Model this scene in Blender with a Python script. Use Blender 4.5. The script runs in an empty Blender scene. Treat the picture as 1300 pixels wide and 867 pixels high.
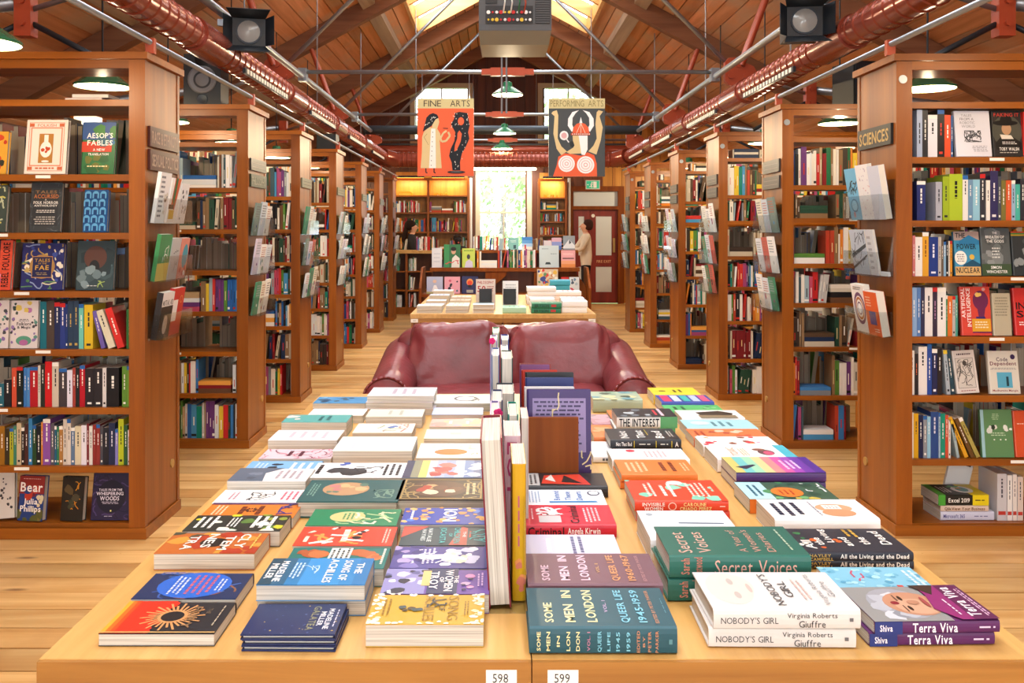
import bpy, math, random
from mathutils import Vector, Matrix, noise as mnoise

random.seed(7)
S = bpy.context.scene
COL = S.collection
PI = math.pi
# ---------------------------------------------------------------- camera, world, exposure
F, CX, CY, EYE = 1150.0, 630.0, 292.0, 1.44      # focal length and vanishing point in pixels of the 1300x867 frame, eye height
cam_d = bpy.data.cameras.new('camera'); cam = bpy.data.objects.new('camera', cam_d); COL.objects.link(cam)
cam.location = (0, 0, EYE); cam.rotation_euler = (PI / 2, 0, 0)
cam_d.sensor_width = 36; cam_d.lens = F / 1300 * 36
cam_d.shift_x = (650 - CX) / 1300; cam_d.shift_y = -(433.5 - CY) / 1300
cam_d.clip_start = 0.05; cam_d.clip_end = 200
S.camera = cam
w = bpy.data.worlds.new('World'); S.world = w; w.use_nodes = True
bg = w.node_tree.nodes['Background']; bg.inputs[0].default_value = (0.90, 0.96, 1.0, 1); bg.inputs[1].default_value = 7.5
vs = S.view_settings; vs.view_transform = 'Standard'; vs.look = 'None'; vs.gamma = 1; vs.use_curve_mapping = False
vs.exposure = -0.5
S.cycles.max_bounces = 7; S.cycles.diffuse_bounces = 4; S.cycles.glossy_bounces = 3; S.cycles.transparent_max_bounces = 12
S.cycles.caustics_reflective = False; S.cycles.caustics_refractive = False
S.cycles.use_denoising = True
S.cycles.sample_clamp_indirect = 6

XC = 0.1                      # centre line of the nave
SLOPE = 0.54
ROOF0 = 5.10                  # underside of the roof boards at the ridge
TRUSS_Y = [-1.1, 1.92, 4.93, 7.97, 10.9, 14.0, 16.95]
FARY = 17.8
SKY_BAYS = [(-1.1, 1.92), (1.92, 4.93), (4.93, 7.97), (7.97, 10.9), (10.9, 14.0)]
SKY_D = (0.30, 1.28)          # distance of the roof lights from the ridge
# daylight falling in through the roof lights: one area lamp outside each opening
for (ya, yb) in SKY_BAYS:
    for s in (-1, 1):
        ld = bpy.data.lights.new('roof_light_daylight', 'AREA'); ld.shape = 'RECTANGLE'
        d = sum(SKY_D) / 2
        ld.size = (SKY_D[1] - SKY_D[0]) * 1.1; ld.size_y = (yb - ya) - 0.8
        ld.energy = 135 if s < 0 else 70; ld.color = (1.0, 0.985, 0.96)
        lo = bpy.data.objects.new('roof_light_daylight', ld); COL.objects.link(lo)
        lo.location = (XC + s * d, (ya + yb) / 2, ROOF0 - SLOPE * d + 0.28)
        lo.rotation_euler = (0, s * math.atan(SLOPE), 0)

# fill light through three tall windows added unseen behind the camera
for x_ in (XC - 2.4, XC, XC + 2.4):
    ld = bpy.data.lights.new('window_daylight', 'AREA'); ld.shape = 'RECTANGLE'; ld.size = 1.5; ld.size_y = 2.6; ld.energy = 150; ld.color = (1.0, 0.98, 0.95)
    lo = bpy.data.objects.new('window_daylight', ld); COL.objects.link(lo); lo.location = (x_, -3.85, 1.75); lo.rotation_euler = (PI / 2, 0, 0)

def PX(px, Y): return (px - CX) * Y / F
def PZ(py, Y): return EYE - (py - CY) * Y / F

# ---------------------------------------------------------------- colours and materials
def lin(c):
    c = c / 255.0
    return c / 12.92 if c <= 0.04045 else ((c + 0.055) / 1.055) ** 2.4
def hx(h):
    if isinstance(h, str):
        return (lin(int(h[0:2], 16)), lin(int(h[2:4], 16)), lin(int(h[4:6], 16)), 1.0)
    return h
M = {}
def new_mat(name):
    m = bpy.data.materials.new(name); m.use_nodes = True; M[name] = m
    nt = m.node_tree; b = nt.nodes['Principled BSDF']
    return m, nt, b
def mat_attr(name, rough=0.5, spec=0.4, coat=0.0):
    m, nt, b = new_mat(name)
    a = nt.nodes.new('ShaderNodeAttribute'); a.attribute_name = 'Col'
    nt.links.new(a.outputs['Color'], b.inputs['Base Color'])
    b.inputs['Roughness'].default_value = rough; b.inputs['Specular IOR Level'].default_value = spec
    b.inputs['Coat Weight'].default_value = coat; b.inputs['Coat Roughness'].default_value = 0.25
    return m
def mat_plain(name, col, rough=0.5, metal=0.0, bump=0.0, bscale=40, spec=0.5, emit=None, var=0.0):
    m, nt, b = new_mat(name)
    b.inputs['Base Color'].default_value = hx(col); b.inputs['Roughness'].default_value = rough
    b.inputs['Metallic'].default_value = metal; b.inputs['Specular IOR Level'].default_value = spec
    tc = nt.nodes.new('ShaderNodeTexCoord')
    n = nt.nodes.new('ShaderNodeTexNoise'); n.inputs['Scale'].default_value = bscale; n.inputs['Detail'].default_value = 4
    nt.links.new(tc.outputs['Object'], n.inputs['Vector'])
    if bump:
        bp = nt.nodes.new('ShaderNodeBump'); bp.inputs['Strength'].default_value = bump; bp.inputs['Distance'].default_value = 0.01
        nt.links.new(n.outputs['Fac'], bp.inputs['Height']); nt.links.new(bp.outputs['Normal'], b.inputs['Normal'])
    if var:
        n2 = nt.nodes.new('ShaderNodeTexNoise'); n2.inputs['Scale'].default_value = bscale * 0.2; n2.inputs['Detail'].default_value = 5
        nt.links.new(tc.outputs['Object'], n2.inputs['Vector'])
        r = nt.nodes.new('ShaderNodeValToRGB'); c = hx(col)
        r.color_ramp.elements[0].position = 0.3; r.color_ramp.elements[1].position = 0.7
        r.color_ramp.elements[0].color = tuple(x * (1 - var) for x in c[:3]) + (1,)
        r.color_ramp.elements[1].color = tuple(min(1, x * (1 + var)) for x in c[:3]) + (1,)
        nt.links.new(n2.outputs['Fac'], r.inputs['Fac']); nt.links.new(r.outputs['Color'], b.inputs['Base Color'])
    if emit:
        b.inputs['Emission Color'].default_value = hx(emit[0]); b.inputs['Emission Strength'].default_value = emit[1]
    return m
def mat_wood(name, c1, c2, axis='x', freq=14.0, rough=0.4, var=0.25, knots=False, coat=0.0, stain=None, spec=0.5):
    """grain stretched along AXIS; each object a slightly different tone"""
    m, nt, b = new_mat(name); N = nt.nodes; L = nt.links
    tc = N.new('ShaderNodeTexCoord'); oi = N.new('ShaderNodeObjectInfo')
    add = N.new('ShaderNodeVectorMath'); add.operation = 'ADD'
    mul = N.new('ShaderNodeVectorMath'); mul.operation = 'SCALE'; mul.inputs[0].default_value = (37, 91, 53)
    L.new(oi.outputs['Random'], mul.inputs['Scale']); L.new(tc.outputs['Object'], add.inputs[0]); L.new(mul.outputs[0], add.inputs[1])
    mp = N.new('ShaderNodeMapping'); L.new(add.outputs[0], mp.inputs['Vector'])
    sc = {'x': (freq * 0.05, freq, freq), 'y': (freq, freq * 0.05, freq), 'z': (freq, freq, freq * 0.05)}[axis]
    mp.inputs['Scale'].default_value = sc
    n = N.new('ShaderNodeTexNoise'); n.inputs['Scale'].default_value = 1.0; n.inputs['Detail'].default_value = 7; n.inputs['Roughness'].default_value = 0.62
    n.inputs['Distortion'].default_value = 0.6
    L.new(mp.outputs['Vector'], n.inputs['Vector'])
    r = N.new('ShaderNodeValToRGB'); r.color_ramp.elements[0].position = 0.32; r.color_ramp.elements[1].position = 0.68
    r.color_ramp.elements[0].color = hx(c1); r.color_ramp.elements[1].color = hx(c2)
    L.new(n.outputs['Fac'], r.inputs['Fac'])
    out = r.outputs['Color']
    if stain:
        n3 = N.new('ShaderNodeTexNoise'); n3.inputs['Scale'].default_value = 1.3; n3.inputs['Detail'].default_value = 5
        L.new(add.outputs[0], n3.inputs['Vector'])
        r3 = N.new('ShaderNodeValToRGB'); r3.color_ramp.elements[0].position = 0.5; r3.color_ramp.elements[1].position = 0.72
        r3.color_ramp.elements[0].color = (0, 0, 0, 1); r3.color_ramp.elements[1].color = (1, 1, 1, 1)
        mx = N.new('ShaderNodeMix'); mx.data_type = 'RGBA'
        L.new(n3.outputs['Fac'], r3.inputs['Fac']); L.new(r3.outputs['Color'], mx.inputs['Factor'])
        L.new(out, mx.inputs['A']); mx.inputs['B'].default_value = hx(stain); out = mx.outputs['Result']
    if knots:
        v = N.new('ShaderNodeTexVoronoi'); v.inputs['Scale'].default_value = 1.0
        mp2 = N.new('ShaderNodeMapping'); mp2.inputs['Scale'].default_value = {'x': (1.6, 5, 5), 'y': (5, 1.6, 5), 'z': (5, 5, 1.6)}[axis]
        L.new(add.outputs[0], mp2.inputs['Vector']); L.new(mp2.outputs[0], v.inputs['Vector'])
        r2 = N.new('ShaderNodeValToRGB'); r2.color_ramp.elements[0].position = 0.03; r2.color_ramp.elements[1].position = 0.10
        r2.color_ramp.elements[0].color = (0.18, 0.09, 0.04, 1); r2.color_ramp.elements[1].color = (1, 1, 1, 1)
        L.new(v.outputs['Distance'], r2.inputs['Fac'])
        mk = N.new('ShaderNodeMix'); mk.data_type = 'RGBA'; mk.blend_type = 'MULTIPLY'; mk.inputs['Factor'].default_value = 0.8
        L.new(out, mk.inputs['A']); L.new(r2.outputs['Color'], mk.inputs['B']); out = mk.outputs['Result']
    hs = N.new('ShaderNodeHueSaturation')
    mr = N.new('ShaderNodeMapRange'); mr.inputs['To Min'].default_value = 1 - var; mr.inputs['To Max'].default_value = 1 + var
    L.new(oi.outputs['Random'], mr.inputs['Value']); L.new(mr.outputs['Result'], hs.inputs['Value'])
    L.new(out, hs.inputs['Color']); L.new(hs.outputs['Color'], b.inputs['Base Color'])
    bp = N.new('ShaderNodeBump'); bp.inputs['Strength'].default_value = 0.12; bp.inputs['Distance'].default_value = 0.004
    L.new(n.outputs['Fac'], bp.inputs['Height']); L.new(bp.outputs['Normal'], b.inputs['Normal'])
    b.inputs['Roughness'].default_value = rough; b.inputs['Specular IOR Level'].default_value = spec
    b.inputs['Coat Weight'].default_value = coat; b.inputs['Coat Roughness'].default_value = 0.3
    return m
def mat_clear(name, tint='ffffff', refl=0.12):
    m = bpy.data.materials.new(name); m.use_nodes = True; M[name] = m
    nt = m.node_tree; nt.nodes.remove(nt.nodes['Principled BSDF'])
    o = nt.nodes['Material Output']; t = nt.nodes.new('ShaderNodeBsdfTransparent'); g = nt.nodes.new('ShaderNodeBsdfGlossy')
    t.inputs[0].default_value = hx(tint); g.inputs['Roughness'].default_value = 0.08
    lw = nt.nodes.new('ShaderNodeLayerWeight'); lw.inputs['Blend'].default_value = 0.35
    mm = nt.nodes.new('ShaderNodeMath'); mm.operation = 'MULTIPLY_ADD'; mm.inputs[1].default_value = 0.22; mm.inputs[2].default_value = refl * 0.12
    nt.links.new(lw.outputs['Fresnel'], mm.inputs[0])
    mx = nt.nodes.new('ShaderNodeMixShader'); nt.links.new(mm.outputs[0], mx.inputs['Fac'])
    nt.links.new(t.outputs[0], mx.inputs[1]); nt.links.new(g.outputs[0], mx.inputs[2]); nt.links.new(mx.outputs[0], o.inputs['Surface'])
    return m
def mat_frosted(name, col, strength=0.0):
    m, nt, b = new_mat(name)
    b.inputs['Base Color'].default_value = hx(col); b.inputs['Roughness'].default_value = 0.35
    return m

mat_attr('print', 0.5, 0.22)
mat_attr('gloss_print', 0.36, 0.28)
mat_attr('cloth', 0.85, 0.2)
mat_wood('case_wood', '763a08', '9e5811', 'z', 9, 0.38, 0.10, coat=0.12, spec=0.35)
mat_wood('case_wood_x', '7a3f08', 'a65e11', 'x', 9, 0.4, 0.10, coat=0.1, spec=0.35)
mat_wood('oak', 'c08e48', 'd8aa62', 'y', 22, 0.4, 0.03, coat=0.15)
mat_wood('oak_edge', '8f5c20', 'b07a34', 'x', 22, 0.45, 0.03)  # darkened oak: shade painted into aprons, rails and legs
mat_wood('floor_wood', 'bf8a4a', 'dfb678', 'x', 12, 0.36, 0.16, knots=True, coat=0.12, stain='a87238')
mat_wood('roof_wood', 'c98a5e', 'ecae80', 'y', 10, 0.6, 0.2, stain='ccb092', spec=0.3)
mat_wood('beam_wood', '7a4d34', '9c6c4c', 'x', 7, 0.6, 0.12, spec=0.3)
mat_wood('purlin_wood', '96806a', 'b8a286', 'y', 8, 0.7, 0.12, spec=0.3)
mat_wood('wall_wood', '4e2612', '723a1b', 'z', 8, 0.5, 0.16)
mat_wood('golden_wood', 'a96a1c', 'd19238', 'z', 8, 0.42, 0.14)  # end-wall wood with golden lamplight put into its colour
mat_wood('reveal_wood', 'c98a45', 'e0a860', 'x', 10, 0.5, 0.08)
mat_wood('door_wood', '6c1a10', '8a281a', 'z', 9, 0.4, 0.05)
mat_wood('dark_block', '6a3008', '8c4a12', 'z', 9, 0.55, 0.05, spec=0.2)
mat_plain('red_iron', 'aa4628', 0.35, 0.0, 0.1, 60)
mat_plain('duct_red', '8a3f2e', 0.22, 0.3, 0.05, 30, var=0.12)
mat_plain('joint_dark', '3a2412', 0.9)
mat_plain('steel', '9aa0a6', 0.35, 0.75, 0.0)
mat_plain('dark_steel', '2b3138', 0.4, 0.4, 0.0)
mat_plain('black_plastic', '141517', 0.45, 0.0, 0.05, 200)
mat_plain('grey_plastic', '4a4c4e', 0.45, 0.0, 0.05, 200)
mat_plain('beige_plastic', '7c7664', 0.5, 0.0, 0.05, 200)
mat_plain('cone_grey', '77777a', 0.5)
mat_plain('lens', '9a9a96', 0.15)
mat_plain('brass', 'c0a060', 0.35, 0.8)
mat_plain('leather', '7e3539', 0.33, 0.0, 0.25, 28, spec=0.55, var=0.22)
mat_plain('enamel_green', '2f6f4d', 0.25)
mat_plain('enamel_white', 'f3ecd8', 0.4)
mat_plain('bulb', 'fff1c8', 0.4, emit=('ffdf9a', 9.0))
mat_plain('tube_glow', 'ffffff', 0.4, emit=('fff6dc', 5.0))
mat_plain('strip_glow', 'ffcf70', 0.4, emit=('ffb64a', 6.0))
mat_plain('exit_glow', '2fae86', 0.4, emit=('2fae86', 0.6))
mat_plain('white_paint', 'dcdcd8', 0.5)
mat_plain('window_frame_paint', 'cfc4a8', 0.5)
mat_plain('plaster', 'c9b79a', 0.8, bump=0.2, var=0.06)
mat_plain('card', 'f1efe6', 0.6)
mat_plain('ground_grass', '6d8a45', 0.9, bump=0.4, bscale=6, var=0.2)
mat_plain('leaf', 'bcd69a', 0.6, var=0.2, bscale=3)
mat_plain('bark', '5c4a3a', 0.9, bump=0.5)
mat_clear('acrylic', 'f6f9fa', 0.35)
mat_clear('pane', 'fbfdff', 0.15)
mat_frosted('frosted_glass', 'd4dcde')
m, nt, b = new_mat('pages')
tc = nt.nodes.new('ShaderNodeTexCoord'); mp = nt.nodes.new('ShaderNodeMapping'); mp.inputs['Scale'].default_value = (3, 3, 700)
n = nt.nodes.new('ShaderNodeTexNoise'); n.inputs['Scale'].default_value = 1.0; n.inputs['Detail'].default_value = 2
r = nt.nodes.new('ShaderNodeValToRGB'); r.color_ramp.elements[0].color = hx('a29b8e'); r.color_ramp.elements[1].color = hx('d6d0c4')
r.color_ramp.elements[0].position = 0.3; r.color_ramp.elements[1].position = 0.6
for a_, b_ in ((tc.outputs['Object'], mp.inputs['Vector']), (mp.outputs[0], n.inputs['Vector']), (n.outputs['Fac'], r.inputs['Fac']), (r.outputs['Color'], b.inputs['Base Color'])):
    nt.links.new(a_, b_)
b.inputs['Roughness'].default_value = 0.8

# ---------------------------------------------------------------- glyphs for lettering
GLYPH = {}
def load_glyphs():
    chars = "ABCDEFGHIJKLMNOPQRSTUVWXYZabcdefghijklmnopqrstuvwxyz0123456789&.,-:'!/?#()"
    made = []
    for bold in (0, 1):
        for ch in chars:
            cu = bpy.data.curves.new('glyph', 'FONT'); cu.body = ch; cu.resolution_u = 2; cu.size = 1
            if bold: cu.offset = 0.018
            o = bpy.data.objects.new('glyph', cu); COL.objects.link(o); made.append((bold, ch, o, cu))
    dg = bpy.context.evaluated_depsgraph_get()
    for bold, ch, o, cu in made:
        me = o.evaluated_get(dg).to_mesh(); me.calc_loop_triangles()
        vs_ = [(v.co.x, v.co.y) for v in me.vertices]
        x0 = min(v[0] for v in vs_); x1 = max(v[0] for v in vs_)
        GLYPH[(bold, ch)] = ([(x - x0, y) for x, y in vs_], [tuple(t.vertices) for t in me.loop_triangles], x1 - x0)
    for bold, ch, o, cu in made:
        bpy.data.objects.remove(o); bpy.data.curves.remove(cu)
load_glyphs()

# ---------------------------------------------------------------- mesh building
class MB:
    def __init__(s): s.v = []; s.f = []; s.c = []; s.m = []
    def add(s, vs, fs, col='ffffff', mi=0):
        k = len(s.v); s.v += [tuple(v) for v in vs]
        for f in fs: s.f.append([i + k for i in f]); s.c.append(col); s.m.append(mi)
    def box(s, x0, y0, z0, x1, y1, z1, col='ffffff', mi=0, X=None, cols=None):
        vs = [(x0, y0, z0), (x1, y0, z0), (x1, y1, z0), (x0, y1, z0), (x0, y0, z1), (x1, y0, z1), (x1, y1, z1), (x0, y1, z1)]
        if X is not None: vs = [X @ Vector(v) for v in vs]
        k = len(s.v); s.v += [tuple(v) for v in vs]
        for i, f in enumerate(((0, 3, 2, 1), (4, 5, 6, 7), (0, 1, 5, 4), (1, 2, 6, 5), (2, 3, 7, 6), (3, 0, 4, 7))):
            s.f.append([q + k for q in f]); s.c.append(cols[i] if cols else col); s.m.append(mi)
        return s
    def cyl(s, p0, p1, r0, r1=None, n=12, col='ffffff', mi=0, caps=True):
        p0 = Vector(p0); p1 = Vector(p1); r1 = r0 if r1 is None else r1
        d = (p1 - p0).normalized(); a = d.orthogonal().normalized(); b_ = d.cross(a)
        vs = []
        for p, r_ in ((p0, r0), (p1, r1)):
            for i in range(n):
                t = 2 * PI * i / n; vs.append(p + (a * math.cos(t) + b_ * math.sin(t)) * r_)
        fs = [(i, (i + 1) % n, n + (i + 1) % n, n + i) for i in range(n)]
        if caps: fs += [tuple(range(n - 1, -1, -1)), tuple(range(n, 2 * n))]
        s.add(vs, fs, col, mi); return s
    def lathe(s, prof, c, n=20, col='ffffff', mi=0, axis='z'):
        """prof: list of (radius, height)"""
        vs = []
        for r_, h in prof:
            for i in range(n):
                t = 2 * PI * i / n; a, b_ = r_ * math.cos(t), r_ * math.sin(t)
                vs.append((c[0] + a, c[1] + b_, c[2] + h) if axis == 'z' else (c[0] + a, c[1] + h, c[2] - b_))
        fs = []
        for j in range(len(prof) - 1):
            for i in range(n):
                fs.append((j * n + i, j * n + (i + 1) % n, (j + 1) * n + (i + 1) % n, (j + 1) * n + i))
        s.add(vs, fs, col, mi); return s
    def prism(s, pts, y0, y1, col='ffffff', mi=0, plane='xz'):
        """polygon in a plane pushed out along the third axis"""
        n = len(pts)
        if plane == 'xz': vs = [(p[0], y0, p[1]) for p in pts] + [(p[0], y1, p[1]) for p in pts]
        elif plane == 'yz': vs = [(y0, p[0], p[1]) for p in pts] + [(y1, p[0], p[1]) for p in pts]
        else: vs = [(p[0], p[1], y0) for p in pts] + [(p[0], p[1], y1) for p in pts]
        fs = [tuple(range(n)), tuple(range(2 * n - 1, n - 1, -1))] + [(i, i + n, (i + 1) % n + n, (i + 1) % n) for i in range(n)]
        s.add(vs, fs, col, mi); return s
    # flat print on a plane given by P (4x4): local x right, y up, z out of the surface
    def poly(s, pts, z, col, P, mi=0):
        s.add([P @ Vector((p[0], p[1], z)) for p in pts], [tuple(range(len(pts)))], col, mi)
    def rect(s, x0, y0, x1, y1, z, col, P): s.poly([(x0, y0), (x1, y0), (x1, y1), (x0, y1)], z, col, P)
    def ell(s, cx, cy, rx, ry, z, col, P, n=20): s.poly([(cx + rx * math.cos(2 * PI * i / n), cy + ry * math.sin(2 * PI * i / n)) for i in range(n)], z, col, P)
    def stroke(s, pts, wd, z, col, P):
        for (a, b_) in zip(pts[:-1], pts[1:]):
            dx, dy = b_[0] - a[0], b_[1] - a[1]; l = math.hypot(dx, dy) or 1e-6
            nx, ny = -dy / l * wd / 2, dx / l * wd / 2
            s.poly([(a[0] + nx, a[1] + ny), (a[0] - nx, a[1] - ny), (b_[0] - nx, b_[1] - ny), (b_[0] + nx, b_[1] + ny)], z, col, P)
    def text(s, st, x0, y0, x1, y1, z, col, P, bold=1, keep=False):
        """lettering fitted to a box"""
        pen = 0.0; items = []
        for ch in st:
            if ch == ' ': pen += 0.33; continue
            g = GLYPH.get((bold, ch))
            if not g: pen += 0.2; continue
            items.append((pen, g)); pen += g[2] + 0.09
        if not items: return
        wd = pen - 0.09
        low = any(ch in 'gjpqy,' for ch in st); hi = 0.72; lo = -0.2 if low else 0.0
        sx = (x1 - x0) / wd; sy = (y1 - y0) / (hi - lo)
        if keep:
            k = min(sx, sy); x0 += (x1 - x0 - wd * k) / 2; sx = sy = k
        for p, (vs, fs, _) in items:
            s.add([P @ Vector((x0 + (p + x) * sx, y0 + (y - lo) * sy, z)) for x, y in vs], fs, col)
    def build(s, name, mats, parent=None, smooth=False, loc=None, angle=None):
        me = bpy.data.meshes.new(name); me.from_pydata(s.v, [], s.f)
        mats = [mats] if isinstance(mats, str) else mats
        for q in mats: me.materials.append(M[q])
        if len(mats) > 1: me.polygons.foreach_set('material_index', s.m)
        if any(q in ('print', 'gloss_print', 'cloth') for q in mats):
            at = me.color_attributes.new('Col', 'FLOAT_COLOR', 'CORNER'); buf = []
            cache = {}
            for f, c in zip(s.f, s.c):
                v = cache.get(c)
                if v is None: v = cache[c] = hx(c)
                buf += list(v) * len(f)
            at.data.foreach_set('color', buf)
        if smooth:
            me.polygons.foreach_set('use_smooth', [True] * len(me.polygons))
            if angle:
                me.update(); me.set_sharp_from_angle(angle=angle)
        me.update()
        o = bpy.data.objects.new(name, me); COL.objects.link(o)
        if parent: o.parent = parent
        if loc: o.location = loc
        return o

def tag(o, label, cat, group=None, kind=None):
    o['label'] = label; o['category'] = cat
    if group: o['group'] = group
    if kind: o['kind'] = kind
    return o
def structure(o, label=None):
    o['kind'] = 'structure'
    if label: o['label'] = label
    return o
def empty(name, loc=(0, 0, 0), rz=0):
    o = bpy.data.objects.new(name, None); COL.objects.link(o); o.location = loc; o.rotation_euler = (0, 0, rz); o.empty_display_size = 0.1
    return o
def link_copy(src, parent, loc=None):
    c = src.copy(); COL.objects.link(c); c.parent = parent
    if loc: c.location = loc
    return c
ID = Matrix.Identity(4)
def W(o):
    """a part modelled in world coordinates under an unrotated thing"""
    p = o.parent; loc = Vector((0, 0, 0))
    while p: loc += p.location; p = p.parent
    o.location = -loc
    return o

# ---------------------------------------------------------------- the room
XL, XR, YB = -4.75, 4.95, -3.6
EAVE = ROOF0 - SLOPE * 4.85
# floor: pine boards running across the nave
fl = MB().box(XL, YB, -0.12, XR, 1.2, 0.0).box(XL, 1.2, -0.12, XR, FARY, -0.03, mi=1).build('floor', ['floor_wood', 'joint_dark'])
structure(fl, 'worn golden pine board floor of the hall')
rnd = random.Random(3)
BW = 0.16
proto_boards = {}
y = 1.2; k = 0
while y < FARY - 0.01:
    y1 = min(y + BW, FARY)
    joints = [XL] + sorted(rnd.sample([-3.3, -2.6, -1.3, -0.4, 0.6, 1.4, 2.4, 3.2], 1 if y > 7 else 2)) + [XR]
    for a, b_ in zip(joints[:-1], joints[1:]):
        dz = rnd.uniform(-0.0025, 0.0)
        mb = MB().box(a + 0.0012, y + 0.0035, -0.03, b_ - 0.0012, y1 - 0.0035, dz)
        if y < 7:
            for xe in (a + 0.04, b_ - 0.04, (a + b_) / 2):       # nail heads
                for yy in (y + 0.04, y1 - 0.04): mb.cyl((xe, yy, dz - 0.002), (xe, yy, dz + 0.0008), 0.005, n=6)
        o = mb.build('floor_board', 'floor_wood', fl)
    y = y1; k += 1

# gable roof: boards running along the nave, open where the roof lights are
def roof_z(d): return ROOF0 - SLOPE * d
roof = structure(MB().box(XL - 0.4, YB, EAVE - 0.25, XL - 0.1, FARY, EAVE + 0.02).build('ceiling', 'roof_wood'), 'brown boarded gable roof seen from below')
BD = 0.145
for s in (-1, 1):
    d = 0.0
    while d < 4.95:
        d1 = min(d + BD, 4.95)
        spans = [(YB, FARY)]
        if d1 > SKY_D[0] + 0.02 and d < SKY_D[1] - 0.02:
            spans = []; cur = YB
            for (ya, yb) in SKY_BAYS:
                spans.append((cur, ya + 0.38)); cur = yb - 0.38
            spans.append((cur, FARY))
        for (ya, yb) in spans:
            za, zb = roof_z(d + 0.007), roof_z(d1 - 0.007)
            x0, x1 = XC + s * (d + 0.007), XC + s * (d1 - 0.007)
            MB().prism([(x0, za), (x1, zb), (x1, zb + 0.03), (x0, za + 0.03)], ya, yb).build('roof_board', 'roof_wood', roof)
        d = d1
# outer skin above the boards, so no daylight leaks through the joints
for s in (-1, 1):
    for (da, db, spans) in ((0, SKY_D[0], [(YB, FARY)]), (SKY_D[1], 5.1, [(YB, FARY)]),
                            (SKY_D[0], SKY_D[1], [(a, b_) for a, b_ in zip([YB] + [q[1] - 0.38 for q in SKY_BAYS], [q[0] + 0.38 for q in SKY_BAYS] + [FARY])])):
        for ya, yb in spans:
            MB().prism([(XC + s * da, roof_z(da) + 0.032), (XC + s * db, roof_z(db) + 0.032), (XC + s * db, roof_z(db) + 0.09), (XC + s * da, roof_z(da) + 0.09)], ya, yb).build('roof_deck', 'joint_dark', roof)
# roof lights
wn = 1
for (ya, yb) in SKY_BAYS:
    for s in (-1, 1):
        win = structure(empty('window_%d' % wn, (XC + s * 0.8, (ya + yb) / 2, roof_z(0.8))), 'bright roof light with timber reveals in the sloping roof'); wn += 1
        y0, y1 = ya + 0.38, yb - 0.38
        def strip(d0, d1, h0, h1, yy0, yy1, name, mat):
            x0, x1 = XC + s * d0, XC + s * d1
            W(MB().prism([(x0, roof_z(d0) + h0), (x1, roof_z(d1) + h0), (x1, roof_z(d1) + h1), (x0, roof_z(d0) + h1)], yy0, yy1).build(name, mat, win))
        strip(SKY_D[0] - 0.02, SKY_D[0] + 0.02, -0.03, 0.20, y0, y1, 'reveal', 'reveal_wood')
        strip(SKY_D[1] - 0.02, SKY_D[1] + 0.02, -0.03, 0.20, y0, y1, 'reveal', 'reveal_wood')
        strip(SKY_D[0] + 0.02, SKY_D[1] - 0.02, -0.03, 0.20, y0 - 0.02, y0 + 0.02, 'reveal', 'reveal_wood')
        strip(SKY_D[0] + 0.02, SKY_D[1] - 0.02, -0.03, 0.20, y1 - 0.02, y1 + 0.02, 'reveal', 'reveal_wood')
        for q in (0.34, 0.67):
            ym = y0 + (y1 - y0) * q
            strip(SKY_D[0] + 0.02, SKY_D[1] - 0.02, 0.02, 0.20, ym - 0.03, ym + 0.03, 'glazing_bar', 'reveal_wood')
        strip(SKY_D[0] + 0.02, SKY_D[1] - 0.02, 0.17, 0.176, y0 + 0.02, y1 - 0.02, 'pane', 'pane')
# ridge board and purlins
W(MB().box(XC - 0.05, YB, ROOF0 - 0.2, XC + 0.05, FARY, ROOF0 - 0.005).build('ridge_beam', 'beam_wood', roof))
for s in (-1, 1):
    for dp in (1.62, 3.2):
        for ya, yb in zip([YB] + TRUSS_Y, TRUSS_Y + [FARY]):
            z = roof_z(dp)
            MB().prism([(XC + s * (dp - 0.07), z - 0.12 + SLOPE * 0.07), (XC + s * (dp + 0.07), z - 0.12 - SLOPE * 0.07), (XC + s * (dp + 0.07), z - 0.004 - SLOPE * 0.07), (XC + s * (dp - 0.07), z - 0.004 + SLOPE * 0.07)],
                       ya + 0.08, yb - 0.08).build('purlin', 'purlin_wood', roof)
# principal rafters
for ty in TRUSS_Y:
    for s in (-1, 1):
        lo = [(XC + s * d, 4.86 - SLOPE * d) for d in (0.0, 4.84)]
        hi = [(XC + s * d, roof_z(d) - 0.006) for d in (4.84, 0.0)]
        o = MB().prism(lo + hi, ty - 0.075, ty + 0.075).build('rafter', 'beam_wood', roof)
# side and rear walls, far gable wall of upright boards
structure(MB().box(XL - 0.15, YB, 0, XL, FARY, EAVE + 0.1).build('wall_left', 'wall_wood'), 'dark boarded side wall behind the bookcases')
structure(MB().box(XR, YB, 0, XR + 0.15, FARY, EAVE + 0.1).build('wall_right', 'wall_wood'), 'boarded side wall behind the bookcases')
REAR = [(XC - 3.1, XC - 1.7), (XC - 0.7, XC + 0.7), (XC + 1.7, XC + 3.1)]        # unseen tall windows added to let in fill light from behind
wr = structure(empty('wall_rear', (XC, YB, 0)), 'plastered end wall behind the camera with tall windows')
xs = [XL] + [q for ab in REAR for q in ab] + [XR]
for i, (a, b_) in enumerate(zip(xs[:-1], xs[1:])):
    if i % 2 == 0: W(MB().box(a, YB - 0.12, 0, b_, YB, ROOF0 + 0.1).build('wall_pier', 'plaster', wr))
    else:
        W(MB().box(a, YB - 0.12, 0, b_, YB, 0.5).build('wall_apron', 'plaster', wr)); W(MB().box(a, YB - 0.12, 3.0, b_, YB, ROOF0 + 0.1).build('wall_head', 'plaster', wr))
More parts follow.
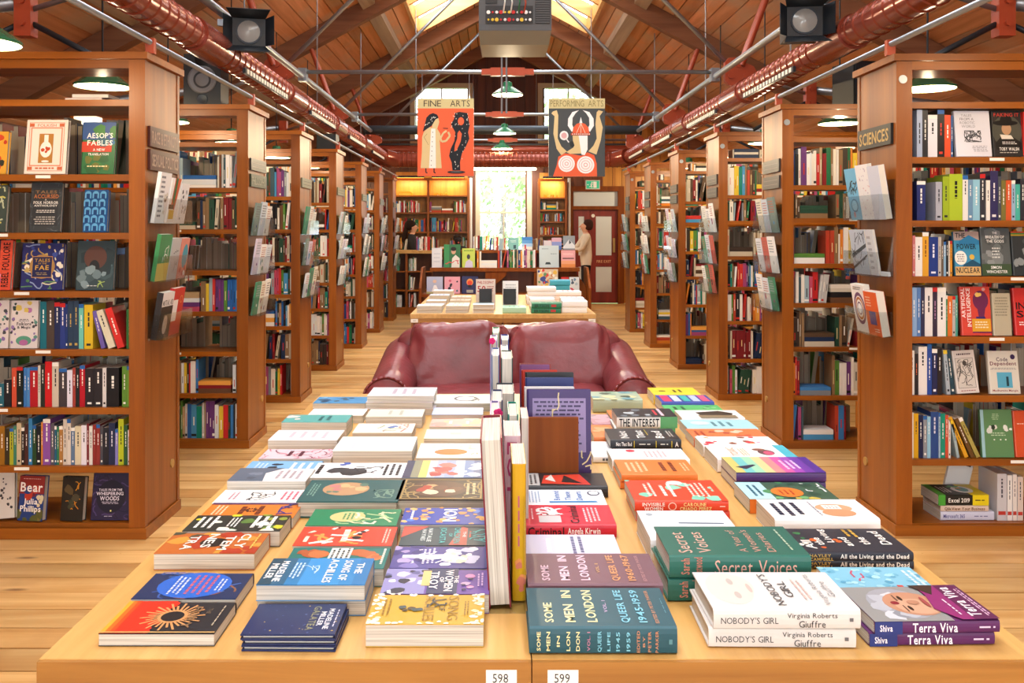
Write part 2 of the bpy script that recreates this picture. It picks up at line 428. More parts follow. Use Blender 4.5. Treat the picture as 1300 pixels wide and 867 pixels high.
for (a, b_) in REAR:
    o = structure(empty('window_%d' % wn, ((a + b_) / 2, YB, 0.5)), 'tall window in the end wall behind the camera'); wn += 1
    for (c, d, e, f_) in ((a, a + 0.05, 0.5, 3.0), (b_ - 0.05, b_, 0.5, 3.0), (a + 0.05, b_ - 0.05, 0.5, 0.55), (a + 0.05, b_ - 0.05, 2.95, 3.0), (a + 0.05, b_ - 0.05, 1.73, 1.78)):
        W(MB().box(c, YB - 0.08, e, d, YB - 0.02, f_).build('window_frame', 'window_frame_paint', o))
    W(MB().box(a + 0.05, YB - 0.052, 0.55, b_ - 0.05, YB - 0.048, 2.95).build('pane', 'pane', o))
WINS = [(PX(607, FARY), PX(672, FARY), 1.02, PZ(214, FARY)),              # big sash window
        (PX(524, FARY), PX(597, FARY), PZ(182, FARY), PZ(109, FARY)),     # two upper windows
        (PX(686, FARY), PX(757, FARY), PZ(182, FARY), PZ(109, FARY))]
DOOR = (PX(727, FARY), PX(784, FARY), 0.0, PZ(243, FARY))
wf = structure(empty('wall_far', (XC, FARY, 0)), 'gable end wall of dark upright boards with windows')
GX = PX(762, FARY)                                                        # boards past it are golden: lamplight painted into their colour
x = XL
wi = 0
while x < XR - 0.01:
    x1 = min(x + 0.19, XR)
    holes = sorted((h[2], h[3]) for h in WINS + [DOOR] if h[0] < (x + x1) / 2 < h[1])
    ztop = min(roof_z(abs(x - XC)), roof_z(abs(x1 - XC))) - 0.01
    cur = 0.0
    for (a, b_) in holes + [(ztop, ztop)]:
        if a > cur + 0.02:
            W(MB().box(x + 0.003, FARY, cur, x1 - 0.003, FARY + 0.06, a).build('wall_board', 'golden_wood' if x > GX else 'dark_block' if x > PX(680, FARY) and a < 2.7 else 'wall_wood', wf))  # golden and mid-brown boards paint the lit part of the wall
        cur = max(cur, b_)
    x = x1; wi += 1
# daylight-tight backing of the wall boards round the openings
xs = sorted({XL, XR} | {h[0] for h in WINS + [DOOR]} | {h[1] for h in WINS + [DOOR]})
for a, b_ in zip(xs[:-1], xs[1:]):
    holes = sorted((h[2], h[3]) for h in WINS + [DOOR] if h[0] < (a + b_) / 2 < h[1]); cur = 0.0
    for (p, q) in holes + [(ROOF0 + 0.1, ROOF0 + 0.1)]:
        if p > cur + 0.01: W(MB().box(a, FARY + 0.062, cur, b_, FARY + 0.16, p).build('wall_core', 'wall_wood', wf))
        cur = max(cur, q)
def window(x0, x1, z0, z1, bars_v, bars_h, label, depth=0.12):
    global wn
    o = structure(empty('window_%d' % wn, ((x0 + x1) / 2, FARY, z0)), label); wn += 1
    t = 0.045
    for (a, b_, c, d) in ((x0 - 0.05, x0 + t, z0 - 0.05, z1 + 0.05), (x1 - t, x1 + 0.05, z0 - 0.05, z1 + 0.05), (x0 + t, x1 - t, z0 - 0.05, z0 + t), (x0 + t, x1 - t, z1 - t, z1 + 0.05)):
        W(MB().box(a, FARY - 0.03, c, b_, FARY + depth, d).build('window_frame', 'window_frame_paint', o))
    for q in bars_v: W(MB().box(x0 + (x1 - x0) * q - 0.012, FARY + 0.03, z0 + t, x0 + (x1 - x0) * q + 0.012, FARY + 0.07, z1 - t).build('glazing_bar', 'window_frame_paint', o))
    for q in bars_h: W(MB().box(x0 + t, FARY + 0.025, z0 + (z1 - z0) * q - 0.022, x1 - t, FARY + 0.075, z0 + (z1 - z0) * q + 0.022).build('glazing_bar', 'window_frame_paint', o))
    W(MB().box(x0 + t, FARY + 0.08, z0 + t, x1 - t, FARY + 0.086, z1 - t).build('pane', 'pane', o))
    return o
window(*WINS[0], [0.5], [0.47], 'tall sash window in the middle of the end wall')
window(*WINS[1], [0.5], [], 'upper gable window behind the orange banner')
window(*WINS[2], [0.5], [], 'upper gable window behind the dark grey banner')
# dark reveals beside the sash window and pale pipe down its edge
for (a, b_) in ((WINS[0][0] - 0.27, WINS[0][0] - 0.055), (WINS[0][1] + 0.055, WINS[0][1] + 0.27)):
    structure(MB().box(a, FARY - 0.07, 0, b_, FARY - 0.005, WINS[0][3] + 0.1).build('trim_%d' % wn, 'wall_wood'), 'dark upright timber trim beside the sash window'); wn += 1
# outside: lawn and pale trees seen through the glass
g = MB().box(-30, FARY + 0.4, -0.6, 30, 70, -0.5).build('ground_outside', 'ground_grass'); structure(g, 'lawn outside the windows')
for i, (tx, ty, tr, th) in enumerate(((-2.6, 27, 2.6, 3.6), (2.2, 30, 3.0, 4.3), (0.2, 36, 3.4, 3.2))):
    t = empty('tree', (tx, ty, -0.5)); tag(t, ['pale green tree outside, towards one edge of the sash window', 'pale green tree outside, towards the other edge of the sash window', 'farthest pale green tree outside, in the middle of the sash window'][i], 'tree', 'trees outside the window')
    MB().cyl((0, 0, 0), (0.1, 0, th), 0.2, 0.1, 8).build('trunk', 'bark', t)
    mb = MB(); rr = random.Random(i)
    for q in range(1500):
        v = Vector((rr.gauss(0, 1), rr.gauss(0, 1), rr.gauss(0, 1))).normalized() * tr * rr.uniform(0.55, 1.0)
        c = Vector((0, 0, th)) + Vector((v.x, v.y * 0.8, v.z * 0.85)); a = Vector((rr.gauss(0, 1), rr.gauss(0, 1), rr.gauss(0, 1))).normalized() * 0.16; b2 = a.orthogonal().normalized() * 0.09
        mb.add([c - a, c + b2, c + a, c - b2], [(0, 1, 2, 3)])
    f_ = mb.build('crown', 'leaf', t); f_['kind'] = 'stuff'
# door in the end wall
dn = structure(empty('door_1', ((DOOR[0] + DOOR[1]) / 2, FARY, 0)), 'dark red double door with frosted glass panels')
dx0, dx1, dz1 = DOOR[0], DOOR[1], DOOR[3]
TR = PZ(263, FARY)
for (a, b_, c, d) in ((dx0 - 0.12, dx0, 0, dz1 + 0.1), (dx1, dx1 + 0.12, 0, dz1 + 0.1), (dx0, dx1, dz1, dz1 + 0.1), (dx0, dx1, TR - 0.05, TR + 0.02)):
    W(MB().box(a, FARY - 0.08, c, b_, FARY + 0.02, d).build('door_frame', 'dark_block', dn))
W(MB().box(dx0, FARY + 0.01, TR + 0.02, dx1, FARY + 0.03, dz1).build('transom_pane', 'frosted_glass', dn))
mid = (dx0 + dx1) / 2 - 0.1
W(MB().box(dx0 - 0.02, FARY + 0.065, 0, dx1 + 0.02, FARY + 0.09, dz1 + 0.02).build('door_backing', 'joint_dark', dn))  # unseen sheet added to stop daylight leaking round the door
for (a, b_) in ((dx0 + 0.004, mid - 0.004), (mid + 0.004, dx1 - 0.004)):
    lf = W(MB().box(a, FARY, 0.005, a + 0.11, FARY + 0.04, TR - 0.055).box(b_ - 0.11, FARY, 0.005, b_, FARY + 0.04, TR - 0.055).box(a + 0.11, FARY, 0.005, b_ - 0.11, FARY + 0.04, 0.22)
           .box(a + 0.11, FARY, 0.72, b_ - 0.11, FARY + 0.04, 0.94).box(a + 0.11, FARY, TR - 0.18, b_ - 0.11, FARY + 0.04, TR - 0.055).build('door_leaf', 'door_wood', dn))
    for (c, d) in ((0.22, 0.72), (0.94, TR - 0.18)):
        W(MB().box(a + 0.112, FARY + 0.012, c + 0.002, b_ - 0.112, FARY + 0.026, d - 0.002).build('door_pane', 'frosted_glass', lf))
W(MB().box(dx1 - 0.095, FARY - 0.03, 1.0, dx1 - 0.05, FARY - 0.001, 1.28).build('door_handle', 'brass', dn))
W(MB().cyl((mid + 0.06, FARY - 0.001, 1.72), (mid + 0.06, FARY - 0.012, 1.72), 0.035, n=16).build('door_disc', 'card', dn))
mb = MB(); P = Matrix.Translation((0, FARY - 0.001, 0)) @ Matrix.Rotation(PI / 2, 4, 'X')
mb.text('FIRE EXIT', mid + 0.13, 0.80, dx1 - 0.13, 0.85, 0.001, 'e0b080', P)
W(mb.build('door_lettering', 'print', dn))
# exit sign above the door: white running man on green
ex = empty('exit_sign', (PX(752, FARY), FARY - 0.085, PZ(240.5, FARY))); tag(ex, 'green emergency exit sign with white running figure above the door', 'sign')
w_, h_ = 18 * FARY / F, 11.5 * FARY / F
MB().box(-w_ / 2, 0, 0, w_ / 2, 0.08, h_).build('sign_box', 'white_paint', ex)
mb = MB(); P = Matrix.Translation((0, 0, 0)) @ Matrix.Rotation(PI / 2, 4, 'X')
mb.rect(-w_ / 2 + 0.015, 0.015, w_ / 2 - 0.015, h_ - 0.015, 0.002, '38b48e', P)
o = mb.build('sign_face', 'exit_glow', ex)
mb = MB()
mb.rect(0.01, 0.03, 0.075, h_ - 0.03, 0.003, 'ffffff', P); mb.build('doorway_symbol', 'print', ex); mb = MB(); mb.ell(-0.015, h_ - 0.045, 0.014, 0.014, 0.004, 'ffffff', P)
mb.stroke([(-0.02, h_ - 0.06), (-0.03, 0.075), (-0.015, 0.05), (-0.025, 0.03)], 0.02, 0.004, 'ffffff', P); mb.stroke([(-0.03, 0.075), (-0.05, 0.05), (-0.07, 0.05)], 0.014, 0.004, 'ffffff', P)
mb.stroke([(-0.05, 0.09), (-0.02, h_ - 0.065), (0.0, 0.09)], 0.012, 0.004, 'ffffff', P); mb.stroke([(-0.11, h_ / 2), (-0.08, h_ / 2)], 0.015, 0.004, 'ffffff', P)
mb.build('running_figure', 'print', ex)['kind'] = 'stuff'

# ---------------------------------------------------------------- iron roof trusses, rails and ducts
def bracket(mb, x, y, z, s):
    pts = []
    for i in range(18):
        t = 2 * PI * i / 18; r_ = 0.135 + 0.028 * math.cos(3 * t)
        pts.append((x + r_ * 1.0 * math.cos(t), z + r_ * 0.85 * math.sin(t)))
    mb.prism(pts, y - 0.03, y + 0.03)
    for (a, b_) in ((-0.065, -0.04), (0.065, -0.04), (0.0, 0.06)):
        mb.cyl((x + a, y - 0.045, z + b_), (x + a, y + 0.045, z + b_), 0.024, n=8)
NZ = 2.83; ND = 2.02
for i, ty in enumerate(TRUSS_Y[2:6]):
    tr_ = empty('roof_truss', (XC, ty, NZ))
    tag(tr_, ['iron roof truss nearest the camera, over the front bookcases', 'red and grey iron roof truss whose tie rod carries the two banners', 'iron roof truss between the banners and the dark screen housing', 'iron roof truss farthest away, nearest the end wall'][i], 'roof truss', 'iron roof trusses')
    W(MB().cyl((XC - ND + 0.06, ty, NZ), (XC + ND - 0.06, ty, NZ), 0.019, n=10).build('tie_rod', 'steel', tr_, smooth=True))
    W(MB().box(XC - 0.15, ty - 0.03, NZ - 0.035, XC + 0.15, ty + 0.03, NZ + 0.035).box(XC - 0.23, ty - 0.022, NZ - 0.025, XC + 0.23, ty + 0.022, NZ + 0.025).build('turnbuckle', 'red_iron', tr_))
    for s in (-1, 1):
        mb = MB(); bracket(mb, XC + s * ND, ty, NZ, s); W(mb.build('node_plate', 'red_iron', tr_))
        mb = MB()
        for oy in (-0.035, 0.035): mb.cyl((XC + s * (ND + 0.03), ty + oy, NZ + 0.05), (XC + s * (ND + 0.30), ty + oy, 4.86 - SLOPE * (ND + 0.30)), 0.026, n=8)
        W(mb.build('strut', 'red_iron', tr_, smooth=True, angle=0.9))
        W(MB().cyl((XC + s * (ND - 0.06), ty + 0.02, NZ + 0.06), (XC + s * 0.08, ty + 0.02, 4.76), 0.02, n=10).build('inclined_rod', 'steel', tr_, smooth=True))
        # outer tie: side plate with rods to the eaves
        ox, oz = XC + s * 2.66, 2.62
        W(MB().box(ox - 0.045, ty - 0.04, oz - 0.13, ox + 0.045, ty + 0.04, oz + 0.13).cyl((ox, ty - 0.06, oz + 0.06), (ox, ty + 0.06, oz + 0.06), 0.02, n=8).cyl((ox, ty - 0.06, oz - 0.06), (ox, ty + 0.06, oz - 0.06), 0.02, n=8).build('side_plate', 'red_iron', tr_))
        W(MB().cyl((ox + s * 0.04, ty, oz + 0.05), (XC + s * 4.72, ty, 2.44), 0.035, n=10).build('eaves_rod', 'steel', tr_, smooth=True))
        W(MB().cyl((ox - s * 0.03, ty, oz + 0.02), (XC + s * (ND + 0.06), ty, NZ - 0.02), 0.016, n=8).build('link_rod', 'steel', tr_, smooth=True))
        W(MB().cyl((ox + s * 0.04, ty, oz - 0.06), (ox + s * 0.62, ty, oz - 0.34), 0.016, n=8).build('stay_rod', 'dark_steel', tr_, smooth=True))
        W(MB().cyl((ox - s * 0.04, ty, oz - 0.06), (ox - s * 0.5, ty, oz - 0.30), 0.016, n=8).build('stay_rod', 'dark_steel', tr_, smooth=True))
# the two long lighting bars at tie-rod height
for s, xb, lab in ((-1, -1.70, 'grey steel lighting bar running above the bookcases with dark red ironwork'), (1, 1.92, 'grey steel lighting bar running above the bookcases with orange ironwork')):
    b_ = empty('lighting_bar', (xb, 8, NZ - 0.045)); tag(b_, lab, 'rail', 'lighting bars')
    W(MB().cyl((xb, 1.5, NZ - 0.045), (xb, 12.25, NZ - 0.045), 0.026, n=12).build('bar', 'steel', b_, smooth=True))
    for ty in TRUSS_Y[2:5]: W(MB().box(xb - 0.035, ty - 0.045, NZ - 0.085, xb + 0.035, ty + 0.045, NZ + 0.03).build('clamp', 'steel', b_))
# rails clipped along the bookcase tops
CASE_H = 2.268
CXL, CXR = -1.638, 1.885
for s, xb, yend, lab in ((-1, CXL + 0.01, 14.9, 'thin steel rail along the tops of the bookcases with dark red duct'), (1, CXR - 0.01, 13.4, 'thin steel rail along the tops of the bookcases with orange duct')):
    b_ = empty('top_rail', (xb, 8, CASE_H + 0.055)); tag(b_, lab, 'rail', 'bookcase top rails')
    W(MB().cyl((xb, 2.0, CASE_H + 0.055), (xb, yend, CASE_H + 0.055), 0.014, n=10).build('bar', 'steel', b_, smooth=True))
    cs = [4.224, 5.98, 7.56, 9.27, 11.0, 12.7, 14.35] if s < 0 else [4.268, 5.97, 7.67, 9.37, 11.07, 12.77]
    for cy in cs: W(MB().box(xb - 0.02, cy + 0.03, CASE_H + 0.002, xb + 0.02, cy + 0.06, CASE_H + 0.075).build('clip', 'red_iron', b_))
# ducts
def duct(name, pts_x, y0, y1, z, r_, label):
    o = empty(name, (pts_x, (y0 + y1) / 2, z - r_)); tag(o, label, 'duct', 'ventilation ducts')
    prof = []; yy = y0
    while yy < y1:
        prof += [(r_, yy), (r_, yy + 0.10), (r_ + 0.006, yy + 0.108), (r_ + 0.006, yy + 0.118), (r_, yy + 0.125)]
        yy += 0.125
    W(MB().lathe(prof, (pts_x, 0, z), 20, axis='y').build('pipe', 'duct_red', o, smooth=True, angle=0.6))
    for yy in (5.1, 7.3, 9.4, 11.4):
        W(MB().lathe([(r_, yy), (r_ + 0.014, yy), (r_ + 0.014, yy + 0.5), (r_, yy + 0.5)], (pts_x, 0, z), 20, axis='y').build('collar', 'duct_red', o, smooth=True, angle=0.6))
    for yy in (3.4, 6.4, 9.0, 11.9): hx_ = pts_x + (-0.06 if pts_x < XC else 0.06); W(MB().cyl((hx_, yy, z + r_ * 0.7), (hx_, yy, roof_z(abs(hx_ - XC)) - 0.005), 0.006, n=6).build('hanger', 'steel', o))
    s = 1 if pts_x < XC else -1
    for y_0 in (5.9, 8.0, 10.1, 12.0):
        fr = W(MB().box(pts_x + s * 0.068, y_0, z - 0.088, pts_x + s * 0.088, y_0 + 1.2, z - 0.052).build('grille', 'dark_steel', o))
        mb = MB()
        for q in range(16): mb.box(pts_x + s * 0.0885, y_0 + 0.03 + q * 0.073, z - 0.085, pts_x + s * 0.093, y_0 + 0.07 + q * 0.073, z - 0.055)
        W(mb.build('grille_slats', 'enamel_white', fr))['kind'] = 'stuff'
    return o
duct('ventilation_duct', -1.72, 1.8, 13.7, 2.55, 0.088, 'dark red round duct running above the bookcases')
duct('ventilation_duct', 2.02, 1.8, 13.7, 2.56, 0.088, 'orange red round duct running above the bookcases')
o = empty('cross_duct', (XC, 13.8, 2.4)); tag(o, 'ribbed red duct crossing the hall below the banners', 'duct')
prof = []; xx = -1.9
while xx < 2.1:
    prof += [(0.115, xx), (0.115, xx + 0.04), (0.123, xx + 0.05), (0.123, xx + 0.06), (0.115, xx + 0.07)]; xx += 0.07
mb = MB()
n_ = 18; vs_ = []; fs_ = []
for r_, h in prof:
    for i in range(n_): t = 2 * PI * i / n_; vs_.append((h, 13.95 + r_ * math.cos(t), 2.52 + r_ * math.sin(t)))
for j in range(len(prof) - 1):
    for i in range(n_): fs_.append((j * n_ + i, j * n_ + (i + 1) % n_, (j + 1) * n_ + (i + 1) % n_, (j + 1) * n_ + i))
mb.add(vs_, fs_); W(mb.build('pipe', 'duct_red', o, smooth=True, angle=0.6))
for s, xe in ((-1, -1.78), (1, 2.04)):
    W(MB().cyl((xe + s * -0.06, 13.72, 2.56), (xe + s * -0.22, 13.93, 2.52), 0.12, 0.12, 16).build('elbow', 'duct_red', o, smooth=True, angle=0.9))
o = empty('slim_duct', (XC, 15.3, 2.8)); tag(o, 'slimmer dark red pipe crossing behind the ribbed duct', 'duct')
MB().cyl((-2.4, 0, 0), (2.2, 0, 0), 0.07, n=14).build('pipe', 'duct_red', o, smooth=True, angle=0.9)
MB().box(-2.4, -0.02, 0.075, 2.2, 0.02, 0.10).build('cover_strip', 'dark_steel', o)
# fluorescent tube above the sash window
o = empty('tube_light', (PX(641, 17.3), 17.3, PZ(214, 17.3))); tag(o, 'white fluorescent tube glowing above the sash window', 'light')
MB().cyl((-0.6, 0, 0), (0.6, 0, 0), 0.028, n=10).build('tube', 'tube_glow', o)
ld = bpy.data.lights.new('tube_glow', 'AREA'); ld.shape = 'RECTANGLE'; ld.size = 1.2; ld.size_y = 0.06; ld.energy = 45; ld.color = (1, 0.93, 0.8)
lo = bpy.data.objects.new('tube_glow', ld); COL.objects.link(lo); lo.parent = o; lo.location = (0, -0.035, -0.035); lo.rotation_euler = (0.5, 0, 0)
MB().box(-0.62, -0.04, 0.032, 0.62, 0.04, 0.09).build('fitting', 'white_paint', o)
for q in (-0.6, 0.6): MB().cyl((q, 0, 0.09), (q, 0, 1.9), 0.006, n=6).build('suspension_wire', 'steel', o)
# rolled projection screen housing
o = empty('screen_housing', (XC, 12.4, PZ(165, 12.4))); tag(o, 'long black tubular projection screen housing hung across the hall', 'screen')
xa, xb = PX(463, 12.4) - XC, PX(813, 12.4) - XC
MB().cyl((xa, 0, 0), (xb, 0, 0), 0.062, n=18).build('housing', 'dark_steel', o, smooth=True, angle=0.9)
for q in (xa, xb): MB().cyl((q - 0.012, 0, 0), (q + 0.012, 0, 0), 0.072, n=18).build('end_cap', 'black_plastic', o, smooth=True, angle=0.9)
for q in (-1.2, 1.2): MB().cyl((q, 0, 0.06), (q, 0, roof_z(1.2) - PZ(165, 12.4)), 0.006, n=6).build('suspension_wire', 'steel', o)
# ---------------------------------------------------------------- books
NB = 0
def cname(h):
    r_, g_, b_ = int(h[0:2], 16), int(h[2:4], 16), int(h[4:6], 16)
    mx, mn = max(r_, g_, b_), min(r_, g_, b_)
    if mx < 62: return 'black'
    if mx - mn < 26:
        return 'white' if mx > 215 else 'pale grey' if mx > 165 else 'grey' if mx > 95 else 'charcoal'
    if r_ > 190 and g_ > 175 and b_ > 140 and b_ < g_: return 'cream'
    hue = {0: 0}
    d = mx - mn
    if mx == r_: hh = ((g_ - b_) / d) % 6
    elif mx == g_: hh = (b_ - r_) / d + 2
    else: hh = (r_ - g_) / d + 4
    hh *= 60
    pre = 'dark ' if mx < 115 else 'pale ' if mn > 150 else ''
    if hh < 14 or hh > 345: n_ = 'red' if mx > 130 else 'maroon'
    elif hh < 32: n_ = 'orange' if mx > 180 else 'brown'
    elif hh < 50: n_ = 'tan' if mx < 200 else 'amber'
    elif hh < 72: n_ = 'yellow' if mx > 150 else 'olive'
    elif hh < 160: n_ = 'green'
    elif hh < 192: n_ = 'teal'
    elif hh < 245: n_ = 'blue'
    elif hh < 290: n_ = 'purple'
    else: n_ = 'pink'
    if n_ == 'maroon': pre = ''
    return pre + n_
def blob(mb, cx, cy, rx, ry, z, col, P, rr, n=9, lim=None):
    ph = rr.random() * 6
    pts = []
    for i in range(n):
        t = 2 * PI * i / n; k_ = 0.62 + 0.38 * rr.random()
        pts.append((cx + rx * k_ * math.cos(t + ph), cy + ry * k_ * math.sin(t + ph)))
    if lim: pts = [(min(max(p[0], 0), lim[0]), min(max(p[1], 0), lim[1])) for p in pts]
    mb.poly(pts, z, col, P)
def draw_art(mb, art, w, h, P, seed, z0=0.0):
    """flat print of a cover: art is a list of marks in cover units (0..1 across, 0..1 up)"""
    rr = random.Random(seed); z = z0
    for a in art:
        z += 0.00018; k_ = a[0]
        if k_ == 'R': mb.rect(a[1] * w, a[2] * h, a[3] * w, a[4] * h, z, a[5], P)
        elif k_ == 'E': mb.ell(a[1] * w, a[2] * h, a[3] * w, a[4] * h, z, a[5], P)
        elif k_ == 'O':
            mb.ell(a[1] * w, a[2] * h, a[3] * w, a[4] * h, z, a[5], P); z += 0.00012; mb.ell(a[1] * w, a[2] * h, a[3] * w * 0.78, a[4] * h * 0.78, z, a[6], P)
        elif k_ == 'T': mb.text(a[1], a[2] * w, a[3] * h, a[4] * w, a[5] * h, z, a[6], P, bold=a[7] if len(a) > 7 else 1)
        elif k_ == 'V':                                   # lettering turned, reading upwards
            x0, y0, x1, y1 = a[2] * w, a[3] * h, a[4] * w, a[5] * h
            Q = P @ Matrix.Translation((x1, y0, 0)) @ Matrix.Rotation(PI / 2, 4, 'Z')
            mb.text(a[1], 0, 0, y1 - y0, x1 - x0, z, a[6], Q)
        elif k_ == 'L':                                   # small print: n lines in a box
            _, n, x0, y0, x1, y1, c = a
            for i in range(n):
                yy = y1 - (i + 0.5) * (y1 - y0) / n; q = rr.uniform(0, 0.12); q2 = rr.uniform(0, 0.12)
                hh = min((y1 - y0) / n * 0.45, 0.055) if n > 1 else (y1 - y0) * 0.45
                xx = x0 + (x1 - x0) * q; xe = x1 - (x1 - x0) * q2
                while xx < xe - 0.01:
                    l = rr.uniform(0.04, 0.11); mb.rect(xx * w, (yy - hh / 2) * h, min(xx + l, xe) * w, (yy + hh / 2) * h, z, c, P); xx += l + 0.022
        elif k_ == 'B':                                   # scattered blobs
            _, n, x0, y0, x1, y1, sz, cs = a
            for i in range(n):
                s_ = sz * rr.uniform(0.5, 1.2)
                blob(mb, rr.uniform(x0, x1) * w, rr.uniform(y0, y1) * h, s_ * w, s_ * w, z + i * 0.000004, rr.choice(cs), P, rr, lim=(w, h))
        elif k_ == 'K':                                   # loose strokes
            _, n, x0, y0, x1, y1, wd, cs = a
            for i in range(n):
                p = [rr.uniform(x0, x1), rr.uniform(y0, y1)]; an = rr.uniform(0, 6.3); pts = [tuple(p)]
                for q in range(4):
                    an += rr.uniform(-0.8, 0.8); p = [min(max(p[0] + 0.09 * math.cos(an), x0), x1), min(max(p[1] + 0.06 * math.sin(an), y0), y1)]; pts.append(tuple(p))
                mb.stroke([(u * w, v * h) for u, v in pts], wd * w, z + i * 0.000004, rr.choice(cs), P)
        elif k_ == 'Y':                                   # rays round a centre
            _, n, cx, cy, r0, r1, wd, c = a
            for i in range(n):
                t = 2 * PI * i / n; r_ = r1 * (1 if i % 2 else 0.8)
                mb.stroke([((cx + r0 * math.cos(t)) * w, cy * h + r0 * w * math.sin(t)), ((cx + r_ * math.cos(t + 0.12)) * w, cy * h + r_ * w * math.sin(t + 0.12))], wd * w, z, c, P)
        elif k_ == 'G':                                   # coloured bands blending up the cover
            _, x0, y0, x1, y1, cs = a; n = len(cs)
            for i, c in enumerate(cs): mb.rect(x0 * w, (y0 + (y1 - y0) * i / n) * h, x1 * w, (y0 + (y1 - y0) * (i + 1) / n) * h, z, c, P)
        elif k_ == 'P': mb.poly([(u * w, v * h) for u, v in a[1]], z, a[2], P)
        elif k_ == 'F':                                   # frame line
            _, x0, y0, x1, y1, wd, c = a
            mb.rect(x0 * w, y0 * h, x1 * w, y0 * h + wd * w, z, c, P); mb.rect(x0 * w, y1 * h - wd * w, x1 * w, y1 * h, z, c, P)
            mb.rect(x0 * w, y0 * h + wd * w, x0 * w + wd * w, y1 * h - wd * w, z, c, P); mb.rect(x1 * w - wd * w, y0 * h + wd * w, x1 * w, y1 * h - wd * w, z, c, P)
def frame(right, up, loc):
    r_ = Vector(right).normalized(); u = Vector(up); u = (u - r_ * u.dot(r_)).normalized(); n_ = r_.cross(u)
    m_ = Matrix((r_, u, n_)).transposed().to_4x4(); m_.translation = Vector(loc)
    return m_
def book(T, w, h, t, cov, label, art=(), spine=None, sart=(), hard=False, simple=False, seed=None, group=None, back=None, name=None, gloss=True):
    """a closed book. Local frame: x to the right of the front cover, y to its head, z out of the front cover; spine at -x"""
    global NB
    NB += 1; seed = NB if seed is None else seed
    th = 0.0028 if hard else 0.0012; ov = 0.004 if hard else 0.0006
    spine = spine or cov; back = back or cov
    name = name or ('hardback_book' if hard else 'paperback_book')
    mat = 'gloss_print' if gloss else 'print'
    mb = MB()
    x0, x1 = -w / 2, w / 2
    PF = Matrix.Translation((x0, 0, t)); PS = Matrix(((0, 0, -1, x0), (-1, 0, 0, h), (0, 1, 0, 0), (0, 0, 0, 1)))
    if simple:
        mb.box(x0, 0, t - th, x1, h, t, cov); mb.box(x0, 0, 0, x1, h, th, back)
        mb.box(x0, 0, th, x0 + th, h, t - th, spine)
        mb.box(x0 + th, ov, th, x1 - ov, h - ov, t - th, 'd9d2c4')
        for a in sart: draw_art(mb, [a], h, t, PS, seed)
        draw_art(mb, art, w, h, PF, seed)
        o = mb.build(name, mat)
    else:
        n = 6; b_ = min(0.006, t * 0.3)
        outer = [(x1, t), (x0 + b_, t)] + [(x0 + b_ - b_ * math.sin(PI * i / n) ** 0.5, t / 2 + t / 2 * math.cos(PI * i / n)) for i in range(1, n)] + [(x0 + b_, 0), (x1, 0)]
        inner = [(x1, t - th), (x0 + b_ + th * 0.5, t - th)] + [(x0 + b_ + th - b_ * math.sin(PI * i / n) ** 0.5, t / 2 + (t / 2 - th) * math.cos(PI * i / n)) for i in range(1, n)] + [(x0 + b_ + th * 0.5, th), (x1, th)]
        m_ = len(outer)
        vs = [(p[0], y_, p[1]) for y_ in (0, h) for p in outer] + [(p[0], y_, p[1]) for y_ in (0, h) for p in inner]
        def c_(i): return cov if i == 0 else back if i == m_ - 2 else spine
        for i in range(m_ - 1):
            k_ = len(mb.v)
            mb.add([vs[i], vs[i + 1], vs[m_ + i + 1], vs[m_ + i], vs[2 * m_ + i], vs[2 * m_ + i + 1], vs[3 * m_ + i + 1], vs[3 * m_ + i]],
                   [(0, 1, 2, 3), (7, 6, 5, 4), (0, 4, 5, 1), (3, 2, 6, 7)] + ([(0, 3, 7, 4)] if i == 0 else []) + ([(1, 5, 6, 2)] if i == m_ - 2 else []), c_(i))
        o = mb.build(name, mat)
        pg = MB().box(x0 + b_ + th, ov, th, x1 - ov, h - ov, t - th).build('page_block', 'pages', o)
        if art or sart:
            mb = MB(); draw_art(mb, art, w, h, PF, seed, 0.0002); draw_art(mb, sart, h, t, PS @ Matrix.Translation((0, 0, 0.0001)), seed, 0.0002)
            mb.build('cover_print', mat, o)['kind'] = 'stuff'
    o.matrix_world = T
    tag(o, label, 'book', group)
    return o

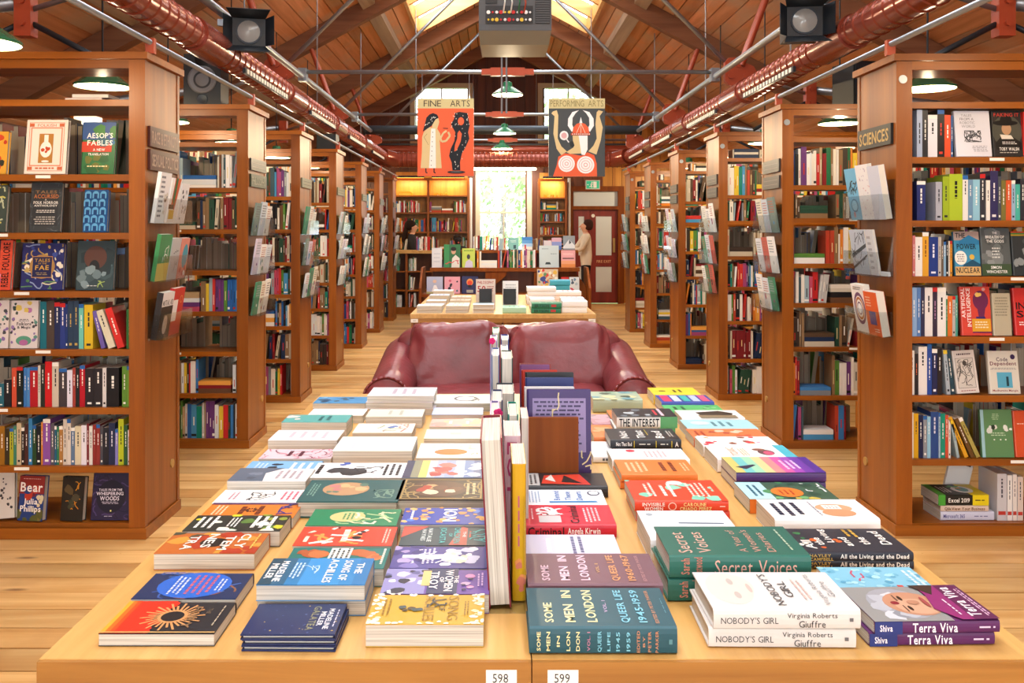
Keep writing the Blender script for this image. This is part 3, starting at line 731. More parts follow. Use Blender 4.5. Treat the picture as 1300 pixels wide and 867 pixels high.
STUFF = MB()                                              # the many shelved books too small to single out
PAL = ['f4f2ee', 'e9e6e2', 'efe9dc', 'f2f0ea', 'dfe6ea', 'c83a34', '3f7fc0', 'e9e4d8', 'd8d2c2', 'f2f0ea', 'b9452f', 'c22a2a', '8a1f26', '1f3f7a', '2a62a8', '4b94c4', '15806f', '1d6b46', '57863a', 'e0c23a', 'd9832e', 'e9a54a', '1e1e22', '2c2c30', '3d342c', '6b4a33', '8d6f4e', 'b39a74', '6a3b78', 'a34c7d', '9fb7bf', 'c9c9c7', '3c5560', '7f8890', 'dfe6ea', 'c04f6a', '274a3a']
def stuff_book(x, y, z, w, h, d, col, lean=0.0, fore=False, rr=random):
    X = Matrix.Translation((x, y, z)) @ Matrix.Rotation(lean, 4, 'Y')
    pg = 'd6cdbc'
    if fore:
        pg = rr.choice(['8f8270', 'a09380', '7d705f', '9a8e7c'])  # page edges darkened to paint the shade inside the case
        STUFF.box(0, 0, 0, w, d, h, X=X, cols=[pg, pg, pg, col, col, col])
        STUFF.box(-0.0008, 0.004, 0, 0.0012, d, h + 0.002, col, X=X); STUFF.box(w - 0.0012, 0.004, 0, w + 0.0008, d, h + 0.002, col, X=X)
    else:
        STUFF.box(0, 0, 0, w, d, h, X=X, cols=[pg, pg, col, col, pg, col])
        q = rr.random()
        if w > 0.012 and q < 0.75:
            c2 = rr.choice(['f4f1e8', 'e8d9a0', '1c1c1e', 'f4f1e8', 'c8382e'])
            if c2[:2] == col[:2]: c2 = '1c1c1e'
            a = rr.uniform(0.2, 0.45); b_ = a + rr.uniform(0.2, 0.4)
            STUFF.box(w * 0.40, -0.0006, h * a, w * 0.60, 0, h * min(b_, 0.93), c2, X=X)
            if q < 0.3: STUFF.box(0.001, -0.0005, h * 0.06, w - 0.001, 0, h * 0.13, rr.choice(['f4f1e8', 'c8382e', '222222']), X=X)
def fill_row(x0, x1, y, z, space, seed, pal=PAL, d=0.15, fore=False, gap=0.12, hh=(0.72, 0.92), run=0.4):
    rr = random.Random(seed); x = x0 + rr.uniform(0.0, 0.01)
    while x < x1 - 0.012:
        if rr.random() < gap * 0.12: x += rr.uniform(0.04, 0.12); continue
        w = rr.choice([rr.uniform(0.010, 0.022), rr.uniform(0.014, 0.036)]); h = space * rr.uniform(*hh); col = rr.choice(pal)
        n = rr.choice([2, 3]) if rr.random() < 0.07 else 1
        if rr.random() < 0.05 and not fore and x1 - x > 0.24:          # a few lying flat
            zz = z
            wl = rr.uniform(0.18, 0.22)
            for q in range(rr.randint(2, 4)):
                tt = rr.uniform(0.02, 0.04)
                if zz + tt > z + space * 0.9: break
                STUFF.box(x, y, zz, x + wl, y + d, zz + tt - 0.001, rr.choice(pal)); zz += tt
            x += wl + 0.01; continue
        ln = rr.uniform(0.06, 0.2) if rr.random() < 0.06 else 0.0
        for q in range(n):
            if x + w + h * math.sin(ln) > x1: x = x1; break
            stuff_book(x + (0 if ln >= 0 else h * math.sin(-ln)), y + rr.uniform(0, 0.012), z + (w * math.sin(ln) if ln > 0 else 0), w, h, d, col, ln, fore, rr)
            x += w / math.cos(ln) + 0.0012
            if ln and q == n - 1: x += h * math.sin(ln) + 0.004

# ---------------------------------------------------------------- bookcases
CASE_D = 0.46
CASE_L = 2.3
def bookcase(xa, s, Y0, zs, label, cards=True, seed=0):
    """xa: aisle face, s: -1 to the left of the aisle, +1 to the right; zs: tops of the shelves from the bottom"""
    o = empty('bookcase', (xa + s * CASE_L / 2, Y0 + CASE_D / 2, 0)); tag(o, label, 'bookcase', 'bookcases along the aisle')
    xo = xa + s * CASE_L
    def bx(name, xa_, y0, z0, xb_, y1, z1, mat='case_wood', par=o):
        return W(MB().box(min(xa_, xb_), y0, z0, max(xa_, xb_), y1, z1).build(name, mat, par))
    Y1 = Y0 + CASE_D
    bx('end_panel', xa + s * 0.004, Y0 + 0.03, 0, xa + s * 0.03, Y1 - 0.03, 2.235)
    bx('end_panel', xo - s * 0.004, Y0 + 0.03, 0, xo - s * 0.03, Y1 - 0.03, 2.235)
    for ya in (Y0, Y1 - 0.03):
        bx('stile', xa, ya, 0, xa + s * 0.075, ya + 0.03, 2.235); bx('stile', xo, ya, 0, xo - s * 0.075, ya + 0.03, 2.235)
        if ya == Y0: bx('header_rail', xa + s * 0.075, ya, 2.195, xo - s * 0.075, ya + 0.024, 2.235, 'case_wood_x')
    bx('cornice', xa - s * 0.018, Y0 - 0.02, 2.236, xo + s * 0.018, Y1 + 0.02, 2.268, 'case_wood_x')
    bx('plinth', xa - s * 0.008, Y0 - 0.008, 0, xo + s * 0.008, Y0 - 0.0005, 0.05, 'case_wood_x')
    bx('plinth', xa - s * 0.008, Y0 - 0.0, 0, xa - s * 0.0005, Y1, 0.05, 'case_wood_x')
    W(MB().cyl((xa + s * 0.004, Y0 + 0.36, 0.26), (xa - s * 0.002, Y0 + 0.36, 0.26), 0.022, n=16).build('vent_disc', 'brass', o))
    if s > 0: W(MB().cyl((xa + 0.03, Y0, 2.15), (xa + 0.03, Y0 - 0.004, 2.15), 0.02, n=16).build('number_disc', 'steel', o))
    xm = xa + s * 1.17
    bx('partition', xm - 0.012, Y0 + 0.012, 0, xm + 0.012, Y1 - 0.012, 2.235)
    for i, z in enumerate(zs):
        tk = 0.05 if i == 0 else 0.022
        for (p, q) in ((xa + s * 0.0305, xm - s * 0.0125), (xm + s * 0.0125, xo - s * 0.0305)):
            sh = bx('shelf', p, Y0 + 0.0305 if tk < 0.03 else Y0 + 0.0305, z - tk, q, Y1 - 0.0305, z, 'case_wood_x')
            # front lip between the stiles
            c0 = p + s * 0.045 if p == xa + s * 0.0305 else p; c1 = q if p == xa + s * 0.0305 else q - s * 0.045
            bx('shelf_lip', c0, Y0 + 0.012, z - max(tk, 0.03), c1, Y0 + 0.030, z, 'case_wood_x', sh)
            if cards and 0 < i < len(zs) - 1:
                xm_ = p + s * (0.45 + 0.1 * ((i * 7 + seed) % 3))
                W(MB().box(xm_ - 0.035, Y0 + 0.010, z - 0.018, xm_ + 0.035, Y0 + 0.0118, z - 0.004).build('shelf_card', 'card', sh))
    return o
LZ = [0.07, 0.335, 0.608, 0.881, 1.154, 1.427, 1.700, 2.050]
RZ = [0.055, 0.356, 0.657, 0.935, 1.220, 1.485, 1.785, 2.045]
R2Z = [0.05, 0.345, 0.667, 0.957, 1.218, 1.518, 1.736, 2.05]
L2Z = [0.057, 0.358, 0.634, 0.90, 1.17, 1.445, 1.72, 2.02]
LY = [4.224, 5.98, 7.56, 9.27, 11.0, 12.7, 14.35]
RY = [4.268, 5.97, 7.67, 9.37, 11.07, 12.77]
ORD = ['first', 'second', 'third', 'fourth', 'fifth', 'sixth', 'seventh', 'eighth', 'ninth', 'tenth']
LLAB = ['wooden bookcase holding folklore books, nearest the camera beside the display table', 'wooden bookcase with black loudspeaker on top', 'wooden bookcase directly behind the one with the loudspeaker']
RLAB = ['wooden bookcase with black SCIENCES sign on its end', 'wooden bookcase directly behind the SCIENCES bookcase', 'wooden bookcase second behind the SCIENCES bookcase']
for i, y in enumerate(LY):
    lab = LLAB[i] if i < 3 else '%s wooden bookcase from the camera in the row with the loudspeaker' % ORD[i]
    bookcase(CXL, -1, y, LZ if i == 0 else L2Z, lab, seed=i, cards=i < 3)
for i, y in enumerate(RY):
    lab = RLAB[i] if i < 3 else '%s wooden bookcase from the camera in the SCIENCES row' % ORD[i]
    bookcase(CXR, 1, y, RZ if i == 0 else R2Z, lab, seed=i + 3, cards=i < 3)
# shelves beyond the front pair, and the far sides of the front pair, are filled in bulk
for side, ys, xa, s in ((0, LY, CXL, -1), (1, RY, CXR, 1)):
    for i, y in enumerate(ys):
        zs = (LZ if i == 0 else L2Z) if side == 0 else (RZ if i == 0 else R2Z)
        xm = xa + s * 1.17
        ranges = [sorted((xa + s * 0.035, xm - s * 0.016))]
        if i < 3: ranges.append(sorted((xm + s * 0.016, xa + s * (CASE_L - 0.035))))
        for j, z in enumerate(zs):
            sp = (zs[j + 1] - z - 0.03) if j + 1 < len(zs) else 0.0
            for (p, q) in ranges:
                sd = side * 1000 + i * 50 + j * 3 + (7 if p > 0 else 0)
                inner = p == ranges[0][0]
                pal = PAL if (i + j) % 3 else ['7b1f24', '3d2f28', '274a3a', '1f3050', 'c9bfa8', 'e0d8c8', '54402f', '8a6f50']
                if j == len(zs) - 1:
                    if i > 1 and inner: fill_row(p + 0.1, q - 0.3, y + 0.06, z, 0.10, sd, pal)
                    continue
                if i > 0 or not inner: 
                    if inner and i in (1,) and side == 0 and j in (2, 4): fill_row(p, p + 0.25, y + 0.034, z, sp, sd, pal)
                    elif inner and i == 1 and side == 1 and j in (0, 4, 5): fill_row(p, p + (0.55 if j else 0.42), y + 0.034, z, sp, sd, pal)
                    elif inner and i == 1 and side == 1 and j == 5: pass
                    else: fill_row(p, q, y + 0.034, z, sp, sd, pal)
                # far side, fore-edges towards the camera
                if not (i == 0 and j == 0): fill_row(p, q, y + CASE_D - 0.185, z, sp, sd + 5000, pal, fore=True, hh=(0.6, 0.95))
# ---------------------------------------------------------------- lamps
def pendant(x, y, z, label, power, r_=0.155, green=True, cord_top=None, col=(1.0, 0.80, 0.52)):
    o = empty('pendant_lamp', (x, y, z)); tag(o, label, 'lamp', 'enamel pendant lamps')
    k_ = r_ / 0.155
    MB().lathe([(0.155 * k_, 0.0), (0.158 * k_, 0.012), (0.10 * k_, 0.055 * k_), (0.05 * k_, 0.085 * k_), (0.045 * k_, 0.13 * k_), (0.02 * k_, 0.14 * k_)], (0, 0, 0), 24).build('lamp_shade', 'enamel_green' if green else 'enamel_white', o, smooth=True, angle=0.7)
    MB().lathe([(0.154 * k_, 0.001), (0.096 * k_, 0.050 * k_), (0.046 * k_, 0.08 * k_), (0.0005, 0.082 * k_)], (0, 0, 0), 24).build('shade_lining', 'enamel_white', o, smooth=True)
    MB().lathe([(0.0005, 0.012), (0.022, 0.018), (0.032, 0.04), (0.024, 0.062), (0.012, 0.08)], (0, 0, 0), 12).build('light_bulb', 'bulb', o, smooth=True)
    top = (cord_top if cord_top else roof_z(abs(x - XC)) - 0.01) - z
    MB().cyl((0, 0, 0.14 * k_), (0, 0, top), 0.006, n=6).build('cord', 'black_plastic', o)
    ld = bpy.data.lights.new('lamp_glow', 'POINT'); ld.energy = power; ld.color = col; ld.shadow_soft_size = 0.03
    lo = bpy.data.objects.new('lamp_glow', ld); COL.objects.link(lo); lo.parent = o; lo.location = (0, 0, -0.02)
    return o
LP = 13
pend = [(-2.03, 3.55, 2.17, 'enamel pendant lamp at the picture edge above the folklore bookcase'),
        (-2.26, 5.2, 2.26, 'enamel pendant lamp seen through the open top of the folklore bookcase'),
        (-2.5, 6.9, 2.26, 'enamel pendant lamp behind the loudspeaker bookcase'), (-2.5, 8.55, 2.26, 'enamel pendant lamp in the third bay of the loudspeaker row'),
        (-2.5, 10.3, 2.26, 'enamel pendant lamp in the fourth bay of the loudspeaker row'), (-2.5, 12.0, 2.26, 'enamel pendant lamp in the fifth bay of the loudspeaker row'),
        (2.45, 3.45, 2.26, 'enamel pendant lamp in front of the SCIENCES bookcase'),
        (2.50, 5.25, 2.256, 'green pendant lamp seen through the open top of the SCIENCES bookcase'),
        (2.56, 6.75, 2.23, 'pendant lamp seen through the bookcase behind the SCIENCES one'), (2.55, 8.6, 2.26, 'enamel pendant lamp in the third bay of the SCIENCES row'),
        (2.55, 10.3, 2.26, 'enamel pendant lamp in the fourth bay of the SCIENCES row'), (2.55, 12.0, 2.26, 'enamel pendant lamp in the fifth bay of the SCIENCES row')]
for x, y, z, lab in pend: pendant(x, y, z, lab, 20 if y < 4 else 26 if y < 6 else 42)
pendant(3.3, 16.3, 2.45, 'enamel pendant lamp beyond the last bookcase of the SCIENCES row', 120)  # lamp added out of view to brighten the far right wall
pendant(-3.0, 16.3, 2.45, 'enamel pendant lamp beyond the last bookcase of the loudspeaker row', 90)  # lamp added out of view to light the desk and wall bookcases
pendant(XC, 7.97, 2.625, 'green pendant lamp hanging between the two painted banners', 60, 0.135, cord_top=NZ - 0.036)
pendant(XC, 10.9, 2.60, 'green pendant lamp half hidden behind the black screen housing', 90, 0.135, cord_top=NZ - 0.036)
pendant(XC - 0.01, 14.0, 2.69, 'small pendant lamp farthest away, just above the ribbed duct', 130, 0.16, cord_top=NZ - 0.036)
# ---------------------------------------------------------------- projector
o = empty('projector', (PX(654, 6.1), 6.1, PZ(66, 6.1) + 0.06)); tag(o, 'large dark grey projector with rear sockets hung above the aisle', 'projector')
pw, ph = 0.245, 0.33
MB().prism([(-pw, 0.085), (pw, 0.085), (pw - 0.0, ph), (-pw, ph)], 0, 0.5).build('casing', 'grey_plastic', o)
mb = MB(); vs_ = [(-pw, 0, 0.084), (pw, 0, 0.084), (pw, 0.5, 0.084), (-pw, 0.5, 0.084), (-pw + 0.015, 0.06, 0), (pw - 0.015, 0.06, 0), (pw - 0.015, 0.5, 0), (-pw + 0.015, 0.5, 0)]
mb.add(vs_, [(0, 1, 5, 4), (1, 2, 6, 5), (2, 3, 7, 6), (3, 0, 4, 7), (4, 5, 6, 7), (0, 3, 2, 1)]); mb.build('belly', 'beige_plastic', o)
pn = MB().box(-0.20, -0.006, 0.13, 0.12, -0.0005, 0.25).build('socket_panel', 'black_plastic', o)
rr = random.Random(2)
for i in range(22):
    sx, sz = -0.18 + (i % 11) * 0.028, 0.155 + (i // 11) * 0.05
    MB().cyl((sx, -0.016, sz), (sx, -0.0065, sz), 0.007 + 0.003 * (i % 3), n=8, col=rr.choice(['e0c040', 'd0d0d0', 'c03030', 'f0f0f0'])).build('socket', 'print', pn)
vt = MB().box(0.135, -0.004, 0.13, 0.235, -0.0005, 0.31).build('vent_grille', 'black_plastic', o)
for i in range(11): MB().box(0.138, -0.008, 0.136 + i * 0.0155, 0.232, -0.0042, 0.143 + i * 0.0155).build('vent_slat', 'grey_plastic', vt)
MB().box(-0.2, -0.006, 0.265, -0.12, -0.0005, 0.32).build('power_inlet', 'black_plastic', o)
for i, (xa, xb, c) in enumerate(((-0.08, -0.05, 'white_paint'), (-0.03, -0.045, 'white_paint'), (0.02, 0.0, 'enamel_green'), (0.06, 0.02, 'red_iron'))):
    MB().cyl((xa, -0.012, 0.2), (xa + 0.01, -0.05, 0.26), 0.005, n=6).cyl((xa + 0.01, -0.05, 0.26), (xb, -0.03, 0.55), 0.005, n=6).build('cable', c, o)
MB().cyl((0, 0.25, ph), (0, 0.25, roof_z(0.05) - 0.2 - (PZ(66, 6.1) + 0.02)), 0.025, n=12).build('mount_pole', 'steel', o)
# conduits down the middle
o = empty('conduit', (PX(640, 7.6), 7.6, 2.0)); tag(o, 'pair of pale cable conduits hanging in the middle below the projector', 'conduit')
for q in (-0.02, 0.02): MB().cyl((q, 0, 0.42), (q, 0, 2.9), 0.008, n=6).build('tube', 'steel', o)
# ---------------------------------------------------------------- stage spotlights and loudspeakers
def spotlight(x, y, z, rz, label):
    o = empty('stage_spotlight', (x, y, z), rz); tag(o, label, 'spotlight', 'stage spotlights')
    MB().box(-0.10, 0, -0.085, 0.10, 0.24, 0.085).build('lamp_body', 'black_plastic', o)
    MB().cyl((0, -0.012, 0), (0, 0.02, 0), 0.078, n=20).build('lens_ring', 'dark_steel', o, smooth=True, angle=0.8)
    MB().lathe([(0.0005, -0.035), (0.04, -0.028), (0.068, -0.0125)], (0, 0, 0), 20, axis='y').build('lens', 'lens', o, smooth=True)
    for (vs4) in ([(-0.1, 0, 0.085), (0.1, 0, 0.085), (0.13, -0.13, 0.115), (-0.13, -0.13, 0.115)], [(-0.1, 0, -0.085), (0.1, 0, -0.085), (0.13, -0.12, -0.14), (-0.13, -0.12, -0.14)],
                  [(-0.1, 0, -0.085), (-0.1, 0, 0.085), (-0.15, -0.09, 0.09), (-0.15, -0.09, -0.09)], [(0.1, 0, -0.085), (0.1, 0, 0.085), (0.15, -0.09, 0.09), (0.15, -0.09, -0.09)]):
        q = [Vector(v) for v in vs4]; n_ = (q[1] - q[0]).cross(q[2] - q[0]).normalized() * 0.003
        mb = MB(); mb.add([v for v in q] + [v + n_ for v in q], [(0, 1, 2, 3), (7, 6, 5, 4), (0, 4, 5, 1), (1, 5, 6, 2), (2, 6, 7, 3), (3, 7, 4, 0)]); mb.build('barn_door', 'dark_steel', o)
    top = NZ - 0.072 - z
    MB().cyl((-0.115, 0.1, 0), (-0.115, 0.1, top - 0.05), 0.008, n=6).cyl((0.115, 0.1, 0), (0.115, 0.1, top - 0.05), 0.008, n=6).cyl((-0.118, 0.1, top - 0.05), (0.118, 0.1, top - 0.05), 0.008, n=6).cyl((-0.115, 0.1, 0), (-0.10, 0.1, 0), 0.015, n=8).cyl((0.115, 0.1, 0), (0.10, 0.1, 0), 0.015, n=8).build('yoke', 'black_plastic', o)
    bx__ = (-1.70 if x < 0 else 1.92) - x
    MB().box(min(-0.02, bx__ - 0.02), 0.085, top - 0.045, max(0.02, bx__ + 0.02), 0.115, top - 0.004).build('hook_clamp', 'steel', o)
spotlight(-1.53, 5.6, 2.665, 0.25, 'black stage spotlight with barn doors beside the dark red duct')
spotlight(1.77, 5.2, 2.64, -0.15, 'black stage spotlight with barn doors beside the orange duct')
def speaker(x, y, z, rz, w, h, d, label, front=True):
    o = empty('loudspeaker', (x, y, z), rz); tag(o, label, 'loudspeaker', 'loudspeakers on the bookcases')
    MB().box(-w / 2, 0, 0, w / 2, d, h).build('cabinet', 'black_plastic', o)
    if front:
        MB().lathe([(0.0005, -0.004), (0.04, -0.003), (0.05, 0.005), (0.075, -0.012), (0.092, -0.014), (0.094, -0.001)], (0, 0, h * 0.50), 24, axis='y').build('woofer', 'cone_grey', o, smooth=True)
        MB().lathe([(0.0005, -0.03), (0.025, -0.022), (0.035, -0.012), (0.045, -0.012), (0.047, -0.001)], (0, 0, h * 0.90), 20, axis='y').build('tweeter', 'dark_steel', o, smooth=True)
        MB().lathe([(0.0005, -0.0015), (0.03, -0.002), (0.036, -0.004), (0.038, -0.001)], (0, 0, h * 0.12), 20, axis='y').build('bass_port', 'dark_steel', o, smooth=True)
    else:
        MB().box(-w / 2 + 0.01, -0.012, 0.01, w / 2 - 0.01, -0.0005, h - 0.01).build('speaker_grille', 'dark_steel', o)
TOP = CASE_H + 0.001
speaker(-1.955, 6.02, TOP, 0.10, 0.24, 0.34, 0.28, 'black loudspeaker with grey cone standing on the second bookcase')
speaker(PX(1098, 6.15), 6.05, TOP, 0.2, 0.26, 0.30, 0.25, 'dark loudspeaker with grille half hidden by the SCIENCES bookcase', False)
speaker(PX(420, 9.45) - 0.04, 9.4, TOP, 0.0, 0.2, 0.17, 0.2, 'small black loudspeaker lying on the fourth bookcase', False)
# ---------------------------------------------------------------- painted banners
def banner(px0, px1, py0, py1, Y, label, paint):
    w, h = (px1 - px0) * Y / F, (py1 - py0) * Y / F
    z0 = PZ(py1, Y)
    o = empty('banner', (PX(px0, Y) + w / 2, Y, z0)); tag(o, label, 'banner', 'painted banners over the aisle')
    MB().box(-w / 2, 0, 0, w / 2, 0.012, h).build('board', 'card', o)
    mb = MB(); P = Matrix.Translation((-w / 2, 0, 0)) @ Matrix.Rotation(PI / 2, 4, 'X'); paint(mb, P, w, h); mb.build('painting', 'print', o)
    for q in (-w * 0.42, w * 0.42): MB().cyl((q, 0.006, h), (q, 0.006, NZ - 0.02 - z0), 0.003, n=6).build('wire', 'steel', o)
def paint_arts(mb, P, w, h):
    def N(pts): return [((x - 50) / 360 * w, (1 - (y - 75) / 493) * h) for x, y in pts]
    mb.rect(0, 0, w, h * 0.872, 0.001, 'e2633c', P); mb.rect(0, h * 0.872, w, h, 0.001, 'cbbd88', P)
    mb.text('FINE', 0.11 * w, h * 0.895, 0.42 * w, h * 0.98, 0.0014, '4a4238', P, 0); mb.text('ARTS', 0.58 * w, h * 0.895, 0.93 * w, h * 0.98, 0.0014, '4a4238', P, 0)
    B = 'd8c08c'; K = '1d2026'
    mb.poly(N([(78, 420), (80, 320), (90, 288), (122, 258), (172, 260), (196, 300), (192, 345), (205, 518), (70, 518)]), 0.002, B, P)
    mb.poly(N([(137, 268), (165, 264), (168, 518), (124, 518)]), 0.0024, 'efeae0', P)
    for i in range(8): mb.ell(*N([(148 - i * 1.5, 290 + i * 30)])[0], 0.008 * w, 0.006 * h, 0.0028, K, P, 8)
    mb.poly(N([(150, 200), (184, 200), (189, 225), (182, 250), (176, 268), (142, 266)]), 0.0028, B, P)
    mb.poly(N([(128, 176), (150, 168), (176, 178), (186, 198), (166, 208), (140, 250), (112, 268), (84, 286), (98, 235), (108, 196)]), 0.0032, K, P)
    rr = random.Random(4)
    for i in range(16):
        t = rr.random(); cx, cy = N([(100 + 62 * t + rr.uniform(-14, 10), 262 - 74 * t + rr.uniform(-8, 8))])[0]; mb.rect(cx, cy, cx + 0.010 * w, cy + 0.010 * h, 0.0036, 'f2efe6', P)
    mb.stroke(N([(190, 310), (205, 350), (232, 345), (258, 312), (246, 288)]), 0.035 * w, 0.0028, B, P); mb.stroke(N([(196, 330), (214, 296), (236, 280)]), 0.032 * w, 0.0026, B, P)
    mb.stroke(N([(214, 264), (246, 266)]), 0.012 * w, 0.003, K, P); mb.stroke(N([(112, 300), (92, 320), (120, 370)]), 0.006 * w, 0.0029, '8a7448', P)
    for fx in (104, 156): mb.stroke(N([(fx, 518), (fx, 545), (fx + 10, 548)]), 0.02 * w, 0.0022, K, P)
    mb.poly(N([(290, 168), (318, 160), (370, 168), (376, 205), (384, 245), (374, 290), (382, 330), (360, 380), (334, 425), (322, 480), (324, 532), (274, 532), (268, 480), (252, 440), (262, 396), (286, 345), (292, 290), (276, 262), (264, 240), (284, 205)]), 0.002, K, P)
    mb.ell(*N([(328, 220)])[0], 0.055 * w, 0.052 * h, 0.0042, 'e2633c', P)
    mb.poly(N([(318, 278), (334, 300), (326, 350), (300, 405), (286, 412), (290, 370), (304, 330), (306, 296)]), 0.0042, 'e2633c', P)
    mb.ell(*N([(298, 543)])[0], 0.16 * w, 0.018 * h, 0.0044, K, P); mb.ell(*N([(298, 541)])[0], 0.10 * w, 0.007 * h, 0.0046, '6a6a6a', P)
    for i in range(70):
        x_, y_ = rr.uniform(262, 378), rr.uniform(172, 525); lim = (262 + max(0, (y_ - 420)) * 0.15, 378 - max(0, y_ - 300) * 0.25)
        if lim[0] < x_ < lim[1] and not (y_ > 270 and y_ < 400 and x_ < 290):
            cx, cy = N([(x_, y_)])[0]; mb.rect(cx, cy, cx + 0.008 * w, cy + 0.012 * h, 0.0032, 'f2efe6', P)
def paint_perf(mb, P, w, h):
    def N(pts): return [((x - 885) / 355 * w, (1 - (y - 78) / 492) * h) for x, y in pts]
    B = 'd8c08c'; O = 'e0613c'; Wt = 'efeeec'
    mb.rect(0, 0, w, h * 0.872, 0.001, '474b4c', P); mb.rect(0, h * 0.872, w, h, 0.001, 'cbbd88', P)
    mb.text('PERFORMING', 0.03 * w, h * 0.895, 0.63 * w, h * 0.98, 0.0014, '8a7d50', P, 0); mb.text('ARTS', 0.70 * w, h * 0.895, 0.97 * w, h * 0.98, 0.0014, '8a7d50', P, 0)
    mb.poly(N([(902, 172), (912, 160), (936, 152), (946, 185), (942, 330), (965, 380), (1000, 412), (965, 436), (935, 395), (915, 300), (922, 190)]), 0.002, B, P)
    mb.poly(N([(1188, 165), (1200, 152), (1228, 160), (1206, 190), (1226, 260), (1214, 340), (1186, 432), (1135, 412), (1168, 375), (1188, 330), (1180, 240)]), 0.002, B, P)
    for q in (1, -1):
        def m(x): return x if q == 1 else 2 * 1088 - x
        mb.poly(N([(m(1076), 152), (m(1034), 164), (m(1008), 205), (m(1006), 250), (m(1030), 288), (m(1048), 278), (m(1034), 245), (m(1036), 200), (m(1054), 172)]), 0.002, Wt, P)
    mb.poly(N([(1034, 300), (1040, 262), (1062, 238), (1088, 230), (1114, 238), (1136, 262), (1142, 300)]), 0.0024, O, P)
    mb.poly(N([(1078, 234), (1088, 195), (1098, 234)]), 0.0028, Wt, P)
    for a in (1060, 1088, 1116): mb.stroke(N([(1088, 234), (a, 298)]), 0.008 * w, 0.0028, 'f4d9c0', P)
    mb.rect(*N([(1026, 310)])[0], *N([(1146, 296)])[0], 0.0030, 'b8402a', P)
    for i in range(9): mb.ell(*N([(1036 + i * 13, 303)])[0], 0.012 * w, 0.008 * h, 0.0034, 'f0e0d0', P, 8)
    mb.poly(N([(1036, 312), (1090, 312), (1096, 400), (1120, 424), (1020, 428), (996, 416), (1040, 388), (1048, 374), (1038, 345)]), 0.0022, B, P)
    mb.ell(*N([(1036, 366)])[0], 0.05 * w, 0.04 * h, 0.0021, '2e3132', P)
    mb.poly(N([(1074, 312), (1130, 312), (1130, 400), (1112, 436), (1092, 432), (1082, 370)]), 0.0026, Wt, P)
    mb.poly(N([(912, 570), (936, 500), (946, 446), (985, 424), (1024, 428), (1092, 440), (1130, 418), (1172, 436), (1188, 490), (1190, 570)]), 0.0024, O, P)
    for cx, cy, r_ in ((998, 490, 52), (1118, 497, 55)):
        c = N([(cx, cy)])[0]
        for i, (k_, cc) in enumerate(((1, Wt), (0.80, 'd99a94'), (0.74, Wt), (0.52, 'd99a94'), (0.46, Wt), (0.24, 'd99a94'), (0.16, Wt))): mb.ell(c[0], c[1], r_ * k_ / 355 * w, r_ * k_ / 492 * h, 0.003 + i * 0.0002, cc, P)
    c = N([(982, 312)])[0]; mb.ell(c[0], c[1], 0.078 * w, 0.06 * h, 0.002, Wt, P); mb.ell(c[0], c[1], 0.05 * w, 0.038 * h, 0.0022, 'dba8a8', P); mb.stroke(N([(996, 332), (1012, 355)]), 0.02 * w, 0.002, Wt, P)
banner(530, 601.5, 125, 223.5, 7.93, 'orange FINE ARTS banner painted with a woman and a black sculpture', paint_arts)
banner(696.5, 768, 125, 224, 7.93, 'dark grey PERFORMING ARTS banner painted with a horned helmet singer', paint_perf)

# ---------------------------------------------------------------- signs and holders on the bookcase ends
def PE(s, xface, y, z):
    """print plane on an end panel facing the aisle; origin at its reader's lower left"""
    return frame((0, 1, 0), (0, 0, 1), (xface, y, z)) if s < 0 else frame((0, -1, 0), (0, 0, 1), (xface, y, z))
def end_sign(s, Y0, z0, h, text, label, bc='4a1c12', tc='c0a690', wide=0.39):
    xf = CXL if s < 0 else CXR
    y0 = Y0 + 0.035; y1 = y0 + wide
    d = -s * 1
    o = empty('section_sign', (xf - s * 0.004, (y0 + y1) / 2, z0)); tag(o, label, 'sign', 'section signs on the bookcase ends')
    xa, xb = sorted((xf + s * 0.003, xf - s * 0.012))
    W(MB().box(xa, y0, z0, xb, y1, z0 + h, bc).build('plaque', 'gloss_print', o))
    P = PE(s, xf - s * 0.0125, y0 if s < 0 else y1, z0)
    mb = MB()
    if text: mb.text(text, wide * 0.06, h * 0.2, wide * 0.94, h * 0.8, 0.0004, tc, P)
    else: mb.rect(wide * 0.08, h * 0.3, wide * 0.92, h * 0.34, 0.0004, tc, P); mb.rect(wide * 0.08, h * 0.64, wide * 0.92, h * 0.68, 0.0004, tc, P)
    W(mb.build('lettering', 'print', o))
end_sign(-1, LY[0], 1.835, 0.095, 'RACE & ETHNICITY', 'dark red RACE & ETHNICITY sign on the end of the folklore bookcase')
end_sign(-1, LY[0], 1.725, 0.095, 'SEXUAL POLITICS', 'dark red SEXUAL POLITICS sign on the end of the folklore bookcase')
end_sign(1, RY[0], 1.85, 0.10, 'SCIENCES', 'black SCIENCES sign with gold letters on a bookcase end', '22201f', 'c9a868')
end_sign(-1, LY[1], 1.84, 0.08, '', 'dark sign above the green PHILOSOPHY sign on a bookcase end', '3a3430', '8d8478')
end_sign(-1, LY[1], 1.73, 0.085, 'PHILOSOPHY', 'dark green PHILOSOPHY sign on a bookcase end', '2e3a2a', 'a0a088')
for i in range(2, 7): end_sign(-1, LY[i], 1.80, 0.08, '', 'small sign on the end of the %s bookcase of the loudspeaker row' % ORD[i], '6d6a55', '3a382e')
for i in range(1, 6):
    end_sign(1, RY[i], 1.83, 0.085, '', 'upper grey sign on the end of the %s bookcase of the SCIENCES row' % ORD[i], '4b4440', '8a827a', 0.36)
    end_sign(1, RY[i], 1.72, 0.085, '', 'lower grey sign on the end of the %s bookcase of the SCIENCES row' % ORD[i], '4b4440', '8a827a', 0.36)
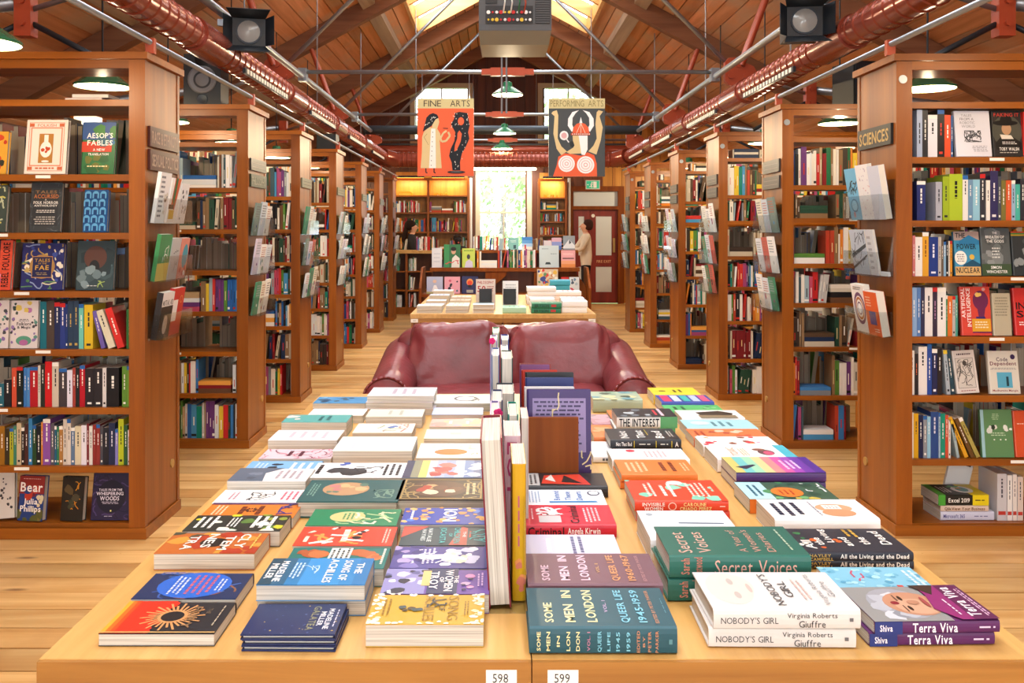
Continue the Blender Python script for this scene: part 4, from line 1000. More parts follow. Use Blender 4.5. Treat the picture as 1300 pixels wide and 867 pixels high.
def holder(s, Y0, z0, label, items, h=0.12, wide=0.40, y_in=0.03, depth=0.075):
    """clear acrylic tray on a bookcase end, with books standing in it. items: (width, height, thickness, colour, art, label)"""
    xf = CXL if s < 0 else CXR
    y0 = Y0 + y_in; y1 = y0 + wide; xo = xf - s * 0.012; xi = xf - s * depth
    o = empty('acrylic_holder', ((xo + xi) / 2, (y0 + y1) / 2, z0)); tag(o, label, 'book holder', 'clear acrylic book holders')
    def bx(nm, xa, ya, za, xb, yb, zb): W(MB().box(min(xa, xb), ya, za, max(xa, xb), yb, zb).build(nm, 'acrylic', o))
    bx('back_plate', xf - s * 0.001, y0, z0, xf - s * 0.004, y1, z0 + h * 1.6); bx('tray_base', xf - s * 0.004, y0, z0, xi, y1, z0 + 0.003)
    bx('front_plate', xi, y0, z0, xi - s * 0.003, y1, z0 + h)
    for yy in (y0, y1 - 0.003): bx('side_plate', xf - s * 0.004, yy, z0 + 0.003, xi, yy + 0.003, z0 + h)
    yy = y0 + 0.006
    for j, (w, hh, t, c, art, lab) in enumerate(items):
        ln = 0.10
        right = (0, 1, 0) if s < 0 else (0, -1, 0)
        up = (-s * 0.16, 0, 1)
        x_b = xf - s * (0.010 + 0.004 * j)
        T = frame(right, up, (x_b, yy + w / 2, z0 + 0.005))
        if lab: book(T, w, hh, t, c, lab, art, simple=True)
        else:
            k_ = len(STUFF.v); STUFF.box(-w / 2, 0, 0, w / 2, hh, t, c, X=T)
            draw_art(STUFF, art, w, hh, T @ Matrix.Translation((-w / 2, 0, t)), j + int(Y0 * 10))
        yy += w + 0.003
    return o
holder(-1, LY[0], 1.47, 'clear acrylic holder under the SEXUAL POLITICS sign, topmost on that end', [
    (0.135, 0.245, 0.018, 'f0eeea', [('L', 9, 0.1, 0.1, 0.5, 0.95, '5a5a60'), ('B', 8, 0.5, 0.2, 0.9, 0.9, 0.12, ['d8d0c0', '444444'])], 'white patterned paperback standing upright below the SEXUAL POLITICS sign'),
    (0.135, 0.225, 0.02, 'f2efe8', [('P', [(0.2, 0.35), (0.6, 0.3), (0.9, 1), (0.3, 1)], 'c9562a'), ('P', [(0.3, 0.5), (0.5, 0.4), (0.6, 1), (0.4, 1)], '2e6a3a'), ('R', 0.1, 0.1, 0.6, 0.3, 'd8b23a'), ('R', 0.0, 0.32, 0.5, 0.42, '2a2420')], 'paperback with orange and green collage cover below the SEXUAL POLITICS sign'),
    (0.11, 0.205, 0.018, 'e8e6e2', [('B', 14, 0.1, 0.1, 0.9, 0.9, 0.12, ['555555', 'aaaaaa', '222222'])], 'black and white paperback below the SEXUAL POLITICS sign')], )
holder(-1, LY[0], 1.195, 'clear acrylic holder with green and yellow book on the folklore bookcase end', [
    (0.15, 0.225, 0.02, '3f8a52', [('R', 0, 0, 1, 0.38, 'd9c060'), ('K', 5, 0.4, 0.4, 0.9, 0.8, 0.03, ['f2f2ee'])], 'green and yellow paperback in a clear holder on the folklore bookcase end'),
    (0.12, 0.205, 0.02, 'b9b9b6', [('K', 5, 0.2, 0.2, 0.8, 0.9, 0.03, ['333333'])], 'grey paperback in a clear holder beside the green and yellow one'),
    (0.11, 0.205, 0.02, 'd98a78', [('E', 0.6, 0.55, 0.35, 0.3, '3f9aae'), ('B', 4, 0.2, 0.1, 0.9, 0.4, 0.15, ['efe6dc', 'c04a3a'])], 'pink paperback with blue shape in a clear holder')])
holder(-1, LY[0], 0.92, 'clear acrylic holder with red and black books, lowest on that end', [
    (0.15, 0.225, 0.03, '2a2626', [('R', 0, 0.7, 1, 1, 'e4e0dc'), ('T', 'MUTUAL AID', 0.08, 0.72, 0.95, 0.84, '2a2a2a'), ('E', 0.5, 0.3, 0.2, 0.2, 'b9aca0')], 'black and white paperback in the lowest holder on the folklore bookcase end'),
    (0.16, 0.235, 0.02, 'c42a28', [('R', 0.1, 0.3, 0.5, 0.75, 'ece6e0'), ('O', 0.75, 0.75, 0.12, 0.08, 'e8a050', 'c42a28')], 'bright red paperback in the lowest holder on the folklore bookcase end')])
holder(1, RY[0], 1.49, 'clear acrylic holder just below the SCIENCES sign', [
    (0.13, 0.26, 0.03, 'd9dde6', [], 'thick pale grey book at the edge of the holder below the SCIENCES sign'),
    (0.15, 0.275, 0.022, 'f4f2ee', [('B', 28, 0.08, 0.05, 0.95, 0.95, 0.035, ['d06a6a', 'c0b0c0'])], 'white book with small pink marks below the SCIENCES sign'),
    (0.14, 0.265, 0.018, '7cc0de', [('K', 9, 0.1, 0.5, 0.95, 0.75, 0.05, ['16202a']), ('O', 0.5, 0.28, 0.32, 0.13, '51809a', '9fd4e8'), ('E', 0.4, 0.1, 0.1, 0.06, 'c08a90')], 'sky blue book with black lettering below the SCIENCES sign')], wide=0.435, y_in=0.012)
holder(1, RY[0], 1.215, 'clear acrylic holder with a bridge photograph, middle one on the SCIENCES bookcase', [
    (0.09, 0.02, 0.01, 'e8e8e8', [], None),
    (0.09, 0.225, 0.012, 'cfd3d6', [('L', 6, 0.1, 0.1, 0.6, 0.9, '9a9a9a')], 'slim grey booklet beside the bridge photograph on the SCIENCES bookcase'),
    (0.19, 0.225, 0.012, 'b9c4cf', [('K', 14, 0.02, 0.02, 0.98, 0.98, 0.03, ['3a434c', '59636d']), ('P', [(0, 0.35), (1, 0.62), (1, 0.7), (0, 0.45)], '39424a'), ('P', [(0, 0.1), (1, 0.42), (1, 0.46), (0, 0.16)], '39424a')], 'grey photograph book of a bridge in a clear holder on the SCIENCES bookcase')], wide=0.42)
holder(1, RY[0], 0.93, 'clear acrylic holder with orange book, lowest on the SCIENCES bookcase', [
    (0.15, 0.215, 0.04, 'e2602c', [('R', 0.25, 0.25, 0.75, 0.55, '2a3f9a'), ('L', 4, 0.1, 0.65, 0.5, 0.9, 'f2c8a8'), ('L', 2, 0.5, 0.08, 0.9, 0.18, 'f6e6d8')], 'orange book with blue square in the lowest holder of the SCIENCES bookcase'),
    (0.16, 0.24, 0.03, 'f0ede9', [('O', 0.5, 0.5, 0.42, 0.34, '6b3f6a', 'f0ede9'), ('O', 0.5, 0.5, 0.30, 0.24, 'b0662e', 'f0ede9'), ('O', 0.5, 0.5, 0.18, 0.14, '6b3f6a', 'f4f2f0'), ('L', 2, 0.1, 0.88, 0.8, 0.96, '555555')], 'white book with concentric purple rings in the lowest holder of the SCIENCES bookcase')], wide=0.40)
# holders farther down the aisle: their leaflets are too small to single out
LIGHT = ['efece6', 'e4e0d6', 'dfe4ea', 'f4f2ee', 'c9d4dc', 'e8e0cc', '7f8f86', 'b8c8d0', 'd8cfe0', 'c7675a', '4f8f6f']
for s, ys in ((-1, LY), (1, RY)):
    for i, y in enumerate(ys):
        if i == 0: continue
        for j, z0 in enumerate((1.42, 1.15, 0.90) if s > 0 else (1.40, 1.14, 0.87)):
            rr = random.Random(i * 10 + j + (100 if s > 0 else 0)); its = []; yy = 0.0
            while yy < 0.30:
                w = rr.uniform(0.10, 0.14); c = rr.choice(LIGHT)
                its.append((w, rr.uniform(0.19, 0.25), 0.012, c, [('L', 5, 0.1, 0.55, 0.9, 0.92, rr.choice(['666666', '99a0a8', 'b06a5a'])), ('B', 3, 0.2, 0.1, 0.8, 0.45, 0.16, [rr.choice(PAL), rr.choice(LIGHT)])], None)); yy += w + 0.003
            holder(s, y, z0, '%s acrylic holder on the %s bookcase end of the %s row' % (['upper', 'middle', 'lower'][j], ORD[i], 'loudspeaker' if s < 0 else 'SCIENCES'), its, wide=max(0.40, 0) if yy < 0.40 else yy + 0.01 if yy < 0.44 else 0.44, y_in=0.01)
# ---------------------------------------------------------------- books singled out on the two front bookcases
LB = 'the folklore bookcase'; RB = 'the SCIENCES bookcase'
ORD2 = ORD + ['eleventh', 'twelfth', 'thirteenth', 'fourteenth', 'fifteenth', 'sixteenth', 'seventeenth', 'eighteenth', 'nineteenth', 'twentieth',
              'twenty-first', 'twenty-second', 'twenty-third', 'twenty-fourth', 'twenty-fifth', 'twenty-sixth', 'twenty-seventh', 'twenty-eighth', 'twenty-ninth', 'thirtieth', 'thirty-first', 'thirty-second', 'thirty-third', 'thirty-fourth']
def room(Y0, z):
    """clear height above a shelf of a front bookcase"""
    zs = LZ if Y0 == LY[0] else RZ
    up = [q for q in zs if q > z + 0.02]
    return (up[0] if up else z + 0.3) - z - 0.034
def spines(Y0, z, items, place, shelf):
    """items: (px left, px right, py of head, colour[, shift of the head in px[, second colour]]) read off the shelf"""
    Y = Y0 + 0.036; xprev = -99
    for k_, it in enumerate(items):
        a, b_, top, c = it[:4]; sh = it[4] if len(it) > 4 else 0; c2 = it[5] if len(it) > 5 else None
        x0, x1 = PX(a, Y), PX(b_, Y); h = PZ(top, Y) - z
        x0 = max(x0, xprev); t = x1 - x0
        h = min(h, room(Y0, z)); ln = 0.0
        if sh:
            ln = math.atan2(sh * Y / F, h); h = math.hypot(h, sh * Y / F) * 0.97; t = (b_ - a) * Y / F
        xprev = max(x0 + t + 0.0006, xprev) if not sh else x0 + t / math.cos(ln) + 0.001
        d = 0.13 + 0.03 * ((k_ * 7 + len(items)) % 4) / 3
        R = Matrix.Rotation(ln, 4, 'Y')
        zz = z + (abs(t * math.sin(ln)) if ln > 0 else 0) + 0.0005
        T = Matrix.Translation((x0, Y + d / 2, zz)) @ R @ frame((0, 1, 0), (0, 0, 1), (0, 0, 0))
        tc = c2 or ('f2eee4' if cname(c) not in ('white', 'cream', 'pale grey', 'yellow', 'pale teal', 'pale blue', 'amber') else '2a2a30')
        rr = random.Random(k_ * 13 + int(z * 100)); u0 = rr.uniform(0.08, 0.25)
        sart = [('L', 1, u0, 0.30, u0 + rr.uniform(0.3, 0.5), 0.72, tc)]
        if rr.random() < 0.5: sart.append(('R', 0.88, 0.25, 0.93, 0.75, tc))
        if rr.random() < 0.25: sart.append(('R', 0.0, 0.0, 0.09, 1.0, rr.choice(['c22a2a', 'e0c23a', '2a62a8', 'f2eee4'])))
        book(T, d, h, max(t - 0.0004, 0.006), c, '%s book spine %s from the left on the %s shelf of %s' % (cname(c), ORD2[k_], shelf, place), sart=sart, simple=True)
def faceout(Y0, z, px0, px1, top, c, label, art, t=0.025, lean=0.13, back=0.0, rz=0.0, hard=True, tilt=0.0):
    Y = Y0 + 0.06 + back
    x0, x1 = PX(px0, Y), PX(px1, Y); w = x1 - x0; h = min((PZ(top, Y) - z) / math.cos(lean), room(Y0, z) - t * lean)
    T = Matrix.Translation(((x0 + x1) / 2, Y, z + 0.001)) @ Matrix.Rotation(rz, 4, 'Z') @ Matrix.Rotation(tilt, 4, 'Y') @ Matrix.Rotation(PI / 2 - lean, 4, 'X')
    if tilt: T.translation.z += abs(math.sin(tilt)) * w / 2
    return book(T, w, h, t, c, label, art, hard=hard)
Y0 = LY[0]
# top: two thin books lying flat
for i, (a, b_, c) in enumerate(((83, 130, 'd88a80'), (92, 138, 'e9e4de'))):
    book(frame((0, -1, 0), (1, 0, 0), (PX(a, 4.3), 4.36, LZ[7] + 0.001 + i * 0.017)), 0.13, (b_ - a) * 4.3 / F, 0.0155, c, '%s thin book lying flat on top of %s' % (['pink', 'white'][i], LB), simple=True)
faceout(Y0, LZ[6], -14, 11, 168, 'd9a03a', 'yellow and red book facing out at the left edge of the top display shelf', [('B', 8, 0.1, 0.1, 0.9, 0.9, 0.2, ['b83a2a', 'e8c050', '3a3a30']), ('E', 0.5, 0.85, 0.3, 0.08, 'c9492c')])
faceout(Y0, LZ[6], 33, 86, 153, 'e9ddcf', 'cream book with orange vase drawing facing out on the folklore bookcase', [('F', 0.08, 0.05, 0.92, 0.95, 0.012, 'c96a45'), ('F', 0.12, 0.14, 0.88, 0.86, 0.03, 'd98d70'), ('R', 0.33, 0.2, 0.67, 0.74, 'b07a3a'), ('E', 0.5, 0.45, 0.14, 0.15, 'efe6da'), ('R', 0.45, 0.55, 0.55, 0.72, 'efe6da'), ('E', 0.5, 0.23, 0.09, 0.02, 'efe6da'), ('B', 5, 0.43, 0.38, 0.57, 0.52, 0.06, ['c04a2a']), ('T', 'FOLKISH', 0.28, 0.87, 0.72, 0.925, 'c96a45', 0), ('L', 1, 0.25, 0.07, 0.75, 0.135, 'c96a45'), ('R', 0.09, 0.07, 0.2, 0.13, 'c96a45'), ('R', 0.8, 0.07, 0.91, 0.13, 'c96a45'), ('R', 0.09, 0.87, 0.2, 0.93, 'c96a45'), ('R', 0.8, 0.87, 0.91, 0.93, 'c96a45')])
faceout(Y0, LZ[6], 105, 147, 156, '2f6a3f', 'green and blue book with red band and white title facing out', [('R', 0, 0.66, 1, 1, '2c4f86'), ('B', 10, 0.1, 0.05, 0.9, 0.4, 0.2, ['2a5a34', '3d7a3a', '6a6a30']), ('R', 0, 0.42, 0.9, 0.62, 'c03c28'), ('B', 5, 0.5, 0.6, 1, 0.9, 0.2, ['34709a', '2a5a6a', '3d7a3a']), ('T', "AESOP'S", 0.14, 0.69, 0.92, 0.79, 'f2ece0'), ('T', 'FABLES', 0.16, 0.55, 0.92, 0.65, 'f2ece0'), ('T', 'A NEW', 0.34, 0.44, 0.7, 0.49, 'f2ece0'), ('T', 'TRANSLATION', 0.2, 0.355, 0.82, 0.40, 'f2ece0'), ('L', 1, 0.15, 0.12, 0.85, 0.17, 'e8d8a0')])
faceout(Y0, LZ[5], -30, 10, 236, '3f4a44', 'dark book with pale leaf pattern leaning at the left edge', [('K', 16, 0.1, 0.05, 0.95, 0.95, 0.05, ['c9c36a', 'b9c0a0'])], back=-0.015)
faceout(Y0, LZ[5], 39, 79, 232, '3c4043', 'dark grey folk horror anthology facing out on the folklore bookcase', [('K', 30, 0.02, 0.02, 0.98, 0.98, 0.014, ['6d7376', '565c60']), ('R', 0.1, 0.12, 0.9, 0.86, '33373a'), ('T', 'TALES', 0.16, 0.78, 0.84, 0.84, '8a6a4a'), ('T', 'ACCURSED', 0.12, 0.68, 0.9, 0.76, 'b8703f'), ('T', 'A', 0.47, 0.635, 0.53, 0.665, 'e6e2da'), ('T', 'FOLK HORROR', 0.12, 0.565, 0.9, 0.62, 'e6e2da'), ('T', 'ANTHOLOGY', 0.14, 0.51, 0.88, 0.55, 'e6e2da'), ('L', 2, 0.2, 0.38, 0.82, 0.45, 'd8d4cc'), ('L', 4, 0.15, 0.14, 0.88, 0.32, 'b8b4ac')])
faceout(Y0, LZ[5], 107, 138, 242, '1f4f86', 'blue book with rows of arches facing out on the folklore bookcase', [q for r_ in range(5) for c_ in range(3) for q in (('E', 0.2 + 0.31 * c_ - 0.04 * (r_ % 2), 0.13 + 0.19 * r_, 0.13, 0.075, '5ea0cc'), ('R', 0.07 + 0.31 * c_ - 0.04 * (r_ % 2), 0.03 + 0.19 * r_, 0.33 + 0.31 * c_ - 0.04 * (r_ % 2), 0.13 + 0.19 * r_, '5ea0cc'), ('R', 0.13 + 0.31 * c_ - 0.04 * (r_ % 2), 0.03 + 0.19 * r_, 0.27 + 0.31 * c_ - 0.04 * (r_ % 2), 0.14 + 0.19 * r_, '1a3f70'))])
faceout(Y0, LZ[4], -24, 16, 304, 'd8523a', 'orange red book with upright black title at the left edge', [('R', 0, 0, 0.62, 1, '3a3036'), ('B', 6, 0.05, 0.1, 0.55, 0.9, 0.25, ['d8a8b8', 'c05a7a', '242026']), ('V', 'REBEL FOLKLORE', 0.7, 0.06, 0.92, 0.95, '2a1a1a')])
faceout(Y0, LZ[4], 28, 82, 310, '2b2f66', 'ornate navy and gold book facing out on the folklore bookcase', [('K', 26, 0.03, 0.03, 0.97, 0.97, 0.028, ['d8cfae', '5f8a5a', 'a88a4a', '8f9fc0']), ('B', 16, 0.06, 0.05, 0.94, 0.95, 0.07, ['e4dcc8', '4f7a4a', 'b8a060', '3f4f96']), ('E', 0.5, 0.5, 0.3, 0.26, 'a8824a'), ('R', 0.26, 0.26, 0.74, 0.72, '26294f'), ('F', 0.26, 0.26, 0.74, 0.72, 0.015, 'b88a50'), ('T', 'TALES', 0.32, 0.60, 0.68, 0.67, 'b8923f'), ('T', 'OF THE', 0.4, 0.55, 0.6, 0.58, 'b8923f'), ('T', 'FAE', 0.34, 0.43, 0.66, 0.53, 'c9a04a'), ('L', 2, 0.36, 0.31, 0.64, 0.38, '9a8a5a')])
faceout(Y0, LZ[4], 98, 146, 307, '38474b', 'dark grey green book with a faint cave picture facing out', [('B', 14, 0.1, 0.15, 0.9, 0.9, 0.22, ['2c3a3e', '44565a', '55686c']), ('E', 0.5, 0.66, 0.3, 0.24, '5a3f38'), ('E', 0.48, 0.45, 0.14, 0.16, '262c2e'), ('B', 6, 0.1, 0.1, 0.9, 0.45, 0.14, ['6a7c80', '7d9094']), ('L', 1, 0.3, 0.07, 0.6, 0.1, 'd0d4d0'), ('K', 4, 0.6, 0.05, 0.95, 0.18, 0.02, ['9ab060'])])
# fourth display row
FA = [('B', 4, 0.08, 0.72, 0.3, 0.95, 0.1, ['3d4a46', '4f5a54']), ('B', 6, 0.3, 0.78, 0.72, 0.95, 0.12, ['a868a0', 'b87ab0', 'd8c060']), ('B', 10, 0.05, 0.1, 0.2, 0.7, 0.07, ['4a4a50', '8a70a8']), ('B', 10, 0.8, 0.1, 0.95, 0.8, 0.07, ['4a4a50', '8a70a8', '5a8a80']), ('E', 0.5, 0.16, 0.28, 0.1, '5a9a80'), ('E', 0.5, 0.12, 0.16, 0.06, 'b06a9a'), ('L', 2, 0.3, 0.56, 0.7, 0.62, '55505a'), ('T', 'Folklore', 0.24, 0.48, 0.76, 0.55, '2f2c34'), ('T', '& Magic', 0.26, 0.40, 0.74, 0.47, '2f2c34')]
faceout(Y0, LZ[3], -24, 13, 382, 'ddd3cf', 'pale magic book at the left edge, partly cut off', FA, t=0.02, lean=0.06)
faceout(Y0, LZ[3], 15, 50, 382, 'ddd3cf', 'pale book with purple bird and black title facing out', FA, t=0.02, lean=0.06)
spines(Y0, LZ[3], [(51, 59, 383, '1f6a78'), (59, 69, 382, '4a3f38'), (69, 76, 384, '232c52'), (76, 83, 385, '2a3a7c'), (83, 86, 386, '25386e'), (86, 93, 382, '2c3f55', 0, 'c0a050'), (93, 100, 382, '2c3f55', 0, 'c0a050'), (100, 106, 386, '6fbfae'), (107, 118, 387, 'd6b52c'),
                    (128.5, 134, 394, '6a5aa0', -12), (138, 147, 394, 'd8d0b4', -17), (149.5, 158.5, 391, 'd0302a', -17), (160.5, 168, 393, '2f6a34')], LB, 'fifth')
spines(Y0, LZ[2], [(-3, 5, 487, '2f6a7a'), (5, 14, 482, '26262a'), (15, 21, 467, 'd0533a'), (21, 29, 466, '1f2420'), (30, 34, 467, '3f78b8'), (34, 38, 467, '4a86c4'), (38, 48, 466, 'b02028'), (48, 51.5, 464, 'cfc8bc'), (51.5, 57, 463, '2a2f2a'), (57, 66, 459, 'c81f24'), (66, 74.5, 460, 'cbbfac'), (75, 85, 468, '433c40'), (85, 92, 470, 'dedcea'), (92, 96, 467, 'a04038'), (96, 101, 467, '222626'), (101, 108, 464, 'b01a2a'), (108, 119, 468, '2a262a'), (119, 130, 468, '2c282c'), (130, 135, 467, 'd8d4d0', 0, '222222'), (135, 151, 467, '1c1a1c'), (155, 161, 465, '5f8a34'), (161, 167.5, 465, '6c9a3a')], LB, 'sixth')
spines(Y0, LZ[1], [(-1, 6, 541, '9a6a20'), (6, 12, 544, '3a3020'), (12, 17, 544, 'b0b030'), (17, 21, 541, '3f7f66'), (21, 27, 537, 'cbb894'), (27, 31, 543, '2c2624'), (31, 36, 538, '4a2c26'), (36, 41, 531, '3a7fb0'), (41, 46, 540, '2c4a2c'), (46, 52, 541, '1e2026'), (52, 54.5, 536, 'd0803a'), (54.5, 64, 532, '8a52a0'), (64, 69, 538, '5a5560'), (69, 72, 541, '2a5f7a'), (72, 75, 542, '2f7a58'), (75, 80, 541, 'a8783f'), (80, 85, 532, 'd0c6b8'), (85, 90, 532, 'd8cfc2'), (90, 95, 543, '5f7896'), (95, 103, 541, 'd9cfae'), (103, 110, 540, 'e4e2ea'), (110, 113, 538, '7a2a30'), (113, 117.5, 541, 'e0dcd4'), (117.5, 122, 539, '8a2f2c'), (122, 127, 539, '8f3430'), (127, 131, 541, '4a4a52'), (131, 138, 543, '24262e', 0, 'dadada'), (138, 146, 537, '262f4e', 0, 'dadae6'), (146, 150, 545, '8480c0'), (150, 157, 532, 'b8c42a', 0, '2a2a20'), (157, 162, 540, '2c5a34'), (162, 165, 546, 'e0d8d8'), (165, 168, 547, 'b8b4b0')], LB, 'seventh')
faceout(Y0, LZ[0], -12, 22, 602, 'cfc6bb', 'pale book with small dark icons leaning at the lower left corner', [('B', 20, 0.1, 0.1, 0.9, 0.9, 0.06, ['3a3636', '5a5656']), ('R', 0, 0, 0.12, 1, 'b06a4a')], lean=0.2, tilt=-0.10)
faceout(Y0, LZ[0], 26, 60, 605, '2a3f78', 'red and blue novel with big white title on the bottom shelf', [('R', 0, 0.6, 1, 1, '8a2f2a'), ('B', 10, 0, 0.0, 1, 0.25, 0.2, ['5a5a30', '7a6a3a', '3a4a2a']), ('B', 6, 0, 0.5, 1, 0.75, 0.2, ['b03a2a', '6a2a3a', '2a3f78']), ('B', 5, 0.75, 0.35, 1, 0.6, 0.1, ['d8c8a0']), ('T', 'Bear', 0.06, 0.65, 0.94, 0.86, 'f4ece4'), ('T', 'Julia', 0.22, 0.37, 0.78, 0.5, 'f4ece4'), ('T', 'Phillips', 0.1, 0.17, 0.92, 0.34, 'f4ece4'), ('L', 1, 0.15, 0.92, 0.85, 0.95, 'd0a8a0')], t=0.035, rz=-0.12)
faceout(Y0, LZ[0], 80, 110, 606, '2b2620', 'dark book with golden dragon outline facing out on the bottom shelf', [('K', 8, 0.15, 0.1, 0.9, 0.9, 0.035, ['c07a20', 'd08a28']), ('B', 6, 0.25, 0.2, 0.75, 0.8, 0.18, ['3f4030', '4a4434', '5a4a30'])], t=0.035, rz=-0.1)
faceout(Y0, LZ[0], 117, 166, 603, '2c2240', 'dark purple book with white capitals facing out on the bottom shelf', [('K', 24, 0.03, 0.03, 0.97, 0.97, 0.03, ['3c2c56', '241c36', '4a3a66']), ('E', 0.5, 0.5, 0.38, 0.35, '1f1a2a'), ('T', 'TALES FROM THE', 0.18, 0.62, 0.78, 0.67, 'e4dce8'), ('T', 'WHISPERING', 0.12, 0.53, 0.82, 0.60, 'e4dce8'), ('T', 'WOODS', 0.22, 0.42, 0.72, 0.51, 'e4dce8'), ('L', 2, 0.25, 0.34, 0.72, 0.40, 'b8b0c0'), ('E', 0.52, 0.2, 0.02, 0.02, 'e8e080'), ('L', 1, 0.35, 0.07, 0.6, 0.1, 'b8b0c0')], lean=0.18)
# SCIENCES bookcase
Y0 = RY[0]
spines(Y0, RZ[6], [(1164, 1171, 134, 'a9b8d0'), (1171, 1178, 136, '2c2c30'), (1178, 1190, 146, 'e2e0e4'), (1190, 1199, 137, '26201f', 0, 'd03a2a'), (1199, 1207, 146, 'd8502c'), (1207, 1210, 147, '3a5a8a')], RB, 'second')
faceout(Y0, RZ[6], 1211, 1256, 140, 'dcdbe2', 'white robot story book with ornate heart drawing facing out', [('T', 'TALES', 0.2, 0.87, 0.5, 0.93, '8a8a92', 0), ('T', 'FROM A', 0.16, 0.79, 0.55, 0.85, '6a6a72', 0), ('T', 'ROBOTIC', 0.16, 0.71, 0.58, 0.77, '8a8a92', 0), ('T', 'WORLD', 0.2, 0.63, 0.58, 0.69, '8a8a92', 0), ('K', 26, 0.26, 0.32, 0.72, 0.56, 0.02, ['2a2a30', '4a4a50']), ('L', 4, 0.45, 0.1, 0.9, 0.24, 'a0a0a6')], lean=0.14)
faceout(Y0, RZ[6], 1258, 1296, 141, '2b2826', 'dark book with portrait in a black hat facing out', [('E', 0.5, 0.55, 0.5, 0.35, '4a4a40'), ('E', 0.48, 0.6, 0.16, 0.13, 'b08a68'), ('E', 0.45, 0.73, 0.42, 0.06, '161414'), ('E', 0.48, 0.8, 0.2, 0.1, '161414'), ('P', [(0.1, 0.3), (0.35, 0.48), (0.65, 0.44), (0.95, 0.3), (0.95, 0.15), (0.1, 0.15)], '1a1817'), ('P', [(0.25, 0.48), (0.62, 0.46), (0.7, 0.38), (0.3, 0.38)], 'd8d0c0'), ('T', 'FAKING IT', 0.08, 0.87, 0.92, 0.95, 'b83a30'), ('L', 2, 0.3, 0.26, 0.8, 0.33, 'e0dcd4'), ('T', 'TOBY WALSH', 0.2, 0.13, 0.85, 0.2, 'f0ece4'), ('L', 1, 0.2, 0.07, 0.85, 0.1, 'd0ccc4')], lean=0.12)
spines(Y0, RZ[6], [(1299, 1307, 142, 'c8302c'), (1308, 1318, 145, '3a3a40')], 'the far right', 'second')
spines(Y0, RZ[5], [(1164, 1175, 230, '27306a'), (1188, 1196, 231, 'a8aab4'), (1197, 1205, 224, '9ab028'), (1205, 1222, 221, 'aac030', 0, '1a1a1a'), (1222, 1229, 223, 'e4e2dc'), (1229, 1235, 228, '6a90b0'), (1235, 1244, 228, '8ec0d4'), (1244, 1251, 221, '35353c'), (1252, 1257, 229, 'e8e4dc'), (1257, 1267, 217, '34305a', 0, 'e8e4e0'), (1267, 1271, 224, '4a5058'), (1271, 1277, 229, '7a7038'), (1277, 1284, 229, 'd05a30'), (1284, 1289, 229, '98b4cc'), (1289, 1295, 234, '4ab0a0'), (1295, 1302, 227, '303038'), (1303, 1312, 230, 'c8a040')], RB, 'third')
spines(Y0, RZ[4], [(1158.5, 1162, 299, 'd07a7a'), (1162, 1171, 301, 'ece8e2'), (1171, 1179, 295, 'dba030', 0, '6a3a1a'), (1179, 1191, 301, '233a80', 0, 'e8e8f0'), (1191, 1195, 301, 'b8b4ac'), (1195, 1198, 305, '6a5a4a'), (1198, 1201, 307, '8ab0cc'), (1201, 1204, 305, '26262a'), (1204, 1206, 306, 'd8d4c4'), (1206, 1209, 306, 'd8922c')], RB, 'fourth')
faceout(Y0, RZ[4], 1210, 1242, 295, '3f8fb4', 'blue book with white circle and sand coloured edges facing out', [('R', 0, 0.8, 1, 1, 'a8948c'), ('P', [(0.2, 0.78), (0.6, 0.92), (1, 0.8), (1, 0.7), (0.2, 0.7)], '2f7aa8'), ('E', 0.24, 0.4, 0.24, 0.16, 'f0ece4'), ('L', 4, 0.08, 0.3, 0.4, 0.5, '8a8a8a'), ('P', [(0.35, 0.25), (0.7, 0.36), (1, 0.26), (1, 0.2), (0.3, 0.2)], '24506a'), ('R', 0, 0, 1, 0.2, 'd8b070'), ('E', 0.68, 0.42, 0.1, 0.06, 'd8b04a'), ('T', 'THE', 0.06, 0.86, 0.45, 0.97, '2a2a30'), ('T', 'POWER', 0.1, 0.6, 0.86, 0.72, '20303c'), ('T', 'NUCLEAR', 0.04, 0.06, 0.96, 0.18, '20242c')], lean=0.12, back=0.0)
faceout(Y0, RZ[4], 1244, 1281, 290, '555b5c', 'misty grey book with dark green band facing out', [('B', 12, 0.1, 0.25, 0.9, 0.9, 0.25, ['6a7070', '7c8282', '4a5050', '8a9090']), ('R', 0, 0, 1, 0.24, '3f5238'), ('T', 'THE', 0.42, 0.87, 0.58, 0.92, 'e8e8e4'), ('T', 'BREATH OF', 0.18, 0.78, 0.82, 0.84, 'e8e8e4'), ('T', 'THE GODS', 0.2, 0.69, 0.8, 0.75, 'e8e8e4'), ('L', 4, 0.35, 0.35, 0.65, 0.6, 'd0d4d0'), ('T', 'SIMON', 0.3, 0.14, 0.66, 0.2, 'f0f0ec'), ('T', 'WINCHESTER', 0.14, 0.05, 0.86, 0.11, 'f0f0ec')], lean=0.13)
faceout(Y0, RZ[4], 1283, 1314, 295, '33383a', 'dark book with colour strip at its head facing out', [('G', 0, 0.9, 1, 1, ['c0a030', '4a8a4a', 'b83a2a']), ('B', 8, 0.1, 0.1, 0.9, 0.8, 0.2, ['4a5254', '22282a', '8a9090'])], lean=0.13)
spines(Y0, RZ[3], [(1157, 1164, 365, '8fb0d8'), (1164, 1169, 365, '5a80b8'), (1169, 1174, 365, '343450'), (1174, 1184, 365, 'e6e2de'), (1184, 1190, 365, '3a2f40', 0, 'c08ab0'), (1190, 1201, 365, 'e8e6e2'), (1201, 1203, 375, '3a8a5a'), (1203, 1209, 376, 'd8702c'), (1209, 1213, 376, 'b8b4b0'), (1213, 1216, 375, '4a9a8a')], RB, 'fifth')
